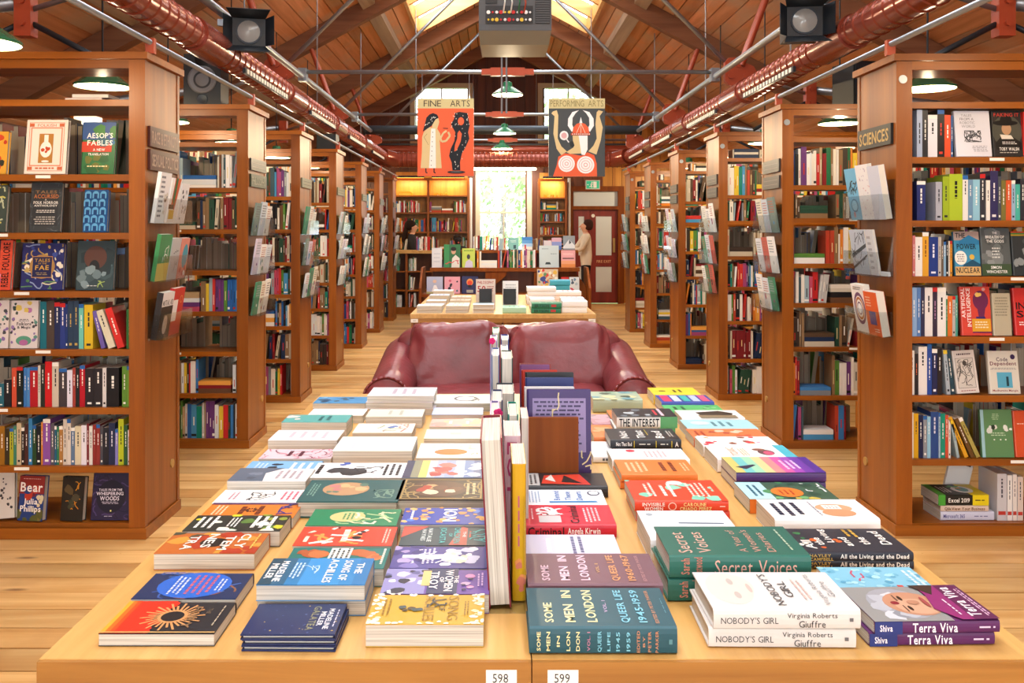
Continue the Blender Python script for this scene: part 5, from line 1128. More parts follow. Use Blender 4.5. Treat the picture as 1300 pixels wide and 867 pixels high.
faceout(Y0, RZ[3], 1218, 1256, 365, 'd0483a', 'red book with purple head profile and upright title facing out', [('E', 0.68, 0.72, 0.26, 0.2, '6a2a50'), ('P', [(0.55, 0.6), (0.85, 0.62), (0.78, 0.4), (0.95, 0.2), (1, 0.05), (0.35, 0.05), (0.6, 0.35)], '6a2a50'), ('B', 4, 0.5, 0.82, 0.85, 0.95, 0.08, ['d8a8a0', 'e8c060']), ('R', 0.36, 0.08, 0.98, 0.34, 'dba030'), ('L', 3, 0.42, 0.14, 0.92, 0.3, 'f0e0c0'), ('R', 0.5, 0.345, 0.8, 0.385, '3a2a6a'), ('V', 'ARTIFICIAL', 0.03, 0.36, 0.15, 0.97, 'f4e6e0'), ('V', 'INTELLIGENCE', 0.2, 0.18, 0.33, 0.97, 'f4e6e0')], lean=0.12)
faceout(Y0, RZ[3], 1258, 1281, 373, 'b8ae94', 'plain beige book facing out beside the red head profile one', [('L', 7, 0.1, 0.45, 0.9, 0.92, '8a8470')], lean=0.1)
faceout(Y0, RZ[3], 1286, 1316, 367, 'c83430', 'red book with bold black title cut off at the picture edge', [('T', 'IN', 0.1, 0.55, 0.5, 0.7, '241a1a'), ('T', 'ST', 0.1, 0.38, 0.9, 0.52, '241a1a'), ('L', 2, 0.1, 0.2, 0.8, 0.3, 'f0e0dc')], lean=0.15)
spines(Y0, RZ[2], [(1155, 1161, 445, 'eae6e0'), (1161, 1166, 449, '2f2a2a', 0, 'd06a3a'), (1166, 1177, 440, 'e8e4e0'), (1177, 1183, 437, '2a4a9a'), (1183, 1190, 443, '262a50', 0, 'e8e8f0'), (1190, 1196, 443, '2c2424'), (1202, 1207, 443, 'a8b4bc', -5), (1208, 1213, 443, '2a4450', -7)], RB, 'sixth')
faceout(Y0, RZ[2], 1212, 1240, 447, 'd8cfc6', 'beige book with black figure drawing facing out', [('R', 0.1, 0.12, 0.9, 0.82, 'cfc8be'), ('F', 0.1, 0.12, 0.9, 0.82, 0.015, '4a4440'), ('K', 28, 0.14, 0.16, 0.86, 0.78, 0.025, ['2f2c2a', '55504c']), ('E', 0.5, 0.7, 0.09, 0.06, '4a4440'), ('L', 1, 0.1, 0.87, 0.9, 0.95, '5a4a4a'), ('L', 1, 0.15, 0.04, 0.85, 0.08, 'a05a5a')], lean=0.16, tilt=-0.06)
faceout(Y0, RZ[2], 1254, 1292, 447, 'd9d4c6', 'pale book with small blue picture facing out', [('T', 'Code', 0.28, 0.76, 0.66, 0.85, '5a4a5a'), ('T', 'Dependent', 0.06, 0.64, 0.94, 0.75, '6a3040'), ('E', 0.83, 0.86, 0.08, 0.06, '3a2a50'), ('R', 0.26, 0.14, 0.76, 0.5, '5aa8c4'), ('R', 0.56, 0.18, 0.64, 0.4, '23404a'), ('L', 2, 0.05, 0.56, 0.95, 0.61, '8a8a8a'), ('T', 'Madhumita Murgia', 0.08, 0.045, 0.92, 0.1, '8a3a3a')], lean=0.16)
spines(Y0, RZ[1], [(1154, 1160, 524, 'e8e2d0'), (1160, 1166, 525, 'd9a51e', 0, '2a2a2a'), (1166, 1172, 527, '23284a'), (1172, 1177, 528, '8a9098'), (1177, 1181.5, 529, '8fc0d8'), (1181.5, 1191.5, 523, '2c4a86', 0, 'd8d8e8'), (1191.5, 1194, 524, '9ab8cc'), (1194, 1200, 525, '1f8a70'), (1200, 1204, 527, 'c85038'), (1204, 1207, 533, 'e0d8d0'), (1215, 1218.5, 533, '9fb4b8', -9), (1225, 1230, 529, 'd9a028', -22), (1233, 1238, 531, '6a4a24', -22), (1240, 1245, 530, 'a89a50', -24)], RB, 'seventh')
faceout(Y0, RZ[1], 1244, 1284, 521, '5f8a5c', 'green textbook with pale blue spine facing out', [('R', 0, 0, 0.1, 1, '9ac4cc'), ('L', 4, 0.35, 0.78, 0.6, 0.92, 'a8c8a0'), ('B', 5, 0.15, 0.55, 0.5, 0.64, 0.1, ['d8dcd4', '2a3a2c']), ('B', 4, 0.75, 0.55, 0.95, 0.66, 0.08, ['e4e8e0', '22301f']), ('L', 2, 0.25, 0.44, 0.8, 0.53, 'c0d8b8'), ('E', 0.4, 0.37, 0.025, 0.016, 'e8f0e4'), ('E', 0.6, 0.37, 0.025, 0.016, 'e8f0e4'), ('E', 0.76, 0.37, 0.025, 0.016, 'e8f0e4')], lean=0.12, hard=True)
faceout(Y0, RZ[1], 1286, 1316, 523, 'd2542e', 'orange red book facing out at the right edge of a low shelf', [('L', 1, 0.1, 0.7, 0.6, 0.74, 'f0d0c0')], lean=0.14)
# stack lying on its bottom shelf, titles on the spines
zz = RZ[0] + 0.001
for i, (a, b_, t, c, lab, sa, ar) in enumerate((
        (1195, 1263, 0.042, 'ccd0e4', 'thick white computing book at the bottom of the flat stack', [('T', 'Microsoft 365', 0.05, 0.3, 0.45, 0.72, '4a4a90'), ('L', 1, 0.62, 0.4, 0.92, 0.6, '55558a')], []),
        (1195, 1256, 0.028, 'd8c4b4', 'beige book in the middle of the flat stack', [('T', 'QlikView Your Business', 0.08, 0.25, 0.92, 0.75, '6a4a30')], []),
        (1192, 1256, 0.05, '26241f', 'black and yellow spreadsheet book on top of the flat stack', [('R', 0, 0, 0.14, 1, '4aa03a'), ('R', 0.68, 0, 1, 1, 'e4d020'), ('T', 'Excel 2019', 0.2, 0.3, 0.62, 0.7, 'f4f4ee'), ('L', 1, 0.72, 0.4, 0.92, 0.6, '2a2a20')],
         [('R', 0, 0, 1, 0.35, 'e4d020'), ('R', 0, 0.86, 1, 1, '4aa03a'), ('E', 0.5, 0.35, 0.32, 0.2, 'f0f0ea'), ('E', 0.5, 0.35, 0.2, 0.12, '5aa0a0'), ('P', [(0.5, 0.35), (0.7, 0.35), (0.6, 0.47)], 'd0a03a'), ('L', 3, 0.2, 0.62, 0.8, 0.82, 'e8e8e0'), ('B', 4, 0.7, 0.2, 0.95, 0.6, 0.1, ['5ab04a', '3a8a3a'])]))):
    book(frame((0, 1, 0), (-1, 0, 0), (PX(b_, 4.31), 4.31 + 0.095, zz)), 0.18, (b_ - a) * 4.31 / F, t, c, lab + ' on the SCIENCES bottom shelf', ar, sart=sa)
    zz += t + 0.001
for i, (a, b_, top, c, sh, lab) in enumerate(((1267, 1279, 602, 'c9c8cc', 0, 'pale'), (1279.5, 1286, 604, 'e8e6e2', 0, 'slim'), (1286.5, 1292, 603, 'e4dcd4', 0, 'thin'), (1292.5, 1300, 606, 'd8c8bc', 0, 'beige'))):
    x0, x1 = PX(a, 4.31), PX(b_, 4.31); T = Matrix.Translation((x0, 4.31 + 0.09, RZ[0] + 0.001)) @ frame((0, 1, 0), (0, 0, 1), (0, 0, 0))
    book(T, 0.17, PZ(top, 4.31) - RZ[0], x1 - x0 - 0.001, c, '%s upright book, %s to the right of the spreadsheet book stack' % (lab, ORD[i]), sart=[('L', 1, 0.1, 0.3, 0.55, 0.7, '4a4a55'), ('R', 0.8, 0.1, 0.88, 0.9, 'b83a30')], simple=True, back='d4d2d6')
bx_ = PX(1249, 4.36)
book(Matrix.Translation((bx_ - 0.075, 4.535, RZ[0] + 0.012)) @ Matrix.Rotation(0.30, 4, 'Y') @ frame((1, 0, 0), (0, 0.12, 1), (0, 0, 0)), 0.12, 0.245, 0.018, 'e2e0dc', 'white leaning book with dark bars behind the flat stack', [('R', 0.2, 0.84, 0.9, 0.92, '3a3a3e'), ('R', 0.1, 0.06, 0.6, 0.13, '3a3a3e')], simple=True)
# a clear support standing on the third shelf
o = empty('acrylic_stand', (PX(1181, 4.33), 4.33, RZ[5])); tag(o, 'small clear acrylic stand between navy and green books', 'stand')
MB().box(-0.022, 0, 0.001, 0.022, 0.05, 0.004).build('foot', 'acrylic', o); MB().box(-0.022, 0.047, 0.004, 0.022, 0.05, 0.09).build('upright', 'acrylic', o)
# ---------------------------------------------------------------- display tables
TZ = 0.74
def table(x0, x1, y0, y1, label, number, nx, far=False, short=0.0):
    o = empty('display_table', ((x0 + x1) / 2, (y0 + y1) / 2, 0)); tag(o, label, 'table', 'oak display tables')
    W(MB().box(x0, y0 + 0.004, TZ - 0.035, x1, y1 - 0.004, TZ).build('tabletop', 'oak', o))
    for (ya, yb) in ((y0, y0 + 0.022), (y1 - 0.022, y1)): W(MB().box(x0, ya, TZ - 0.16 if not far else TZ - 0.07, x1, yb, TZ - 0.0015 if ya == y0 and not far else TZ - 0.036).build('apron', 'oak_edge', o)) if (far or ya != y0) else W(MB().box(x0, y0 - 0.004, TZ - 0.15, x1, y0 + 0.0035, TZ - 0.0015).build('apron', 'oak_edge', o))
    for xx in (x0 + 0.005, x1 - 0.065):
        W(MB().box(xx + (0.0), y0 + 0.03, TZ - 0.14, xx + 0.02, y1 - 0.03, TZ - 0.036).build('side_rail', 'oak_edge', o))
    for (xx, yy) in ((x0 + 0.01, y0 + 0.03), (x1 - 0.07, y0 + 0.03), (x0 + 0.01, y1 - 0.09), (x1 - 0.07, y1 - 0.09)):
        W(MB().box(xx + 0.021, yy, 0.0, xx + 0.06, yy + 0.06, TZ - 0.036).build('leg', 'oak_edge', o))
    if number is not None:
        yf = y0 - (0.004 if not far else 0)
        lw, lh = (0.05, 0.026) if not far else (0.06, 0.03)
        st = W(MB().box(nx, yf - 0.0008, TZ - 0.014 - lh if not far else TZ - 0.068, nx + lw, yf - 0.0001, TZ - 0.014 if not far else TZ - 0.038).build('number_label', 'card', o))
        mb = MB(); P = frame((1, 0, 0), (0, 0, 1), (nx, yf - 0.0009, (TZ - 0.014 - lh) if not far else TZ - 0.068))
        if not number: mb.rect(lw * 0.3, lh * 0.45, lw * 0.7, lh * 0.55, 0.0002, '55555a', P)
        else: mb.text(number, lw * 0.22, lh * 0.22, lw * 0.72, lh * 0.80, 0.0002, '22222a', P, 0)
        W(mb.build('number', 'print', st))
TF = 1150 * 0.70 / 546
SEAM = PX(675, TF)
table(PX(48, TF), SEAM - 0.001, TF, TF + 2.40, 'oak display table labelled 598, covered with novels', '598', PX(617, TF))
table(SEAM + 0.001, PX(1326, TF), TF, TF + 2.40, 'oak display table labelled 599, covered with non-fiction', '599', PX(695, TF))

def TY(py, t=0.0): return 1150 * (0.70 - t) / (py - CY)
STACKS = []
def column(items, side):
    """items along one column from the near edge: (label, px left, px right, Y of front edge, depth, thickness, copies, colour, art, spine art, hardback[, turn])"""
    yprev = 0
    for it in items:
        lab, a, b_, Yf, d, t, n, c, art, sart, hard = it[:11]; rot = it[11] if len(it) > 11 else 0.0
        Yf = max(Yf, yprev + 0.004); yprev = Yf + d + abs(rot) * 0.1
        x0 = (a - CX) * Yf / F; h = (b_ - a) * Yf / F
        z = TZ + 0.0008
        rr = random.Random(int(a * 7 + Yf * 100))
        for k_ in range(n):
            jx, jr = (rr.uniform(-0.006, 0.006), rr.uniform(-0.02, 0.02)) if n > 1 and k_ < n - 1 else (0, 0)
            if side == 'L': T = Matrix.Translation((x0 + jx, Yf + d / 2 + (0.004 if k_ < n - 1 else 0), z)) @ Matrix.Rotation(rot + jr, 4, 'Z') @ frame((0, -1, 0), (1, 0, 0), (0, 0, 0))
            else: T = Matrix.Translation((x0 + h + jx, Yf + d / 2 + (0.004 if k_ < n - 1 else 0), z)) @ Matrix.Rotation(rot + jr, 4, 'Z') @ frame((0, 1, 0), (-1, 0, 0), (0, 0, 0))
            L_ = lab if n == 1 else ('top copy of ' + lab if k_ == n - 1 else ('%s copy down of ' % ORD[n - 1 - k_]) + lab)
            sp = c
            book(T, d, h, t, c, L_, art if k_ == n - 1 else (), sart=sart, hard=hard)
            z += t + 0.0006
Wh, Bk = 'f4f1ec', '1f1f22'
colA = [
 ('red and black paperback with golden sun cover', 125, 272, 1.522, 0.132, 0.021, 1, '26262a', [('R', 0, 0, 1, 0.36, 'd8301c'), ('B', 8, 0, 0.30, 1, 0.40, 0.16, ['d8301c', '26262a']), ('G', 0, 0, 1, 0.12, ['e8a030', 'e06a20', 'dc4a1c']), ('Y', 28, 0.5, 0.52, 0.18, 0.42, 0.03, 'c9905a'), ('O', 0.5, 0.52, 0.2, 0.13, 'c9905a', '1c1c20'), ('T', 'THE', 0.25, 0.80, 0.42, 0.84, '6a5a4a'), ('T', 'FURY', 0.2, 0.66, 0.86, 0.74, '8a6a4a'), ('L', 1, 0.1, 0.92, 0.85, 0.945, 'b8a890'), ('R', 0.97, 0, 1, 1, 'c9a060')], [], False),
 ('dark blue paperback with bright blue lettered oval', 166, 299, 1.652, 0.129, 0.024, 1, '1f2f55', [('K', 20, 0.02, 0.02, 0.98, 0.98, 0.03, ['8a5a3a', '3a5aa0', '4a6ab0']), ('E', 0.5, 0.5, 0.48, 0.36, '2a62c0'), ('L', 4, 0.12, 0.44, 0.88, 0.7, 'b85a6a'), ('L', 3, 0.15, 0.28, 0.85, 0.42, 'c8d0e8'), ('L', 2, 0.25, 0.72, 0.75, 0.80, 'c8d0e8')], [], False),
 ('orange and brown paperback with big white broken-up title', 195, 323, 1.863, 0.13, 0.034, 1, 'b8642a', [('B', 18, 0, 0, 1, 1, 0.2, ['6a6a3a', 'a83a20', 'd8903a', '4a4a3a']), ('E', 0.5, 0.5, 0.2, 0.14, '2a2420'), ('T', 'CLY', 0.1, 0.74, 0.75, 0.84, 'f2ece0'), ('T', 'TEM', 0.2, 0.59, 0.85, 0.69, 'f2ece0'), ('T', 'NES', 0.1, 0.40, 0.75, 0.50, 'f2ece0'), ('T', 'TRA', 0.2, 0.22, 0.85, 0.32, 'f2ece0'), ('L', 1, 0.1, 0.9, 0.9, 0.94, 'e0c060')], [], False),
 ('black paperback with yellow fruit and white title', 231, 355, 2.0, 0.115, 0.035, 1, '2c302a', [('B', 16, 0, 0, 1, 1, 0.16, ['c9c430', '5a7a3a', '8a9a3a', 'e0e0d0']), ('L', 3, 0.1, 0.64, 0.9, 0.9, 'f0f0ea'), ('L', 3, 0.12, 0.06, 0.88, 0.28, 'f0f0ea'), ('L', 3, 0.2, 0.4, 0.8, 0.52, 'e8e8e0')], [], False),
 ('orange paperback with ornate dark letters', 252, 372, 2.12, 0.115, 0.026, 1, 'd87a2c', [('R', 0, 0, 0.12, 1, '4a2f5a'), ('L', 2, 0.2, 0.3, 0.85, 0.68, '6a3020'), ('Y', 12, 0.5, 0.49, 0.06, 0.16, 0.03, '3a2420'), ('K', 8, 0.1, 0.8, 0.95, 0.97, 0.04, ['3a3a8a', '2a2a50']), ('L', 3, 0.2, 0.08, 0.85, 0.22, 'f0d8b0')], [], False),
 ('white paperback with black deer sketch and pink title', 269, 384, 2.24, 0.12, 0.024, 1, Wh, [('K', 10, 0.2, 0.35, 0.8, 0.62, 0.03, ['2a2a2a']), ('L', 4, 0.15, 0.7, 0.85, 0.96, 'd8607a'), ('L', 2, 0.2, 0.12, 0.8, 0.22, 'c08a9a')], [], False),
 ('white paperback with grey and pink cover, slightly curled', 288, 388, 2.37, 0.13, 0.042, 1, 'e8e2de', [('P', [(0, 0), (1, 0), (1, 0.45), (0.4, 0.4), (0, 0.6)], '5f6a7a'), ('L', 4, 0.15, 0.55, 0.85, 0.9, 'b8a8b0'), ('B', 4, 0.2, 0.1, 0.8, 0.4, 0.15, ['7a8494', '4a5462'])], [], False),
 ('light blue paperback with small black birds', 306, 400, 2.505, 0.125, 0.03, 1, '7fb4e0', [('B', 4, 0.35, 0.35, 0.7, 0.5, 0.12, ['1f2a3a']), ('L', 3, 0.15, 0.58, 0.85, 0.92, 'e8f0f8'), ('L', 3, 0.2, 0.1, 0.8, 0.28, 'd0e4f4')], [], False),
 ('pink and maroon patterned paperback', 328, 420, 2.66, 0.12, 0.028, 1, 'e0c4cc', [('K', 24, 0.03, 0.03, 0.97, 0.97, 0.035, ['7a2f45', '9a4a60', 'c8788a']), ('L', 2, 0.2, 0.3, 0.8, 0.62, '5a2035')], [], False),
 ('cream white paperback with faint grey print', 340, 428, 2.82, 0.15, 0.045, 1, 'efe9e6', [('L', 4, 0.15, 0.2, 0.85, 0.85, 'c8b8c4')], [], False),
 ('thick teal paperback near the table edge', 357, 440, 3.06, 0.13, 0.05, 1, '5aa8a4', [('L', 2, 0.2, 0.5, 0.8, 0.74, '2a6a6c'), ('B', 3, 0.2, 0.05, 0.8, 0.2, 0.2, ['e8d8d0', 'a8d0cc'])], [], False),
 ('plain white slim paperback behind the teal one', 390, 461, 3.28, 0.13, 0.028, 1, 'f2efec', [('L', 2, 0.2, 0.3, 0.8, 0.6, 'dcd8d4')], [], False),
 ('blue paperback at the far left corner', 397, 464, 3.50, 0.14, 0.03, 1, '4a8fc0', [('B', 8, 0.1, 0.1, 0.9, 0.9, 0.18, ['2a4a66', '7ab4d8', '34566a'])], [], False)]
colB = [
 ('slim navy hardback with gold specks in a low stack', 305, 425, 1.50, 0.125, 0.0095, 3, '232f58', [('B', 30, 0.02, 0.02, 0.98, 0.98, 0.02, ['b8a05a', '4a5a8a', '3a4a7a']), ('T', 'GALATEA', 0.12, 0.66, 0.88, 0.74, '8a8a6a'), ('T', 'MADELINE', 0.2, 0.84, 0.85, 0.90, 'e8e8ee'), ('T', 'MILLER', 0.3, 0.76, 0.75, 0.82, 'e8e8ee'), ('L', 1, 0.2, 0.93, 0.8, 0.96, 'c8c8d8')], [], True),
 ('bright blue paperback with white capitals in a stack', 325, 463, 1.635, 0.132, 0.029, 2, '2f7fb8', [('G', 0, 0, 1, 1, ['2a4a5a', '2f5f7c', '2f78ac', '3a8cc8', '3a8cc8', '348ac4', '2f7fb8', '2a74ac']), ('T', 'MADELINE', 0.12, 0.12, 0.88, 0.19, 'f4f4f0'), ('T', 'MILLER', 0.22, 0.03, 0.78, 0.10, 'f4f4f0'), ('K', 4, 0.3, 0.32, 0.7, 0.5, 0.015, ['c0dcee']), ('T', 'THE', 0.2, 0.86, 0.6, 0.93, 'f4f4f0'), ('T', 'SONG OF', 0.1, 0.73, 0.85, 0.81, 'f4f4f0'), ('T', 'ACHILLES', 0.06, 0.59, 0.94, 0.67, 'f4f4f0'), ('L', 3, 0.2, 0.25, 0.8, 0.36, 'c0dcee')], [], False),
 ('teal paperback with reclining orange figures', 357, 487, 1.775, 0.122, 0.036, 1, '1f6f68', [('B', 5, 0.2, 0.68, 0.8, 0.92, 0.2, ['c87a45', 'b8653a']), ('B', 5, 0.2, 0.08, 0.85, 0.3, 0.2, ['c0703f', 'a8552f']), ('R', 0.08, 0.40, 0.92, 0.62, 'e8e4da'), ('L', 4, 0.1, 0.41, 0.9, 0.61, '2a3a3a'), ('L', 1, 0.1, 0.93, 0.9, 0.98, 'e8e0d0')], [], False),
 ('red paperback with white and orange figures', 371, 497, 1.90, 0.125, 0.037, 1, 'd8452f', [('K', 14, 0.1, 0.1, 0.9, 0.8, 0.07, ['f0d8c0', 'e89a4a', 'f4ece0']), ('L', 1, 0.15, 0.42, 0.85, 0.56, 'f8e8d8'), ('B', 3, 0.3, 0.55, 0.7, 0.7, 0.1, ['2a2024']), ('L', 2, 0.1, 0.88, 0.9, 0.95, 'f0c8b8')], [], False),
 ('emerald green paperback with pale branching figure', 387, 503, 2.03, 0.125, 0.037, 1, '1f7f55', [('E', 0.5, 0.42, 0.3, 0.2, 'c8c080'), ('K', 14, 0.15, 0.2, 0.9, 0.95, 0.05, ['d8d4a8', 'a8c890', 'e8e4c8']), ('L', 3, 0.3, 0.36, 0.7, 0.5, '3a8a5a')], [], False),
 ('thick dark teal hardback with round emblem and gold spine text', 376, 505, 2.20, 0.195, 0.04, 1, '2a5a5a', [('E', 0.45, 0.42, 0.3, 0.24, 'b8906a'), ('B', 8, 0.25, 0.25, 0.65, 0.6, 0.1, ['c07a7a', '5a7a6a', 'd8b080']), ('K', 12, 0.5, 0.72, 0.85, 0.92, 0.02, ['7a9a88']), ('L', 3, 0.2, 0.05, 0.8, 0.14, '8ab0a0')], [], True),
 ('white paperback with large black figure drawing', 390, 510, 2.43, 0.16, 0.035, 1, 'f2f0f0', [('B', 6, 0.35, 0.25, 0.7, 0.5, 0.24, ['2a2c30', '3a3c40']), ('K', 8, 0.3, 0.45, 0.7, 0.75, 0.03, ['2a2c30']), ('L', 3, 0.1, 0.76, 0.9, 0.97, '1f1f22'), ('L', 1, 0.15, 0.02, 0.85, 0.12, '1f1f22'), ('B', 3, 0.0, 0.2, 0.3, 0.4, 0.1, ['3a5ab0'])], [], False),
 ('thick white paperback with faint coloured print', 422, 523, 2.68, 0.19, 0.046, 1, 'f0ece6', [('L', 5, 0.1, 0.15, 0.9, 0.85, 'd8d0d8'), ('B', 4, 0.2, 0.2, 0.8, 0.8, 0.14, ['efe0d8', 'e8e4ec', 'ece8d8'])], [], False),
 ('pale floral paperback near the sofa end', 447, 523, 2.99, 0.15, 0.03, 1, 'e9e2d4', [('K', 10, 0.1, 0.1, 0.9, 0.9, 0.04, ['c89a88', 'b8705a', '8a9a70']), ('B', 2, 0.3, 0.5, 0.6, 0.7, 0.1, ['5a7ab8'])], [], False),
 ('pale green grey paperback before the sofa stack', 464, 536, 3.20, 0.14, 0.04, 1, 'd8d8c8', [('L', 2, 0.2, 0.3, 0.8, 0.7, 'b0b0a0')], [], False),
 ('pale pink grey paperback in the stack against the sofa', 466, 551, 3.42, 0.19, 0.024, 3, 'e0d8dc', [('L', 3, 0.15, 0.3, 0.85, 0.75, 'b8a8b8')], [], False)]
colC = [
 ('gold paperback with white flowers at the table front', 464, 614, 1.519, 0.128, 0.038, 1, 'c29a2e', [('B', 34, 0, 0, 1, 0.1, 0.05, ['f0e8d0', 'e0d4a8']), ('B', 34, 0, 0.9, 1, 1, 0.05, ['f0e8d0', 'e0d4a8']), ('B', 14, 0, 0, 0.08, 1, 0.05, ['f0e8d0']), ('B', 14, 0.92, 0, 1, 1, 0.05, ['f0e8d0']), ('T', 'SONG', 0.12, 0.68, 0.88, 0.78, '9a7420', 0), ('T', 'OF', 0.4, 0.60, 0.6, 0.66, '4a3a20', 0), ('T', 'ACHILLES', 0.1, 0.47, 0.9, 0.57, '9a7420', 0), ('B', 5, 0.45, 0.28, 0.6, 0.44, 0.08, ['4a3a24', '3a4a4a']), ('K', 4, 0.2, 0.5, 0.5, 0.66, 0.03, ['3a3a34']), ('L', 2, 0.2, 0.1, 0.8, 0.18, '9a7420'), ('L', 2, 0.25, 0.82, 0.75, 0.87, '8a6a20')], [], False),
 ('purple and white paperback with navy title band', 482, 621, 1.651, 0.122, 0.036, 1, '6a4a9a', [('R', 0, 0, 1, 0.4, '8a86b8'), ('B', 14, 0, 0, 1, 0.4, 0.12, ['e8e4e8', '5a5a8a', '2a2a3a', 'c8c0d8']), ('R', 0, 0.42, 1, 0.70, '2c3458'), ('P', [(0.1, 0.36), (0.7, 0.36), (0.7, 0.44), (0.1, 0.44)], 'd8b878'), ('B', 8, 0.2, 0.72, 0.9, 0.84, 0.08, ['c8a8c8', '3a2a5a', 'd890c0']), ('T', 'THE', 0.3, 0.67, 0.6, 0.71, 'f4f0f0'), ('T', 'WOMEN', 0.08, 0.58, 0.92, 0.66, 'f4f0f0'), ('T', 'OF', 0.38, 0.53, 0.58, 0.57, 'f4f0f0'), ('T', 'TROY', 0.15, 0.44, 0.85, 0.52, 'f4f0f0'), ('L', 2, 0.2, 0.88, 0.8, 0.95, 'd8b8e0')], [], False),
 ('indigo paperback with a white tree', 494, 622, 1.777, 0.125, 0.036, 1, '4a4488', [('B', 10, 0, 0, 1, 0.3, 0.15, ['7a70b0', 'a898c0', '3a3470']), ('B', 22, 0.15, 0.55, 0.85, 0.85, 0.13, ['f0ecf0', 'e8e0c0', 'c8c8e0']), ('P', [(0.44, 0.1), (0.56, 0.1), (0.62, 0.6), (0.4, 0.6)], 'eeeaf0'), ('K', 8, 0.2, 0.2, 0.8, 0.6, 0.03, ['eeeaf0']), ('L', 3, 0.1, 0.3, 0.9, 0.44, 'd8d0e8'), ('R', 0, 0.94, 1, 1, '34407a')], [], False),
 ('dark grey and red paperback with turquoise title', 506, 621, 1.906, 0.12, 0.036, 1, '33474c', [('P', [(0, 0), (0.6, 0), (0, 0.3)], 'c05040'), ('P', [(1, 0.55), (1, 0.75), (0.1, 0.75), (0, 0.68)], 'b85a4a'), ('K', 10, 0.2, 0.78, 0.9, 0.98, 0.03, ['4ab0b0', 'c8503c']), ('T', 'THE', 0.3, 0.70, 0.6, 0.735, 'd8e4e0'), ('T', 'CHILDREN', 0.08, 0.60, 0.92, 0.67, '4ab4b0'), ('T', 'OF', 0.4, 0.54, 0.58, 0.58, '4ab4b0'), ('T', 'JOCASTA', 0.08, 0.44, 0.92, 0.51, '4ab4b0'), ('T', 'NATALIE', 0.15, 0.30, 0.85, 0.35, 'd8e4e0'), ('T', 'HAYNES', 0.2, 0.23, 0.8, 0.28, 'd8e4e0')], [], False),
 ('royal blue paperback scattered with gold birds', 508, 619, 2.03, 0.125, 0.04, 1, '2c44a0', [('B', 34, 0.02, 0.02, 0.98, 0.98, 0.09, ['d8a85a', 'e0b870', '4a7ad0', 'c88a4a']), ('T', 'ION', 0.15, 0.48, 0.85, 0.64, 'f0f0f4'), ('L', 1, 0.2, 0.08, 0.8, 0.14, 'e8e8f0')], [], False),
 ('ornate brown and gold hardback with two figures', 502, 616, 2.215, 0.185, 0.04, 1, '3f3222', [('F', 0.04, 0.04, 0.96, 0.96, 0.025, 'b89a5a'), ('E', 0.5, 0.45, 0.38, 0.34, '5a3f2a'), ('B', 8, 0.3, 0.25, 0.75, 0.65, 0.14, ['c8a070', 'a83f2a', 'd8c8a8', '6a4a30']), ('K', 14, 0.05, 0.05, 0.95, 0.25, 0.02, ['a8905a']), ('K', 14, 0.05, 0.75, 0.95, 0.95, 0.02, ['a8905a']), ('L', 2, 0.2, 0.76, 0.8, 0.9, 'd8c898')], [], True),
 ('sky blue and yellow painted hardback with red rose', 510, 613, 2.43, 0.18, 0.035, 1, '8aa4c8', [('G', 0, 0, 1, 0.4, ['3a3f5a', '8a8a70', 'e0d070', 'c8ccd0']), ('G', 0, 0.4, 1, 1, ['a8b4d0', '98a8c8', 'b8c4d8', '6a84b0', '4a6090']), ('B', 9, 0.25, 0.36, 0.85, 0.62, 0.16, ['c85a50', 'd8786a', 'a83f3a']), ('B', 6, 0.3, 0.7, 0.9, 0.95, 0.14, ['d8e0ec', 'e8ecf2'])], [], False),
 ('white paperback with big orange ellipse', 528, 614, 2.70, 0.19, 0.02, 1, 'f2f0ea', [('E', 0.62, 0.5, 0.2, 0.25, 'e8752c'), ('L', 5, 0.1, 0.15, 0.4, 0.85, 'c8c8c0'), ('K', 3, 0.4, 0.75, 0.8, 0.9, 0.02, ['b09050'])], [], False),
 ('plain pale sage green paperback', 538, 617, 2.95, 0.145, 0.02, 1, 'd6dccb', [('L', 1, 0.4, 0.3, 0.6, 0.7, 'b8c4b0')], [], False),
 ('pink and orange watercolour paperback', 545, 619, 3.13, 0.135, 0.02, 1, 'eeb0a0', [('B', 14, 0, 0, 1, 1, 0.25, ['f0c090', 'e89a8a', 'f4d8c0', 'f0a8b0']), ('L', 2, 0.3, 0.2, 0.7, 0.8, 'f8f0e8')], [], False),
 ('lavender blue slim paperback near the sofa', 548, 613, 3.31, 0.135, 0.025, 1, 'b4c0e8', [('L', 3, 0.2, 0.15, 0.8, 0.85, 'd8e0f4')], [], False),
 ('white paperback with dark wreath ring beside the sofa', 547, 626, 3.49, 0.19, 0.032, 1, 'f0eeea', [('O', 0.5, 0.55, 0.28, 0.2, '4a4e52', 'f0eeea'), ('K', 14, 0.2, 0.32, 0.8, 0.78, 0.02, ['4a4e52', '6a7078'])], [], False)]
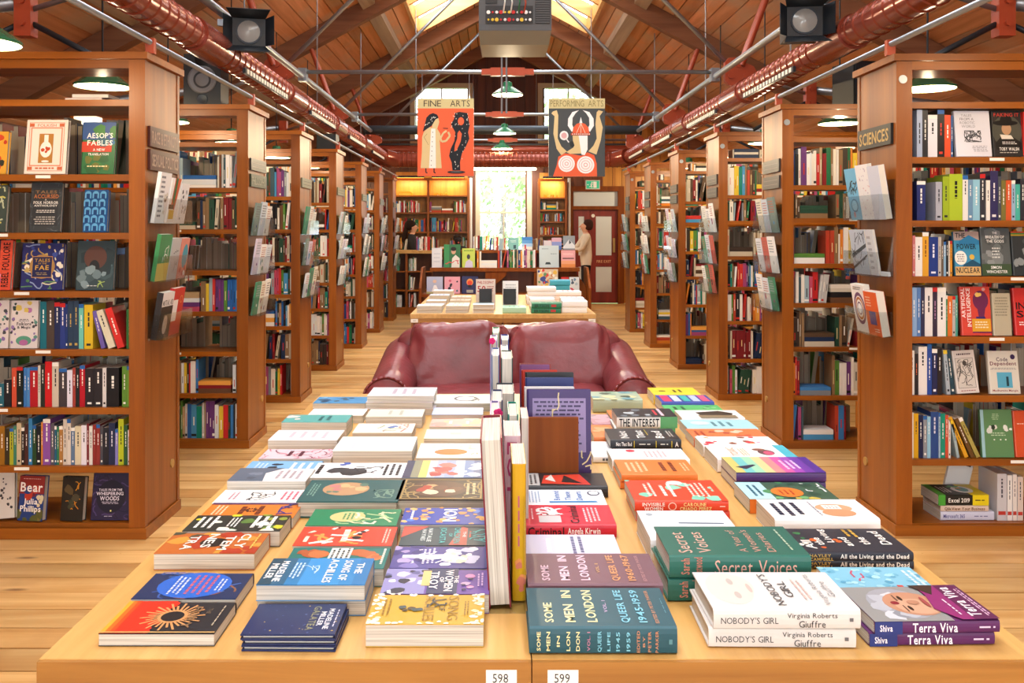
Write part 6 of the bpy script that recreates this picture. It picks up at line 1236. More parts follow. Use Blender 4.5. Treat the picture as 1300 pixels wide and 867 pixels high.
colD = [
 ('dark teal hardback with cream and blue capitals at the table front', 672, 860, 1.491, 0.165, 0.045, 1, '2b5560', [('T', 'SOME', 0.12, 0.83, 0.60, 0.89, 'e8e0a8'), ('T', 'MEN  IN', 0.12, 0.68, 0.92, 0.75, 'e8e0a8'), ('T', 'LONDON', 0.12, 0.53, 0.92, 0.60, 'e8e0a8'), ('T', 'VOL. I', 0.35, 0.44, 0.65, 0.465, 'c0a8c8'), ('T', 'QUEER LIFE', 0.1, 0.31, 0.92, 0.365, '7fc4d8'), ('T', '1945-1959', 0.1, 0.19, 0.92, 0.245, '7fc4d8'), ('T', 'EDITED BY PETER PARKER', 0.08, 0.11, 0.9, 0.135, 'c08a6a'), ('L', 1, 0.3, 0.03, 0.7, 0.045, '5a8a94')], [('V', 'SOME', 0.05, 0.15, 0.075, 0.85, 'e8e0a8'), ('V', 'MEN', 0.115, 0.15, 0.14, 0.85, 'e8e0a8'), ('V', 'IN', 0.185, 0.3, 0.205, 0.7, 'e8e0a8'), ('V', 'LON', 0.25, 0.15, 0.275, 0.85, 'e8e0a8'), ('V', 'DON', 0.315, 0.15, 0.34, 0.85, 'e8e0a8'), ('V', 'VOL. I', 0.39, 0.15, 0.41, 0.85, 'b8809a'), ('V', 'QUEER', 0.46, 0.12, 0.485, 0.88, '7fc4d8'), ('V', 'LIFE', 0.525, 0.15, 0.545, 0.85, '7fc4d8'), ('V', '1945', 0.585, 0.15, 0.61, 0.85, '7fc4d8'), ('V', '1959', 0.655, 0.15, 0.68, 0.85, '7fc4d8'), ('V', 'EDITED', 0.725, 0.1, 0.745, 0.9, 'c08a6a'), ('V', 'BY', 0.765, 0.3, 0.78, 0.7, 'c08a6a'), ('V', 'PETER', 0.80, 0.12, 0.82, 0.88, 'c08a6a'), ('V', 'PARKER', 0.85, 0.1, 0.87, 0.9, 'c08a6a'), ('L', 1, 0.94, 0.3, 0.965, 0.7, '5a8a94')], True),
 ('mauve hardback with pink and orange capitals', 670, 842, 1.672, 0.16, 0.045, 1, '74525c', [('T', 'SOME', 0.12, 0.83, 0.60, 0.89, 'd8b8c8'), ('T', 'MEN  IN', 0.12, 0.68, 0.92, 0.75, 'e8c8d8'), ('T', 'LONDON', 0.12, 0.53, 0.92, 0.60, 'e8c8d8'), ('T', 'VOL. II', 0.35, 0.44, 0.65, 0.465, 'c8a070'), ('T', 'QUEER LIFE', 0.1, 0.31, 0.92, 0.365, 'd89a6a'), ('T', '1960-1967', 0.1, 0.19, 0.92, 0.245, 'd89a6a'), ('T', 'EDITED BY PETER PARKER', 0.08, 0.11, 0.9, 0.135, 'b88a8a')], [], True),
 ('lavender white paperback with white title', 668, 790, 1.885, 0.135, 0.02, 1, 'd0cde0', [('L', 2, 0.1, 0.58, 0.9, 0.8, 'f8f6fa'), ('L', 2, 0.1, 0.36, 0.92, 0.52, '6a6a8a')], [], False),
 ('red paperback with black spine title and pale hands photo', 668, 783, 2.055, 0.15, 0.03, 1, 'c8283a', [('R', 0.12, 0.6, 0.45, 0.85, 'c8c4c4'), ('K', 10, 0.5, 0.58, 0.85, 0.85, 0.06, ['e8e4e2', 'f0ecea']), ('T', 'Criminal', 0.08, 0.40, 0.95, 0.5, '3a1a1e'), ('L', 4, 0.1, 0.15, 0.9, 0.34, 'f0c8cc'), ('L', 1, 0.2, 0.9, 0.9, 0.94, 'f0c8cc')], [('T', 'Criminal', 0.02, 0.15, 0.42, 0.85, '3a1a1e'), ('T', 'Angela Kirwin', 0.46, 0.2, 0.82, 0.8, 'f8f0f0')], False),
 ('white paperback with blue title and brush stroke', 667, 771, 2.225, 0.13, 0.024, 1, 'f0f0f2', [('T', 'Behind', 0.3, 0.56, 0.9, 0.64, '2a6ab0'), ('T', 'These', 0.3, 0.42, 0.85, 0.5, '2a6ab0'), ('T', 'Doors', 0.3, 0.28, 0.85, 0.36, '2a6ab0'), ('P', [(0.15, 0.1), (0.25, 0.12), (0.22, 0.7), (0.12, 0.7)], '4a8ac0'), ('O', 0.75, 0.12, 0.16, 0.08, '2a3a5a', 'f0f0f2'), ('L', 4, 0.1, 0.8, 0.9, 0.96, 'a8b8d0')], [], False),
 ('red and black paperback with strong diagonal shapes', 667, 772, 2.365, 0.13, 0.03, 1, '2a2628', [('P', [(0.1, 0.2), (0.9, 0.3), (0.8, 0.75), (0.2, 0.8)], 'c84030'), ('P', [(0.2, 0.3), (0.8, 0.5), (0.3, 0.55)], '2a2628'), ('P', [(0.3, 0.62), (0.85, 0.66), (0.5, 0.75)], 'd8d0c8'), ('R', 0.05, 0.82, 0.95, 0.97, 'b8b4b0'), ('L', 2, 0.1, 0.84, 0.9, 0.95, '3a3638')], [], False)]
colE = [
 ('white hardback with grey lettering and a faint face', 906, 1093, 1.507, 0.165, 0.0335, 2, 'd6d3cf', [('E', 0.55, 0.80, 0.42, 0.16, 'd4cbc4'), ('E', 0.62, 0.74, 0.3, 0.12, 'dfcfc4'), ('E', 0.72, 0.77, 0.09, 0.022, 'b9aea8'), ('E', 0.36, 0.77, 0.09, 0.022, 'b9aea8'), ('E', 0.54, 0.66, 0.12, 0.016, 'd0b0a8'), ('T', "NOBODY'S", 0.1, 0.48, 0.92, 0.54, '4a4a4c', 0), ('T', 'GIRL', 0.3, 0.38, 0.72, 0.44, '4a4a4c', 0), ('L', 2, 0.2, 0.26, 0.8, 0.33, 'd8b8b0'), ('T', 'Virginia Roberts', 0.1, 0.16, 0.9, 0.21, '8a8a8c', 0), ('T', 'Giuffre', 0.3, 0.09, 0.7, 0.14, '8a8a8c', 0)], [('T', "NOBODY'S GIRL", 0.05, 0.3, 0.44, 0.62, '3a3a3c', 0), ('T', 'Virginia Roberts', 0.50, 0.52, 0.84, 0.84, '3a3a3c', 0), ('T', 'Giuffre', 0.58, 0.12, 0.76, 0.46, '3a3a3c', 0), ('L', 1, 0.92, 0.3, 0.95, 0.7, '6a6a6c')], True),
 ('dark green hardback with salmon lettering', 850, 1030, 1.702, 0.17, 0.043, 2, '2b6457', [('T', 'Secret', 0.1, 0.82, 0.78, 0.92, 'd8a898', 0), ('T', 'Voices', 0.1, 0.68, 0.78, 0.78, 'd8a898', 0), ('T', "A Year of", 0.12, 0.42, 0.85, 0.48, 'c89888', 0), ('T', "Women's", 0.12, 0.32, 0.85, 0.38, 'c89888', 0), ('T', 'Diaries', 0.12, 0.22, 0.75, 0.28, 'c89888', 0), ('L', 1, 0.1, 0.08, 0.9, 0.11, 'b0c0a8')], [('T', 'Secret Voices', 0.32, 0.2, 0.9, 0.85, 'd8a898', 0), ('V', 'Sarah', 0.08, 0.2, 0.14, 0.9, 'c07a68'), ('V', 'Gristwood', 0.17, 0.05, 0.23, 0.95, 'c07a68')], True),
 ('pale blue white paperback with thin dark line', 826, 946, 1.905, 0.19, 0.05, 1, 'e2e8ee', [('P', [(0.5, 0.1), (0.54, 0.1), (0.56, 0.6), (0.52, 0.6)], '5a6a80'), ('E', 0.85, 0.88, 0.05, 0.04, '9aa4ac'), ('L', 2, 0.2, 0.2, 0.4, 0.8, 'c0ccd8')], [], False),
 ('orange red paperback with mint green shapes', 806, 925, 2.165, 0.18, 0.0255, 2, 'd8452a', [('B', 9, 0.0, 0.0, 1, 1, 0.12, ['8ad0b8', '7ac4ac']), ('R', 0.0, 0.0, 1, 0.07, 'd8452a'), ('E', 0.85, 0.45, 0.1, 0.09, 'f0e8e0'), ('L', 1, 0.15, 0.59, 0.8, 0.67, 'f8ece4'), ('L', 4, 0.15, 0.14, 0.85, 0.36, 'f4dcd0'), ('L', 1, 0.15, 0.5, 0.85, 0.58, 'f8ece4'), ('L', 2, 0.15, 0.72, 0.85, 0.84, 'f4dcd0')], [('T', 'INVISIBLE', 0.08, 0.52, 0.32, 0.85, 'f8ece4'), ('T', 'WOMEN', 0.1, 0.12, 0.3, 0.45, 'f8ece4'), ('O', 0.4, 0.5, 0.045, 0.38, 'f0c8b8', 'd8452a'), ('T', 'CAROLINE', 0.52, 0.52, 0.76, 0.85, 'e8d890'), ('T', 'CRIADO PEREZ', 0.48, 0.12, 0.82, 0.45, 'e8d890'), ('L', 1, 0.9, 0.4, 0.97, 0.6, 'f0c8b8')], False),
 ('orange paperback with dark slanted title', 789, 886, 2.44, 0.16, 0.02, 2, 'e07a38', [('L', 2, 0.15, 0.2, 0.85, 0.46, '6a2a1a'), ('L', 4, 0.15, 0.6, 0.85, 0.9, 'f4c8a0'), ('L', 2, 0.2, 0.05, 0.8, 0.15, 'f4c8a0')], [], False),
 ('white paperback with pink stacked title', 777, 876, 2.62, 0.13, 0.035, 1, 'f0ecea', [('L', 5, 0.15, 0.25, 0.85, 0.55, 'dcaab0'), ('E', 0.8, 0.7, 0.12, 0.06, 'c8304a')], [], False),
 ('black paperback with white slanted title and yellow bars', 775, 865, 2.79, 0.16, 0.026, 2, '2e2e32', [('T', 'Not', 0.15, 0.72, 0.75, 0.84, 'f0ece6'), ('T', 'That', 0.15, 0.48, 0.8, 0.60, 'f0ece6'), ('T', 'Bad', 0.15, 0.22, 0.75, 0.34, 'f0ece6'), ('R', 0.4, 0.42, 0.9, 0.43, 'c8b030'), ('L', 2, 0.2, 0.06, 0.8, 0.14, 'c8c4bc')], [('T', 'Not That Bad', 0.08, 0.3, 0.3, 0.75, 'f0ece6'), ('R', 0.33, 0.1, 0.34, 0.9, 'c8b030'), ('L', 1, 0.38, 0.35, 0.6, 0.65, 'd0ccc4'), ('R', 0.64, 0.1, 0.65, 0.9, 'c8b030'), ('L', 1, 0.7, 0.35, 0.82, 0.65, 'd0ccc4'), ('R', 0.86, 0.1, 0.87, 0.9, 'c8b030'), ('T', 'A', 0.91, 0.2, 0.96, 0.8, 'e8e4dc')], False),
 ('white spined paperback with bold black capitals', 783, 860, 3.02, 0.14, 0.038, 2, 'e8e6e0', [('R', 0, 0, 1, 1, '2c2e32'), ('B', 8, 0.1, 0.45, 0.8, 0.95, 0.16, ['6a747c', 'b8c0c4', '1c1e22']), ('R', 0.2, 0.3, 0.8, 0.34, 'd03a4a'), ('R', 0.1, 0.2, 0.95, 0.25, 'd8b8c8')], [('T', 'THE INTEREST', 0.04, 0.15, 0.7, 0.85, '1c1c1e'), ('R', 0.72, 0, 1, 1, '5aa06a')], False),
 ('orange black paperback beside the white spined stack', 776, 848, 3.20, 0.14, 0.035, 1, 'd8783a', [('B', 8, 0.1, 0.1, 0.9, 0.9, 0.2, ['2a2a2e', 'c86a30', '4a4a4e'])], [], False),
 ('pale green patterned paperback nearest the sofa arm', 753, 816, 3.47, 0.17, 0.05, 1, 'a8b8a0', [('B', 14, 0, 0, 1, 1, 0.2, ['8aa890', '4a5a4a', 'd8d0a0', '6a98a0'])], [], False)]
colG = [
 ('white slim paperback beside the purple upright book', 753, 800, 2.72, 0.19, 0.02, 1, 'ece8e6', [('L', 3, 0.2, 0.4, 0.8, 0.8, 'c8ccd0')], [('L', 1, 0.2, 0.1, 0.8, 0.9, '5a5a5e')], False),
 ('orange paperback beside the purple upright book', 754, 784, 2.93, 0.18, 0.03, 1, 'e08048', [('B', 3, 0.2, 0.2, 0.8, 0.8, 0.2, ['e8a070'])], [], False),
 ('pink and green paperback behind the orange one', 752, 778, 3.13, 0.16, 0.03, 1, 'b88a90', [('B', 6, 0.1, 0.1, 0.9, 0.9, 0.2, ['6a8a70', 'd0a0a8'])], [], False)]
colF = [
 ('purple paperback with portrait cover', 1107, 1268, 1.522, 0.145, 0.0215, 2, '5a2a5c', [('R', 0, 0.36, 1, 1, '8e8e8c'), ('E', 0.5, 0.64, 0.44, 0.25, '9a9ca4'), ('B', 10, 0.15, 0.62, 0.85, 0.86, 0.16, ['aeb2ba', '8a8c94', 'c4c8ce']), ('E', 0.48, 0.54, 0.34, 0.23, 'b8886c'), ('E', 0.40, 0.52, 0.22, 0.18, 'c89c80'), ('E', 0.5, 0.68, 0.05, 0.035, '8a2a35'), ('E', 0.63, 0.60, 0.07, 0.016, '3a2820'), ('E', 0.34, 0.60, 0.07, 0.016, '3a2820'), ('R', 0.55, 0.635, 0.72, 0.645, '5a463c'), ('R', 0.25, 0.635, 0.42, 0.645, '5a463c'), ('E', 0.5, 0.53, 0.06, 0.05, 'b07f64'), ('E', 0.5, 0.43, 0.15, 0.02, '9a4a48'), ('P', [(0, 0.3), (0.3, 0.42), (0.7, 0.36), (1, 0.36), (1, 0.2), (0, 0.15)], '8a2a6a'), ('P', [(0.7, 0.3), (1, 0.42), (1, 0.2)], '3a2a24'), ('R', 0, 0, 1, 0.2, '5a1f4c'), ('T', 'Terra Viva', 0.08, 0.10, 0.92, 0.2, 'f4ecf0'), ('L', 2, 0.08, 0.02, 0.92, 0.07, 'd8b8d0'), ('L', 1, 0.1, 0.25, 0.6, 0.28, 'e8d0e0')], [('R', 0, 0, 0.22, 1, '2c3a78'), ('T', 'Shiva', 0.04, 0.25, 0.14, 0.75, 'f4f0f8'), ('T', 'Terra Viva', 0.30, 0.15, 0.66, 0.88, 'f4f0f8'), ('L', 1, 0.82, 0.35, 0.96, 0.65, 'd8c8e0')], False, 0.03),
 ('turquoise paperback with fish scale pattern', 1066, 1193, 1.70, 0.125, 0.02, 1, '7fbcd4', [('B', 60, 0, 0, 1, 1, 0.07, ['a8d8e4', '5aa0c0', '98ccdc', '6ab0cc']), ('K', 2, 0.4, 0.6, 0.9, 0.7, 0.03, ['c8506a']), ('R', 0.0, 0.3, 0.25, 0.36, 'c8453a'), ('L', 2, 0.1, 0.03, 0.95, 0.16, 'd8ecf4')], [], False),
 ('black paperback with flowers and white spine title', 1010, 1160, 1.86, 0.15, 0.018, 2, '2c2e38', [('B', 8, 0.2, 0.5, 0.8, 0.9, 0.07, ['3a7a4a', 'd8602a', 'd8b04a', 'e8e0d0']), ('T', 'All', 0.15, 0.78, 0.5, 0.86, 'f0ece4'), ('T', 'the', 0.3, 0.68, 0.6, 0.75, 'f0ece4'), ('T', 'Living', 0.4, 0.56, 0.95, 0.64, 'f0ece4'), ('T', 'and', 0.25, 0.44, 0.6, 0.51, 'f0ece4'), ('T', 'the', 0.3, 0.28, 0.6, 0.36, 'f0ece4'), ('T', 'Dead', 0.3, 0.10, 0.85, 0.19, 'f0ece4'), ('L', 2, 0.6, 0.3, 0.95, 0.42, 'c8a03a'), ('L', 2, 0.1, 0.9, 0.9, 0.97, 'c8c4bc')], [('T', 'All the Living and the Dead', 0.38, 0.2, 0.96, 0.85, 'f4f0ea'), ('T', 'HAYLEY', 0.12, 0.52, 0.3, 0.85, 'c8a85a'), ('T', 'CAMPBELL', 0.12, 0.12, 0.32, 0.45, 'c8a85a'), ('R', 0.03, 0.3, 0.09, 0.7, 'e8e4dc')], False),
 ('white paperback with cupped hands photo', 984, 1118, 2.05, 0.15, 0.045, 1, 'eae8e6', [('E', 0.55, 0.32, 0.2, 0.18, 'd0a07c'), ('E', 0.3, 0.32, 0.18, 0.16, 'c8946e'), ('R', 0.48, 0.25, 0.68, 0.42, 'f4f0e8'), ('L', 4, 0.5, 0.27, 0.66, 0.4, 'a8a098'), ('L', 3, 0.15, 0.64, 0.85, 0.94, '2a3048'), ('L', 1, 0.1, 0.5, 0.9, 0.53, '8a8a9a')], [], False),
 ('light blue and dark green paperback with orange circle', 952, 1066, 2.235, 0.15, 0.035, 1, '3a5a48', [('R', 0, 0.7, 1, 1, 'b0dce4'), ('B', 14, 0, 0.2, 1, 0.75, 0.14, ['4a8a5a', '2a4a3a', 'c8b04a', '6aa86a']), ('E', 0.4, 0.5, 0.28, 0.18, 'e07a30'), ('L', 3, 0.24, 0.42, 0.56, 0.6, 'a83a20'), ('K', 4, 0.4, 0.05, 0.9, 0.25, 0.03, ['e8ece8']), ('L', 2, 0.15, 0.78, 0.85, 0.92, '3a6a80')], [('R', 0, 0, 0.3, 1, 'e07a30'), ('L', 1, 0.06, 0.2, 0.28, 0.8, '4a2010')], False),
 ('rainbow paperback blending into purple', 935, 1049, 2.415, 0.165, 0.026, 2, '4a2f6a', [('G', 0, 0, 1, 1, ['4a2a8a', '6a3aa0', '9a4ab0', 'c85aa0', 'e08a8a', 'd8c890', '9ad0b0', '70c0c0', 'c8c070']), ('P', [(0.2, 0.85), (0.35, 0.95), (0.5, 0.72), (0.45, 0.7)], '2a2a4a'), ('L', 3, 0.2, 0.2, 0.8, 0.4, 'e8d0f0')], [], False),
 ('white paperback with swirling pink figure and turquoise edge', 911, 1016, 2.61, 0.165, 0.04, 1, 'f0ecea', [('R', 0, 0, 1, 0.14, '4ab4c8'), ('E', 0.45, 0.32, 0.2, 0.1, '6a4a50'), ('E', 0.4, 0.3, 0.14, 0.06, 'd85a7a'), ('E', 0.65, 0.38, 0.08, 0.08, '8a5a4a'), ('T', 'TOXIC', 0.2, 0.68, 0.8, 0.78, 'd89a6a', 0), ('L', 3, 0.2, 0.55, 0.8, 0.65, 'd8b890')], [('T', 'TOXIC CHILDHOOD', 0.12, 0.2, 0.56, 0.8, 'd87a5a', 0), ('R', 0.86, 0, 1, 1, '4ab4c8')], False),
 ('white paperback with scattered colourful blooms', 893, 990, 2.785, 0.125, 0.036, 1, 'f0eae6', [('B', 12, 0.1, 0.1, 0.9, 0.95, 0.12, ['d83a4a', 'e07ab0', 'e89a3a', '8a4a30', 'f0c0c8'])], [], False),
 ('orange paperback with walking figures', 881, 976, 2.915, 0.135, 0.03, 1, 'e07a4a', [('B', 10, 0.1, 0.1, 0.9, 0.95, 0.14, ['c85a3a', 'f0c8b0', 'a84a3a', 'e8e0d8']), ('L', 2, 0.2, 0.78, 0.8, 0.94, 'a8402a')], [], False),
 ('pale turquoise paperback with faint white letters', 873, 963, 3.055, 0.14, 0.03, 1, 'a4d4dc', [('L', 3, 0.2, 0.28, 0.8, 0.62, '5a8a98'), ('E', 0.6, 0.75, 0.2, 0.14, 'c8e8ec')], [], False),
 ('white paperback with black dress silhouette', 866, 946, 3.20, 0.14, 0.035, 1, 'f0eeea', [('P', [(0.1, 0.2), (0.6, 0.1), (0.9, 0.3), (0.7, 0.7), (0.2, 0.65)], '3a342e'), ('R', 0, 0.1, 0.35, 0.7, '8a7a60')], [], False),
 ('bright green paperback with dark lettering', 847, 920, 3.345, 0.12, 0.03, 1, '5ab86a', [('L', 2, 0.2, 0.6, 0.8, 0.88, '2a5a34'), ('B', 4, 0.3, 0.1, 0.7, 0.4, 0.12, ['3a7a44', '8ad090'])], [], False),
 ('pink blue and teal striped paperback', 840, 907, 3.47, 0.15, 0.04, 1, '3a4aa0', [('R', 0.1, 0.78, 0.9, 0.94, 'd83a6a'), ('R', 0.1, 0.60, 0.9, 0.74, 'c8d4f0'), ('R', 0.1, 0.42, 0.9, 0.56, '3ab0b0'), ('R', 0.1, 0.24, 0.9, 0.38, 'b8c8e8'), ('R', 0.1, 0.06, 0.9, 0.20, 'e05a80')], [], False),
 ('bright yellow paperback at the far corner of the table', 830, 890, 3.63, 0.16, 0.04, 1, 'ead03a', [('L', 2, 0.3, 0.3, 0.7, 0.55, '2a2a20'), ('L', 1, 0.4, 0.6, 0.6, 0.9, '6a6020')], [], False)]
for c_, s_ in ((colA, 'L'), (colB, 'L'), (colC, 'L'), (colD, 'R'), (colE, 'R'), (colF, 'R'), (colG, 'R')): column(c_, s_)

# upright books along the seam in a clear rack
def upright(px0, px1, pytop, Yf, d, c, label, sp=None, face='fore', lean=0.0, sart=(), hard=True, spc=None):
    """a book standing on its tail. face: 'fore' shows the fore-edge to the camera, 'spine' its spine"""
    x0, x1 = PX(px0, Yf), PX(px1, Yf); h = PZ(pytop, Yf) - TZ; t = x1 - x0
    if face == 'spine': T = Matrix.Translation((x0, Yf + d / 2, TZ + 0.004)) @ Matrix.Rotation(lean, 4, 'Y') @ frame((0, 1, 0), (0, 0, 1), (0, 0, 0))
    else: T = Matrix.Translation((x1, Yf + d / 2, TZ + 0.004)) @ Matrix.Rotation(lean, 4, 'Y') @ frame((0, -1, 0), (0, 0, 1), (0, 0, 0))
    T.translation.z += abs(math.sin(lean)) * t
    return book(T, d, h, t, c, label, (), spine=spc or c, sart=sart, hard=hard)
o = empty('acrylic_rack', (PX(648, 1.68), 1.66, TZ)); tag(o, 'clear acrylic rack holding upright books along the table seam', 'book rack')
xa, xb = PX(622, 1.65), SEAM - 0.004
W(MB().box(xa, 1.652, TZ + 0.0003, xb, 3.75, TZ + 0.0033).build('rack_base', 'acrylic', o))
W(MB().box(xb - 0.003, 1.66, TZ + 0.0035, xb, 3.75, TZ + 0.20).build('rack_side', 'acrylic', o))
upright(621, 649, 560, 1.667, 0.215, '7a1f2c', 'tall maroon hardback standing upright, its page edges towards the camera', lean=-0.055)
upright(650, 668, 592, 1.70, 0.17, 'c99a14', 'yellow paperback standing upright with its spine towards the camera', face='spine', sart=[('L', 1, 0.18, 0.35, 0.62, 0.6, 'b85a6a'), ('B', 5, 0.7, 0.2, 0.92, 0.8, 0.05, ['c8705a', 'd88a4a'])], hard=False)
upright(620, 637, 557, 1.95, 0.19, '5a4a7a', 'lavender hardback with pink flower marker standing upright in the rack', lean=-0.03)
upright(640, 661, 556, 1.92, 0.16, 'd8b8c0', 'pale pink book with magenta capitals standing upright behind the yellow one', face='spine', sart=[('T', 'LOT', 0.05, 0.2, 0.5, 0.8, 'b03a6a')], hard=False)
upright(622, 634, 528, 2.23, 0.18, '8a78b0', 'pale lavender upright book with bookmark, third in the rack')
upright(645, 658, 528, 2.13, 0.16, '1f7a6a', 'teal edged upright book behind the pink one')
upright(662, 671, 533, 2.10, 0.13, 'd8b0a8', 'pale pink leaflet standing upright beside the wooden board', hard=False)
upright(624, 638, 510, 2.45, 0.17, '2a3560', 'navy upright hardback showing its pale page edges, middle of the rack')
upright(630, 653, 500, 2.66, 0.17, '3a4048', 'thick black upright hardback with pale pages in the rack')
upright(624, 634, 452, 2.90, 0.18, '3a5a9a', 'blue and white upright hardback, tall, in the rack')
upright(636, 651, 456, 2.86, 0.19, '22403f', 'upright book with marbled teal page edge', sp=None)
upright(622, 631, 434, 3.16, 0.17, '8f80b8', 'lavender upright book with pink blossom marker at the far end of the rack')
upright(636, 645, 447, 3.12, 0.17, 'c8ccd4', 'grey white upright book at the far end of the rack')
upright(625, 634, 423, 3.40, 0.18, '3f8a6a', 'tallest green edged upright book, farthest in the rack')
upright(636, 646, 432, 3.38, 0.16, '24409a', 'royal blue upright book at the far end of the rack')
# cloth bookmarks with pink flowers
for (px, py, Y, lab) in ((635.5, 524, 2.225, 'pink flower bookmark on the lavender book in the middle of the rack'), (627, 433, 3.155, 'pink flower bookmark on the lavender book at the end of the rack')):
    o = empty('bookmark', (PX(px, Y) - 0.006, Y - 0.012, PZ(py, Y) - 0.01)); tag(o, lab, 'bookmark', 'flower bookmarks')
    mb = MB(); P = frame((1, 0, 0), (0, 0, 1), (0, 0, 0))
    for k_ in range(5): mb.lathe([(0.0005, -0.002), (0.006, -0.001), (0.0065, 0.001), (0.0005, 0.002)], (0.006 * math.cos(k_ * 1.257), -0.004, 0.012 + 0.006 * math.sin(k_ * 1.257)), 8, 'c8286a', axis='y')
    mb.build('flower', 'cloth', o); MB().box(-0.0015, -0.0045, -0.03, 0.0015, -0.003, 0.012, '8a5a30').build('ribbon', 'cloth', o)
# purple book facing the camera behind a wooden board, and the row of upright books behind it
def standing(px0, px1, pytop, Yf, t, c, label, art=(), lean=0.10, hard=True):
    x0, x1 = PX(px0, Yf), PX(px1, Yf); h = (PZ(pytop, Yf) - TZ) / math.cos(lean)
    T = Matrix.Translation(((x0 + x1) / 2, Yf + t, TZ + 0.001)) @ Matrix.Rotation(PI / 2 - lean, 4, 'X')
    return book(T, x1 - x0, h, t, c, label, art, hard=hard)
standing(669, 751, 498, 2.555, 0.025, '3f2c66', 'purple hardback showing its printed back cover, standing behind the wooden board', [('B', 8, 0.05, 0.05, 0.95, 0.9, 0.12, ['4a2f70', '5a2a5a', '352860']), ('R', 0.09, 0.28, 0.92, 0.90, '8f80ae'), ('L', 12, 0.11, 0.31, 0.90, 0.88, '3a3058'), ('K', 3, 0.4, 0.62, 0.5, 0.98, 0.02, ['d8c898']), ('K', 3, 0.85, 0.02, 0.99, 0.3, 0.02, ['d8c898'])])
wb = MB().box(-0.075, -0.009, 0, 0.075, 0.009, 0.178).build('wooden_board', 'dark_block'); wb.location = (PX(700, 2.515), 2.515, TZ + 0.001); wb.rotation_euler = (-0.04, 0, 0)
tag(wb, 'plain brown wooden board propped upright on the table as a divider', 'board')
for i, (a, b_, top, Y, t, c, lab) in enumerate(((666, 730, 495, 2.63, 0.03, 'e4e4e8', 'white edged book standing just behind the purple one'), (667, 729, 483, 2.74, 0.03, '27326c', 'navy blue book standing behind the purple one'), (667, 729, 476, 2.85, 0.03, '26282c', 'black book standing behind the navy one'),
                                             (662, 708, 473, 2.97, 0.03, 'c83a2a', 'red book standing behind the black one'), (660, 698, 466, 3.10, 0.03, '7a4a80', 'plum book standing at the back of the upright row'), (660, 700, 464, 3.2, 0.025, '8a3a3a', 'dark red book at the very back of the upright row'))):
    standing(a, b_, top, Y, t, c, lab, [('L', 5, 0.1, 0.5, 0.9, 0.9, 'c8c0b8')])
# ---------------------------------------------------------------- sofa
def pillow(mb, c, r, e=0.35, nu=36, nv=22, rot=None, wr=0.0, seed=0, seam=True):
    """a stuffed cushion: rounded box with soft creases"""
    def sg(v, p): return math.copysign(abs(v) ** p, v)
    vs = []; fs = []
    for j in range(nv + 1):
        ph = -PI / 2 + PI * j / nv
        for i in range(nu):
            th = 2 * PI * i / nu
            p = Vector((sg(math.cos(ph), e) * sg(math.cos(th), e), sg(math.cos(ph), e) * sg(math.sin(th), e), sg(math.sin(ph), e)))
            q = Vector((p.x * r[0], p.y * r[1], p.z * r[2]))
            if wr: q += p.normalized() * wr * (mnoise.noise(Vector((q.x * 7 + seed, q.y * 7, q.z * 5))) + 0.6 * mnoise.noise(Vector((q.x * 17, q.y * 17 + seed, q.z * 9))))
            if rot: q = rot @ q
            vs.append(q + Vector(c))
    for j in range(nv):
        for i in range(nu): fs.append((j * nu + i, j * nu + (i + 1) % nu, (j + 1) * nu + (i + 1) % nu, (j + 1) * nu + i))
    mb.add(vs, fs)
SF, SC = 4.82, 0.078
so_ = empty('sofa', (SC, SF + 0.45, 0)); tag(so_, 'burgundy leather two-seat sofa with rolled arms behind the book table', 'sofa')
mb = MB(); pillow(mb, (SC, SF + 0.47, 0.26), (0.64, 0.42, 0.16), 0.15); W(mb.build('base', 'leather', so_, smooth=True))
mb = MB(); pillow(mb, (SC, SF + 0.84, 0.50), (0.70, 0.13, 0.34), 0.25); W(mb.build('backrest', 'leather', so_, smooth=True))
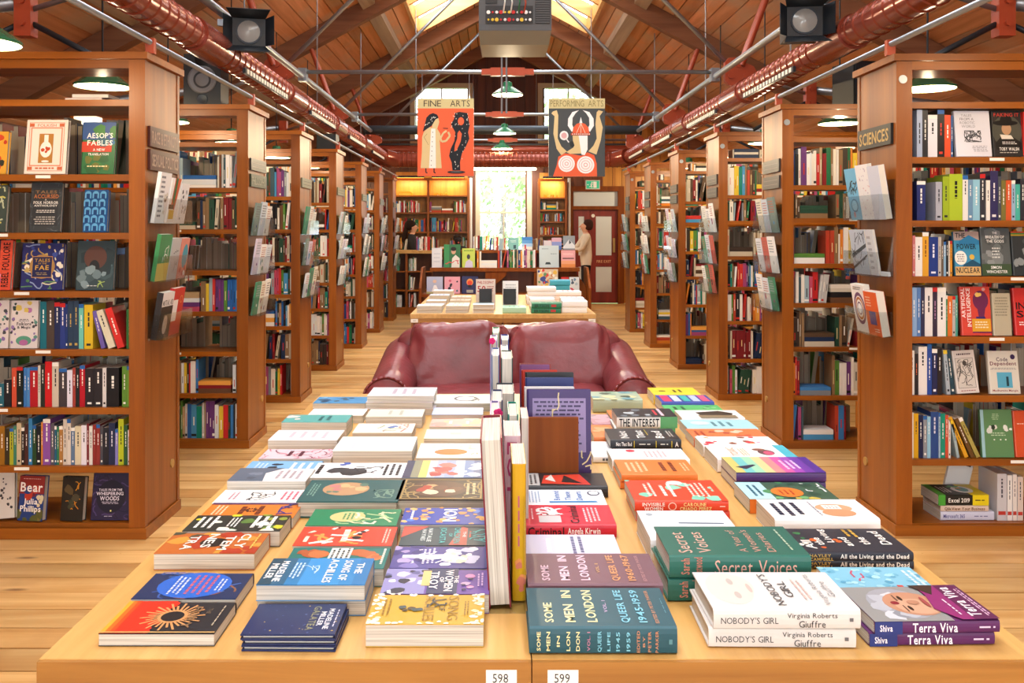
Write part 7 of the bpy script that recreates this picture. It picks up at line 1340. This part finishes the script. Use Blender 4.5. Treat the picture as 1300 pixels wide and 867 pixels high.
for s in (-1, 1):
    mb = MB(); pillow(mb, (SC + s * 0.278, SF + 0.33, 0.46), (0.275, 0.33, 0.085), 0.3, wr=0.01, seed=s); W(mb.build('seat_cushion', 'leather', so_, smooth=True))
    mb = MB(); pillow(mb, (SC + s * 0.302, SF + 0.60, 0.665), (0.298, 0.125, 0.215), 0.36, nu=64, nv=44, rot=Matrix.Rotation(-0.16, 3, 'X'), wr=0.034, seed=s * 5)
    bc_ = W(mb.build('back_cushion', 'leather', so_, smooth=True))
    mb = MB()
    def edge(u, dz): 
        q = Matrix.Rotation(-0.16, 3, 'X') @ Vector((u, -0.075, dz)); return q + Vector((SC + s * 0.302, SF + 0.60, 0.665))
    pts = [edge(-0.26 + 0.52 * i / 12, 0.196 - 0.010 * (abs(i - 6) / 6) ** 3) for i in range(13)]
    for a, b_ in zip(pts[:-1], pts[1:]): mb.cyl(a, b_, 0.006, n=6)
    W(mb.build('piping', 'leather', bc_, smooth=True))
    # rolled arm: a scroll in front, rising to the back
    mb = MB(); prof = []
    n = 20
    for i in range(n):
        t = -0.75 + (PI + 1.5) * i / (n - 1)
        prof.append((0.125 * math.cos(t), 0.53 + 0.125 * math.sin(t)))
    prof += [(-0.105, 0.3), (-0.10, 0.10), (0.09, 0.10), (0.085, 0.3)]
    m_ = len(prof); rows = []
    for j, (yy, dz, k_) in enumerate(((0.0, 0.0, 0.9), (0.012, 0.0, 1.0), (0.25, 0.01, 1.0), (0.55, 0.06, 1.0), (0.80, 0.12, 0.95), (0.97, 0.13, 0.85))):
        rows.append([(SC + s * (0.645 + (x_ * k_ if s > 0 else x_ * k_) + 0.02), SF + yy, (z_ - 0.5) * k_ + 0.5 + dz * max(0, (z_ - 0.2) / 0.45)) for x_, z_ in prof])
    vs = [v for r_ in rows for v in r_]; fs = []
    for j in range(len(rows) - 1):
        for i in range(m_): fs.append((j * m_ + i, j * m_ + (i + 1) % m_, (j + 1) * m_ + (i + 1) % m_, (j + 1) * m_ + i))
    fs.append(tuple(range(m_ - 1, -1, -1))); fs.append(tuple((len(rows) - 1) * m_ + i for i in range(m_)))
    mb.add(vs, fs); ar = W(mb.build('armrest', 'leather', so_, smooth=True, angle=0.9))
    mb = MB()
    for i in range(n - 1):
        a, b_ = prof[i], prof[i + 1]; mb.cyl((SC + s * (0.665 + a[0]), SF + 0.004, a[1]), (SC + s * (0.665 + b_[0]), SF + 0.004, b_[1]), 0.007, n=6)
    W(mb.build('piping', 'leather', ar, smooth=True))
for (x_, y_) in ((-0.6, 0.08), (0.6, 0.08), (-0.6, 0.86), (0.6, 0.86)): W(MB().cyl((SC + x_, SF + y_, 0), (SC + x_, SF + y_, 0.12), 0.025, 0.035, 10).build('foot', 'dark_block', so_))

# ---------------------------------------------------------------- second pair of tables with books
T2 = 1150 * 0.70 / 107
SEAM2 = PX(638.6, T2)
table(PX(520.6, T2), SEAM2 - 0.001, T2, T2 + 2.3, 'far oak table end nearest the reception desk, behind the sofa', '', PX(521.5, T2), far=True)
table(SEAM2 + 0.001, PX(756.6, T2), T2, T2 + 2.3, 'far oak table end nearest the red door, behind the sofa', '', PX(747, T2), far=True)
far = ' on the far table'
def fc(items, side): column([(l + far, a, b_, Y, d, t, n, c, ar, sa, hd) for (l, a, b_, Y, d, t, n, c, ar, sa, hd) in items], side)
LN = lambda c: [('L', 3, 0.15, 0.2, 0.85, 0.8, c)]
fc([('white paperback at the near corner', 529, 561, 7.62, 0.2, 0.03, 2, 'f0ece4', LN('c8c0b4'), [], False), ('lavender blue paperback, second from the near corner', 537, 563, 7.95, 0.2, 0.04, 1, 'c8cce4', LN('98a0c0'), [], False), ('white blue paperback, third from the near corner', 541, 566, 8.3, 0.2, 0.05, 1, 'dfe4ee', LN('90a8c8'), [], False), ('blue white paperback, fourth from the near corner', 545, 570, 8.7, 0.22, 0.035, 2, 'd0d8ea', LN('8090b8'), [], False), ('pale paperback at the far edge', 550, 575, 9.2, 0.22, 0.04, 2, 'e6e8f0', LN('a0a8c0'), [], False)], 'L')
fc([('cream paperback in the second stack', 566, 595, 7.62, 0.2, 0.03, 2, 'efe8d8', LN('b8a890'), [], False), ('beige paperback behind the second stack', 569, 596, 7.98, 0.2, 0.045, 1, 'd8cfc2', LN('a09484'), [], False), ('grey brown paperback, third in the second column', 571, 597, 8.35, 0.2, 0.05, 1, 'c8bcb0', LN('8a8074'), [], False), ('pinkish paperback, fourth in the second column', 573, 598, 8.75, 0.22, 0.05, 1, 'e0d0c8', LN('b09a90'), [], False)], 'L')
fc([('white teal-striped hardback under the red 50 book', 600, 627, 7.62, 0.2, 0.035, 2, 'ece8e2', [('R', 0.0, 0.0, 0.3, 1, '3a8aa0')] , [], True)], 'L')
fc([('pale green hardback by the seam', 638, 668, 7.60, 0.22, 0.05, 1, 'a8d0b4', LN('78a088'), [], True)], 'R')
fc([('green hardback with dark capitals', 675, 713, 7.60, 0.17, 0.042, 2, '2f7a5a', LN('88b8a0'), [('T', 'BRYSON', 0.1, 0.2, 0.58, 0.8, '1c2a24'), ('R', 0.65, 0.25, 0.82, 0.75, 'b83a3a')], True), ('white paperback behind the green hardbacks', 673, 704, 7.86, 0.2, 0.034, 3, 'eeeeea', LN('b0b0b8'), [], False), ('white blue paperback in the tall stack', 669, 706, 8.5, 0.22, 0.04, 4, 'e4e6ee', LN('a0a8c8'), [], False)], 'R')
fc([('white hardback right of the green ones', 714, 746, 7.62, 0.18, 0.05, 2, 'f0f0ee', LN('c0c0c8'), [], True), ('pale blue and pink paperback', 712, 742, 7.95, 0.2, 0.05, 2, 'dce4ec', LN('c87a8a'), [], False), ('white and crimson paperback', 706, 738, 8.5, 0.22, 0.04, 3, 'efe8ea', LN('a83a5a'), [], False), ('turquoise book on the highest pile', 698, 724, 8.95, 0.2, 0.05, 4, '3fa0b8', LN('80c8d8'), [], False)], 'R')
def standing2(px0, px1, pytop, pybot, Y, t, c, label, art, lean=0.08, base=None):
    x0, x1 = PX(px0, Y), PX(px1, Y); zb = PZ(pybot, Y) if base is None else base; h = (PZ(pytop, Y) - zb) / math.cos(lean)
    T = Matrix.Translation(((x0 + x1) / 2, Y + t, zb + 0.001)) @ Matrix.Rotation(PI / 2 - lean, 4, 'X')
    return book(T, x1 - x0, h, t, c, label, art, hard=True)
standing2(604, 629, 355, 395, 7.95, 0.04, 'c9b8ac', 'red and beige book with big 50 standing on the far table', [('R', 0.05, 0.5, 0.95, 0.97, 'd8c8bc'), ('T', 'PHILOSOPHY', 0.08, 0.84, 0.92, 0.94, 'a83a30'), ('T', '50', 0.08, 0.58, 0.5, 0.78, 'b02a24'), ('L', 3, 0.55, 0.58, 0.92, 0.78, 'a83a30')], base=TZ)
standing2(638, 658, 358, 395, 8.0, 0.10, 'e8e6e4', 'thick pale book standing by the seam of the far table', [('L', 6, 0.1, 0.35, 0.9, 0.9, 'b0b0b0')], base=TZ)
for (x_, lab) in ((616.5, 'black card stand in front of the red 50 book'), (647, 'black card stand in front of the thick pale book')):
    o = empty('card_stand', (PX(x_, 7.87), 7.87, TZ)); tag(o, lab, 'stand', 'black card stands')
    MB().box(-0.055, -0.006, 0.072 if x_ < 620 else 0.052, 0.055, 0.006, 0.19).build('card_panel', 'black_plastic', o); MB().box(-0.06, -0.01, 0.0009, -0.045, 0.025, 0.19).box(0.045, -0.01, 0.0009, 0.06, 0.025, 0.19).build('support', 'acrylic', o)
# ---------------------------------------------------------------- display unit behind the far table
DY = 12.3
du = empty('display_unit', (PX(648, DY), DY + 0.3, 0)); tag(du, 'dark wood display unit with books facing out, behind the far table', 'display unit')
dxa, dxb = PX(546, DY), PX(736, DY); dz1 = PZ(340, DY); dz2 = PZ(317.5, DY + 0.28)
def bxp(par, name, x0, y0, z0, x1, y1, z1, mat='case_wood_x'): return W(MB().box(x0, y0, z0, x1, y1, z1).build(name, mat, par))
bxp(du, 'front_shelf', dxa, DY, dz1 - 0.05, dxb, DY + 0.25, dz1, 'dark_block'); bxp(du, 'rear_shelf', dxa + 0.3, DY + 0.255, dz2 - 0.04, dxb, DY + 0.5, dz2, 'dark_block')
bxp(du, 'back_panel', dxa + 0.02, DY + 0.23, 0.0, dxb - 0.02, DY + 0.25, dz1 - 0.051, 'wall_wood'); bxp(du, 'rear_panel', dxa + 0.32, DY + 0.48, 0.0, dxb - 0.02, DY + 0.5, dz2 - 0.041, 'wall_wood')
bxp(du, 'ledge', dxa - 0.1, DY - 0.2, PZ(373, DY - 0.1) - 0.04, dxb + 0.02, DY + 0.229, PZ(373, DY - 0.1), 'dark_block')
for xx in (dxa - 0.13, dxb + 0.1):
    W(MB().prism([(DY - 0.25, 0), (DY + 0.5, 0), (DY + 0.5, dz1 + 0.0), (DY + 0.1, dz1), (DY - 0.25, dz1 - 0.26)], xx, xx + 0.03, plane='yz').build('side_panel', 'dark_block', du))
W(MB().prism([(PX(706, DY), dz1 - 0.052), (PX(731, DY), dz1 - 0.052), (PX(748, DY), dz1 - 0.30), (PX(748, DY), 0.0), (PX(706, DY), 0.0)], DY + 0.16, DY + 0.19).build('end_panel', 'dark_block', du))
for xx in (dxa + 0.75, dxb - 0.62): W(MB().prism([(xx, dz1 - 0.052), (xx + 0.30, dz1 - 0.052), (xx + 0.27, dz1 - 0.12), (xx + 0.03, dz1 - 0.32), (xx, dz1 - 0.32)], DY + 0.02, DY + 0.05).build('bracket', 'dark_block', du))
un = ' on the display unit'
fo = lambda a, b_, t0, z, c, lab, art, Y=DY + 0.05: standing2(a, b_, t0, 0, Y, 0.02, c, lab, art, base=z)
fo(548, 561, 315, dz1, 'd4d8e2', 'pale book facing out at the left end of the display unit', LN('b8c0d0'))
fo(563.5, 584.5, 310.5, dz1, '2f6a44', 'dark green book with a portrait in white shirt' + un, [('P', [(0.45, 0), (0.95, 0), (0.95, 0.4), (0.7, 0.55), (0.5, 0.4)], 'd8d8d4'), ('E', 0.58, 0.7, 0.14, 0.13, 'c09a80'), ('E', 0.58, 0.8, 0.17, 0.09, '241c18'), ('R', 0, 0, 0.32, 1, '3a8a55'), ('K', 5, 0.1, 0.16, 0.9, 0.3, 0.05, ['c83a4a'])])
fo(586.5, 603, 315.5, dz1, 'b8cc5a', 'lime green book with a lilac figure' + un, [('P', [(0.2, 0), (0.85, 0), (0.8, 0.3), (0.55, 0.42), (0.3, 0.3)], 'c8c4dc'), ('E', 0.5, 0.56, 0.13, 0.13, '2a2a3a'), ('L', 1, 0.1, 0.82, 0.9, 0.94, '5a8a30')])
fo(684.5, 709.5, 312, dz1, 'bccdd4', 'large pale blue book with small boat picture' + un, [('P', [(0.3, 0.14), (0.6, 0.14), (0.55, 0.24), (0.35, 0.24)], '2a3a42'), ('L', 1, 0.1, 0.82, 0.5, 0.88, '5a7a88'), ('L', 1, 0.55, 0.6, 0.9, 0.65, '5a7a88')])
fo(712.5, 730.5, 318, dz1, 'dba0a8', 'pink book with orange lower edge' + un, [('G', 0, 0, 1, 0.4, ['d88a4a', 'e0a07a']), ('R', 0.1, 0.5, 0.9, 0.56, '3a2a2a'), ('L', 2, 0.1, 0.7, 0.9, 0.85, 'f0d0d4')])
fo(645, 658.5, 302, dz2, '7fbab4', 'mint green book on the raised rear shelf', [('R', 0.5, 0.1, 0.75, 0.4, '3a5a60'), ('L', 2, 0.2, 0.6, 0.8, 0.8, 'd8ecea')], DY + 0.33)
fo(662.5, 676, 301, dz2, '6aa4d4', 'sky blue book with red lighthouse on the raised rear shelf', [('G', 0, 0, 1, 1, ['e8e4dc', 'a8ccec', '5a98d4', '3a80c8']), ('R', 0.25, 0.05, 0.4, 0.4, 'c8403a')], DY + 0.33)
fo(690, 700, 305.5, dz2, 'd8ccd0', 'small pale pink book on the raised rear shelf', [], DY + 0.33)
fo(700.5, 713, 302, dz2, '8aa0cc', 'lavender blue book on the raised rear shelf', [('G', 0, 0, 1, 1, ['4a6ab0', '8a98d0', 'd0a8b8'])], DY + 0.34)
fo(715, 730, 299.5, dz2, '8a949c', 'grey mountain photograph book on the raised rear shelf', [('P', [(0, 0.2), (0.5, 0.75), (1, 0.3), (1, 0.1), (0, 0.1)], 'd8dce0'), ('P', [(0.5, 0.75), (0.7, 0.5), (0.5, 0.4)], '4a5058')], DY + 0.34)
bz = PZ(373, DY - 0.1)
fo(541.5, 562, 351.5, bz, 'aeb8d8', 'pale blue book with white dress on the lower ledge', [('P', [(0.3, 0.05), (0.8, 0.05), (0.6, 0.5), (0.45, 0.5)], 'e8e8f0'), ('E', 0.5, 0.72, 0.12, 0.1, 'd8b8a8'), ('G', 0, 0, 1, 0.12, ['98a070', 'b8a878'])], DY - 0.1)
fo(564, 584, 351.5, bz, 'e0a0b4', 'pink book with dark leafy shapes on the lower ledge', [('B', 8, 0.15, 0.1, 0.85, 0.8, 0.14, ['4a3a5a', '3a6a78', 'c85a7a', '2a2a3a'])], DY - 0.1)
fo(586, 607, 351, bz, '2a2c5a', 'navy book with glowing red lamp on the lower ledge', [('E', 0.5, 0.66, 0.2, 0.2, 'e09a50'), ('E', 0.5, 0.62, 0.15, 0.14, 'd8402a'), ('R', 0.4, 0.35, 0.6, 0.5, '1a1420'), ('R', 0.3, 0.05, 0.7, 0.22, 'a8a49c')], DY - 0.1)
fo(682, 708.5, 342, bz, 'c8b8a0', 'colourful patchwork book on the lower ledge', [('B', 40, 0.03, 0.03, 0.97, 0.97, 0.14, ['3a4a90', 'c83a3a', 'd8b04a', '5a8a60', 'e8e0d0', 'b87a50'])], DY - 0.1)
fo(712.5, 722, 352, bz, 'c8302c', 'red book on the lower ledge near the door', [('E', 0.5, 0.7, 0.3, 0.12, 'e8c0b8')], DY - 0.1)
fo(723, 735.5, 352, bz, 'd4dce0', 'white blue book with red sash on the lower ledge', [('B', 5, 0.2, 0.3, 0.8, 0.9, 0.18, ['6a8aa8', 'a8bcc8', '4a5a70']), ('P', [(0, 0.35), (0.25, 0.35), (1, 0.0), (0.6, 0.0)], 'c8304a')], DY - 0.1)
fill_row(PX(605, DY), PX(683, DY), DY + 0.03, dz1, 0.29, 901, gap=0.0, hh=(0.75, 0.9))
fill_row(PX(600, DY + 0.3), PX(643, DY + 0.3), DY + 0.28, dz2, 0.22, 902, gap=0.0)
fill_row(PX(676, DY + 0.3), PX(689, DY + 0.3), DY + 0.28, dz2, 0.2, 903, gap=0.0)
o = MB().box(-0.16, 0, 0, 0.16, 0.1, 0.09).build('box_file', 'dark_steel'); o.location = (PX(720, DY + 0.15), DY + 0.14, dz1 + 0.22)
o.location.z = dz1 + 0.001; bpy.data.objects.remove(o)
# ---------------------------------------------------------------- reception desk
RYD = 15.5
rd = empty('reception_desk', (PX(522, RYD), RYD + 0.3, 0)); tag(rd, 'wooden reception desk with open shelves in front of the wall bookcases', 'desk')
rxa, rxb, rzt = PX(488, RYD), PX(552, RYD), PZ(318, RYD)
bxp(rd, 'worktop', rxa - 0.03, RYD - 0.05, rzt - 0.05, rxb + 0.05, RYD + 0.6, rzt, 'oak')
for px_ in (488, 516, 550): bxp(rd, 'upright', PX(px_, RYD) - 0.02, RYD, 0, PX(px_, RYD) + 0.02, RYD + 0.35, rzt - 0.051, 'case_wood')
bxp(rd, 'back_board', rxa + 0.021, RYD + 0.33, 0.0, rxb - 0.02, RYD + 0.35, rzt - 0.051, 'wall_wood')
for (pa, pb) in ((488, 516), (516, 550)):
    for j, py in enumerate((344, 368, 390)):
        z_ = PZ(py, RYD); bxp(rd, 'shelf', PX(pa, RYD) + 0.021, RYD + 0.005, z_ - 0.025 if j < 2 else 0.0, PX(pb, RYD) - 0.021, RYD + 0.329, z_)
        fill_row(PX(pa, RYD) + 0.03, PX(pa, RYD) + (0.30 if pa == 488 else 0.16), RYD + 0.03, z_, 0.27, 950 + j * 2 + pa, LIGHT, gap=0.3)
fill_row(PX(527, RYD), PX(549, RYD), RYD + 0.2, rzt, 0.26, 977, LIGHT + PAL, gap=0)
# ---------------------------------------------------------------- bookcases on the end wall
def wall_case(pa, pb, mids, pys, top, label, seed):
    Y = FARY - 0.40
    o = empty('wall_bookcase', (PX((pa + pb) / 2, Y), Y + 0.16, 0)); tag(o, label, 'bookcase', 'lit bookcases on the end wall')
    zt = PZ(top, Y); edges = [pa] + mids + [pb]
    for e in edges: bxp(o, 'upright', PX(e, Y) - 0.02, Y, 0, PX(e, Y) + 0.02, Y + 0.30, zt, 'case_wood')
    bxp(o, 'back_board', PX(pa, Y) + 0.021, Y + 0.301, 0, PX(pb, Y) - 0.021, Y + 0.31, zt + 0.18, 'golden_wood')
    bxp(o, 'top_board', PX(pa, Y) - 0.02, Y, zt + 0.001, PX(pb, Y) + 0.02, Y + 0.05, zt + 0.05)
    for i, (a, b_) in enumerate(zip(edges[:-1], edges[1:])):
        x0, x1 = PX(a, Y) + 0.021, PX(b_, Y) - 0.021
        lf = bxp(o, 'light_fitting', x0 + 0.05, Y - 0.06, zt + 0.051, x1 - 0.05, Y + 0.02, zt + 0.09, 'dark_steel')
        W(MB().box(x0 + 0.06, Y - 0.05, zt + 0.047, x1 - 0.06, Y - 0.005, zt + 0.0505).build('light_strip', 'strip_glow', lf))
        ld = bpy.data.lights.new('shelf_glow', 'AREA'); ld.shape = 'RECTANGLE'; ld.size = x1 - x0 - 0.15; ld.size_y = 0.05; ld.energy = 11; ld.color = (1.0, 0.68, 0.32)
        lo = bpy.data.objects.new('shelf_glow', ld); COL.objects.link(lo); lo.parent = o; lo.location = ((x0 + x1) / 2 - o.location.x, 0.04 - 0.16, zt - 0.03); lo.rotation_euler = (0.55, 0, 0)
        for j, py in enumerate(pys):
            z_ = PZ(py, Y); bxp(o, 'shelf', x0, Y + 0.005, z_ - 0.03, x1, Y + 0.30, z_)
            sp = (PZ(pys[j - 1], Y) - z_ - 0.03) if j else zt - z_
            if j == 0: fill_row(x0 + 0.08, x0 + 0.36, Y + 0.05, z_, 0.12, seed + i * 10 + j, ['d8a030', 'e0b850'], gap=0, hh=(0.3, 0.5))
            else: fill_row(x0, x1 - (0.1 if (i + j) % 2 else 0.0), Y + 0.03, z_, sp, seed + i * 10 + j, gap=0.2, hh=(0.55, 0.8))
wall_case(499, 594.5, [543.5], [248, 269.5, 294, 318, 342, 366], 229, 'wide wall bookcase with golden lit top shelves, near the reception desk', 600)
wall_case(684.5, 718.5, [], [250.7, 266, 281, 298, 318, 340, 362], 230, 'narrow wall bookcase with golden lit top, between window and door', 700)
for (px_, lab) in ((597.5, 'white painted pipe against the wide wall bookcase'), (722.5, 'pale painted pipe beside the narrow wall bookcase')):
    o = MB().cyl((0, 0, 0), (0, 0, PZ(226, FARY - 0.2)), 0.03, n=12).build('wall_pipe', 'white_paint', smooth=True, angle=0.9); o.location = (PX(px_, FARY - 0.2), FARY - 0.2, 0); tag(o, lab, 'pipe', 'wall pipes')
# ---------------------------------------------------------------- people
def person(name, loc, rz, label, joints, edges, colour, hair, root):
    o = empty(name, loc, rz); tag(o, label, 'person')
    names = list(joints); me = bpy.data.meshes.new('skeleton')
    me.from_pydata([joints[n][0] for n in names], [(names.index(a), names.index(b_)) for a, b_ in edges], [])
    sk = bpy.data.objects.new('skeleton', me); COL.objects.link(sk)
    m1 = sk.modifiers.new('skin', 'SKIN'); m1.use_smooth_shade = True; m1.branch_smoothing = 0.6
    for i, n in enumerate(names):
        r_ = joints[n][1]; r_ = r_ if isinstance(r_, tuple) else (r_, r_)
        me.skin_vertices[0].data[i].radius = r_
    me.skin_vertices[0].data[names.index(root)].use_root = True
    m2 = sk.modifiers.new('sub', 'SUBSURF'); m2.levels = 2; m2.render_levels = 2
    dg = bpy.context.evaluated_depsgraph_get(); ev = sk.evaluated_get(dg); em = ev.to_mesh()
    mb = MB()
    for v in em.vertices: mb.v.append(tuple(v.co))
    for p in em.polygons: mb.f.append(list(p.vertices)); mb.c.append(colour(p.center)); mb.m.append(0)
    ev.to_mesh_clear(); bpy.data.objects.remove(sk)
    bd = mb.build('body', 'cloth', o, smooth=True)
    for (nm, c, r_, e, col, rot) in hair:
        mb = MB(); pillow(mb, c, r_, e, 20, 14, rot=rot, wr=0.004); mb.c = [col] * len(mb.f); mb.build(nm, 'cloth', o, smooth=True)
    return o
def hand(J, E, side, wrist, d, up):
    """palm and five fingers from the wrist along d"""
    d = Vector(d).normalized(); up = Vector(up).normalized(); sd = d.cross(up).normalized(); wv = Vector(J[wrist][0])
    J[wrist + '_palm'] = (tuple(wv + d * 0.055), (0.034, 0.018)); E.append((wrist, wrist + '_palm'))
    for i, (off, ln) in enumerate(((-0.027, 0.062), (-0.009, 0.074), (0.009, 0.07), (0.026, 0.055))):
        a = wv + d * 0.09 + sd * off; b_ = a + d * ln * 0.6 - up * 0.008; c = b_ + d * ln * 0.4 - up * 0.022
        for q, (pt, r_) in enumerate(((a, 0.0095), (b_, 0.0085), (c, 0.007))):
            J['%s_f%d_%d' % (wrist, i, q)] = (tuple(pt), r_); E.append((wrist + '_palm' if q == 0 else '%s_f%d_%d' % (wrist, i, q - 1), '%s_f%d_%d' % (wrist, i, q)))
    a = wv + d * 0.03 + sd * -0.035 * side; b_ = a + d * 0.04 - sd * 0.02 * side
    J[wrist + '_t0'] = (tuple(a), 0.011); J[wrist + '_t1'] = (tuple(b_), 0.009); E += [(wrist, wrist + '_t0'), (wrist + '_t0', wrist + '_t1')]
def human(h, arms, legs=True, skirt=0.0, bulk=1.0):
    k_ = h / 1.65; J = {}; E = []
    def j(n, p, r_): J[n] = (tuple(q * k_ for q in p), tuple(q * k_ for q in r_) if isinstance(r_, tuple) else r_ * k_)
    j('pelvis', (0, 0, 0.93), (0.175 * bulk, 0.125 * bulk)); j('waist', (0, 0.0, 1.08), (0.155 * bulk, 0.115 * bulk)); j('chest', (0, -0.01, 1.26), (0.165 * bulk, 0.115 * bulk)); j('collar', (0, 0.0, 1.365), (0.10, 0.075))
    j('neck', (0, -0.01, 1.42), 0.052); j('jaw', (0, -0.03, 1.475), (0.062, 0.075)); j('head', (0, -0.02, 1.545), (0.078, 0.094)); j('crown', (0, -0.005, 1.60), (0.066, 0.076)); j('nose', (0, -0.128, 1.515), 0.012); j('bridge', (0, -0.105, 1.535), 0.014)
    E += [('pelvis', 'waist'), ('waist', 'chest'), ('chest', 'collar'), ('collar', 'neck'), ('neck', 'jaw'), ('jaw', 'head'), ('head', 'crown'), ('head', 'bridge'), ('bridge', 'nose')]
    for s, nm in ((-1, 'l'), (1, 'r')):
        el, wr, dr = arms[0 if s < 0 else 1]
        j('sh' + nm, (s * 0.165, 0.0, 1.345), 0.066); j('el' + nm, el, 0.052); j('wr' + nm, wr, 0.033); E += [('collar', 'sh' + nm), ('sh' + nm, 'el' + nm), ('el' + nm, 'wr' + nm)]
        j('ear' + nm, (s * 0.088, 0.0, 1.535), 0.013); E.append(('head', 'ear' + nm))
        hand(J, E, s, 'wr' + nm, dr, (0, 0, 1))
        if legs:
            j('hip' + nm, (s * 0.09, 0, 0.84), 0.095); j('kn' + nm, (s * 0.095, -0.02, 0.47), 0.062); j('an' + nm, (s * 0.095, 0.03, 0.09), 0.042); j('toe' + nm, (s * 0.105, -0.13, 0.035), 0.032)
            E += [('pelvis', 'hip' + nm), ('hip' + nm, 'kn' + nm), ('kn' + nm, 'an' + nm), ('an' + nm, 'toe' + nm)]
    return J, E
def face(o, k_, lip='9a5048'):
    for s in (-1, 1): MB().lathe([(0.0005, -0.006), (0.007, -0.004), (0.010, 0.001)], (s * 0.033 * k_, -0.101 * k_, 1.538 * k_), 8, '2a201c', axis='y').build('eye', 'cloth', o)
    MB().lathe([(0.0005, -0.003), (0.016, -0.001), (0.018, 0.002)], (0, -0.104 * k_, 1.478 * k_), 8, lip, axis='y').build('mouth', 'cloth', o)
SK = 'd8a488'
J, E = human(1.62, (((-0.20, -0.16, 1.14), (-0.10, -0.36, 1.20), (0.3, -1, 0.1)), ((0.22, -0.12, 1.10), (0.12, -0.34, 1.14), (-0.2, -1, 0.1))), bulk=1.18)
def cw(c):
    if c.z > 1.375 and abs(c.x) < 0.13: return SK
    if c.y < -0.335 and c.z > 1.0: return SK
    if c.z < 0.055: return '1c1a1a'
    return 'd9c8b4' if c.z > 0.80 else '1d1b1e'
p1 = person('person', (PX(744, 16.25), 16.25, 0), -PI / 2, 'person with short dark hair in cream sweater and black trousers, standing by the red door', J, E, cw,
            [('hair', (0, 0.04, 1.535), (0.092, 0.09, 0.10), 0.8, '3a2018', None)], 'pelvis')
face(p1, 1.62 / 1.65)
J, E = human(1.60, (((-0.22, -0.06, 1.08), (-0.14, -0.28, 1.08), (0, -1, 0)), ((0.22, -0.06, 1.08), (0.14, -0.28, 1.08), (0, -1, 0))))
def cw2(c):
    if c.z > 1.365 and abs(c.x) < 0.13: return SK
    if c.y < -0.27 and c.z > 0.95: return SK
    return '2e2a2c' if c.z > 0.80 else '26303e'
p2 = person('person', (PX(523, 16.6), 16.6, 0), PI / 2, 'person with long dark ponytail in dark jacket behind the reception desk', J, E, cw2,
            [('hair', (0, 0.03, 1.53), (0.092, 0.098, 0.098), 0.8, '2a1a14', None), ('ponytail', (0, 0.12, 1.40), (0.05, 0.045, 0.19), 0.7, '2f1d15', Matrix.Rotation(0.25, 3, 'X'))], 'pelvis')
face(p2, 1.60 / 1.65)
J, E = human(1.36, (((-0.22, -0.06, 1.08), (-0.14, -0.28, 1.05), (0, -1, 0)), ((0.22, -0.06, 1.08), (0.14, -0.28, 1.05), (0, -1, 0))))
p3 = person('person', (PX(581, 16.0), 16.0, 0), 0.25, 'person with dark hair, only the head showing above the green book', J, E, cw2,
            [('hair', (0, 0.034, 1.575 * 0.824), (0.072, 0.072, 0.066), 0.8, '2a1c16', None)], 'pelvis')
face(p3, 1.36 / 1.65)
so = STUFF.build('shelved_books', 'print')
so['kind'] = 'stuff'; so['label'] = 'many mixed book spines filling the shelves of the rows of bookcases'; so['category'] = 'books'
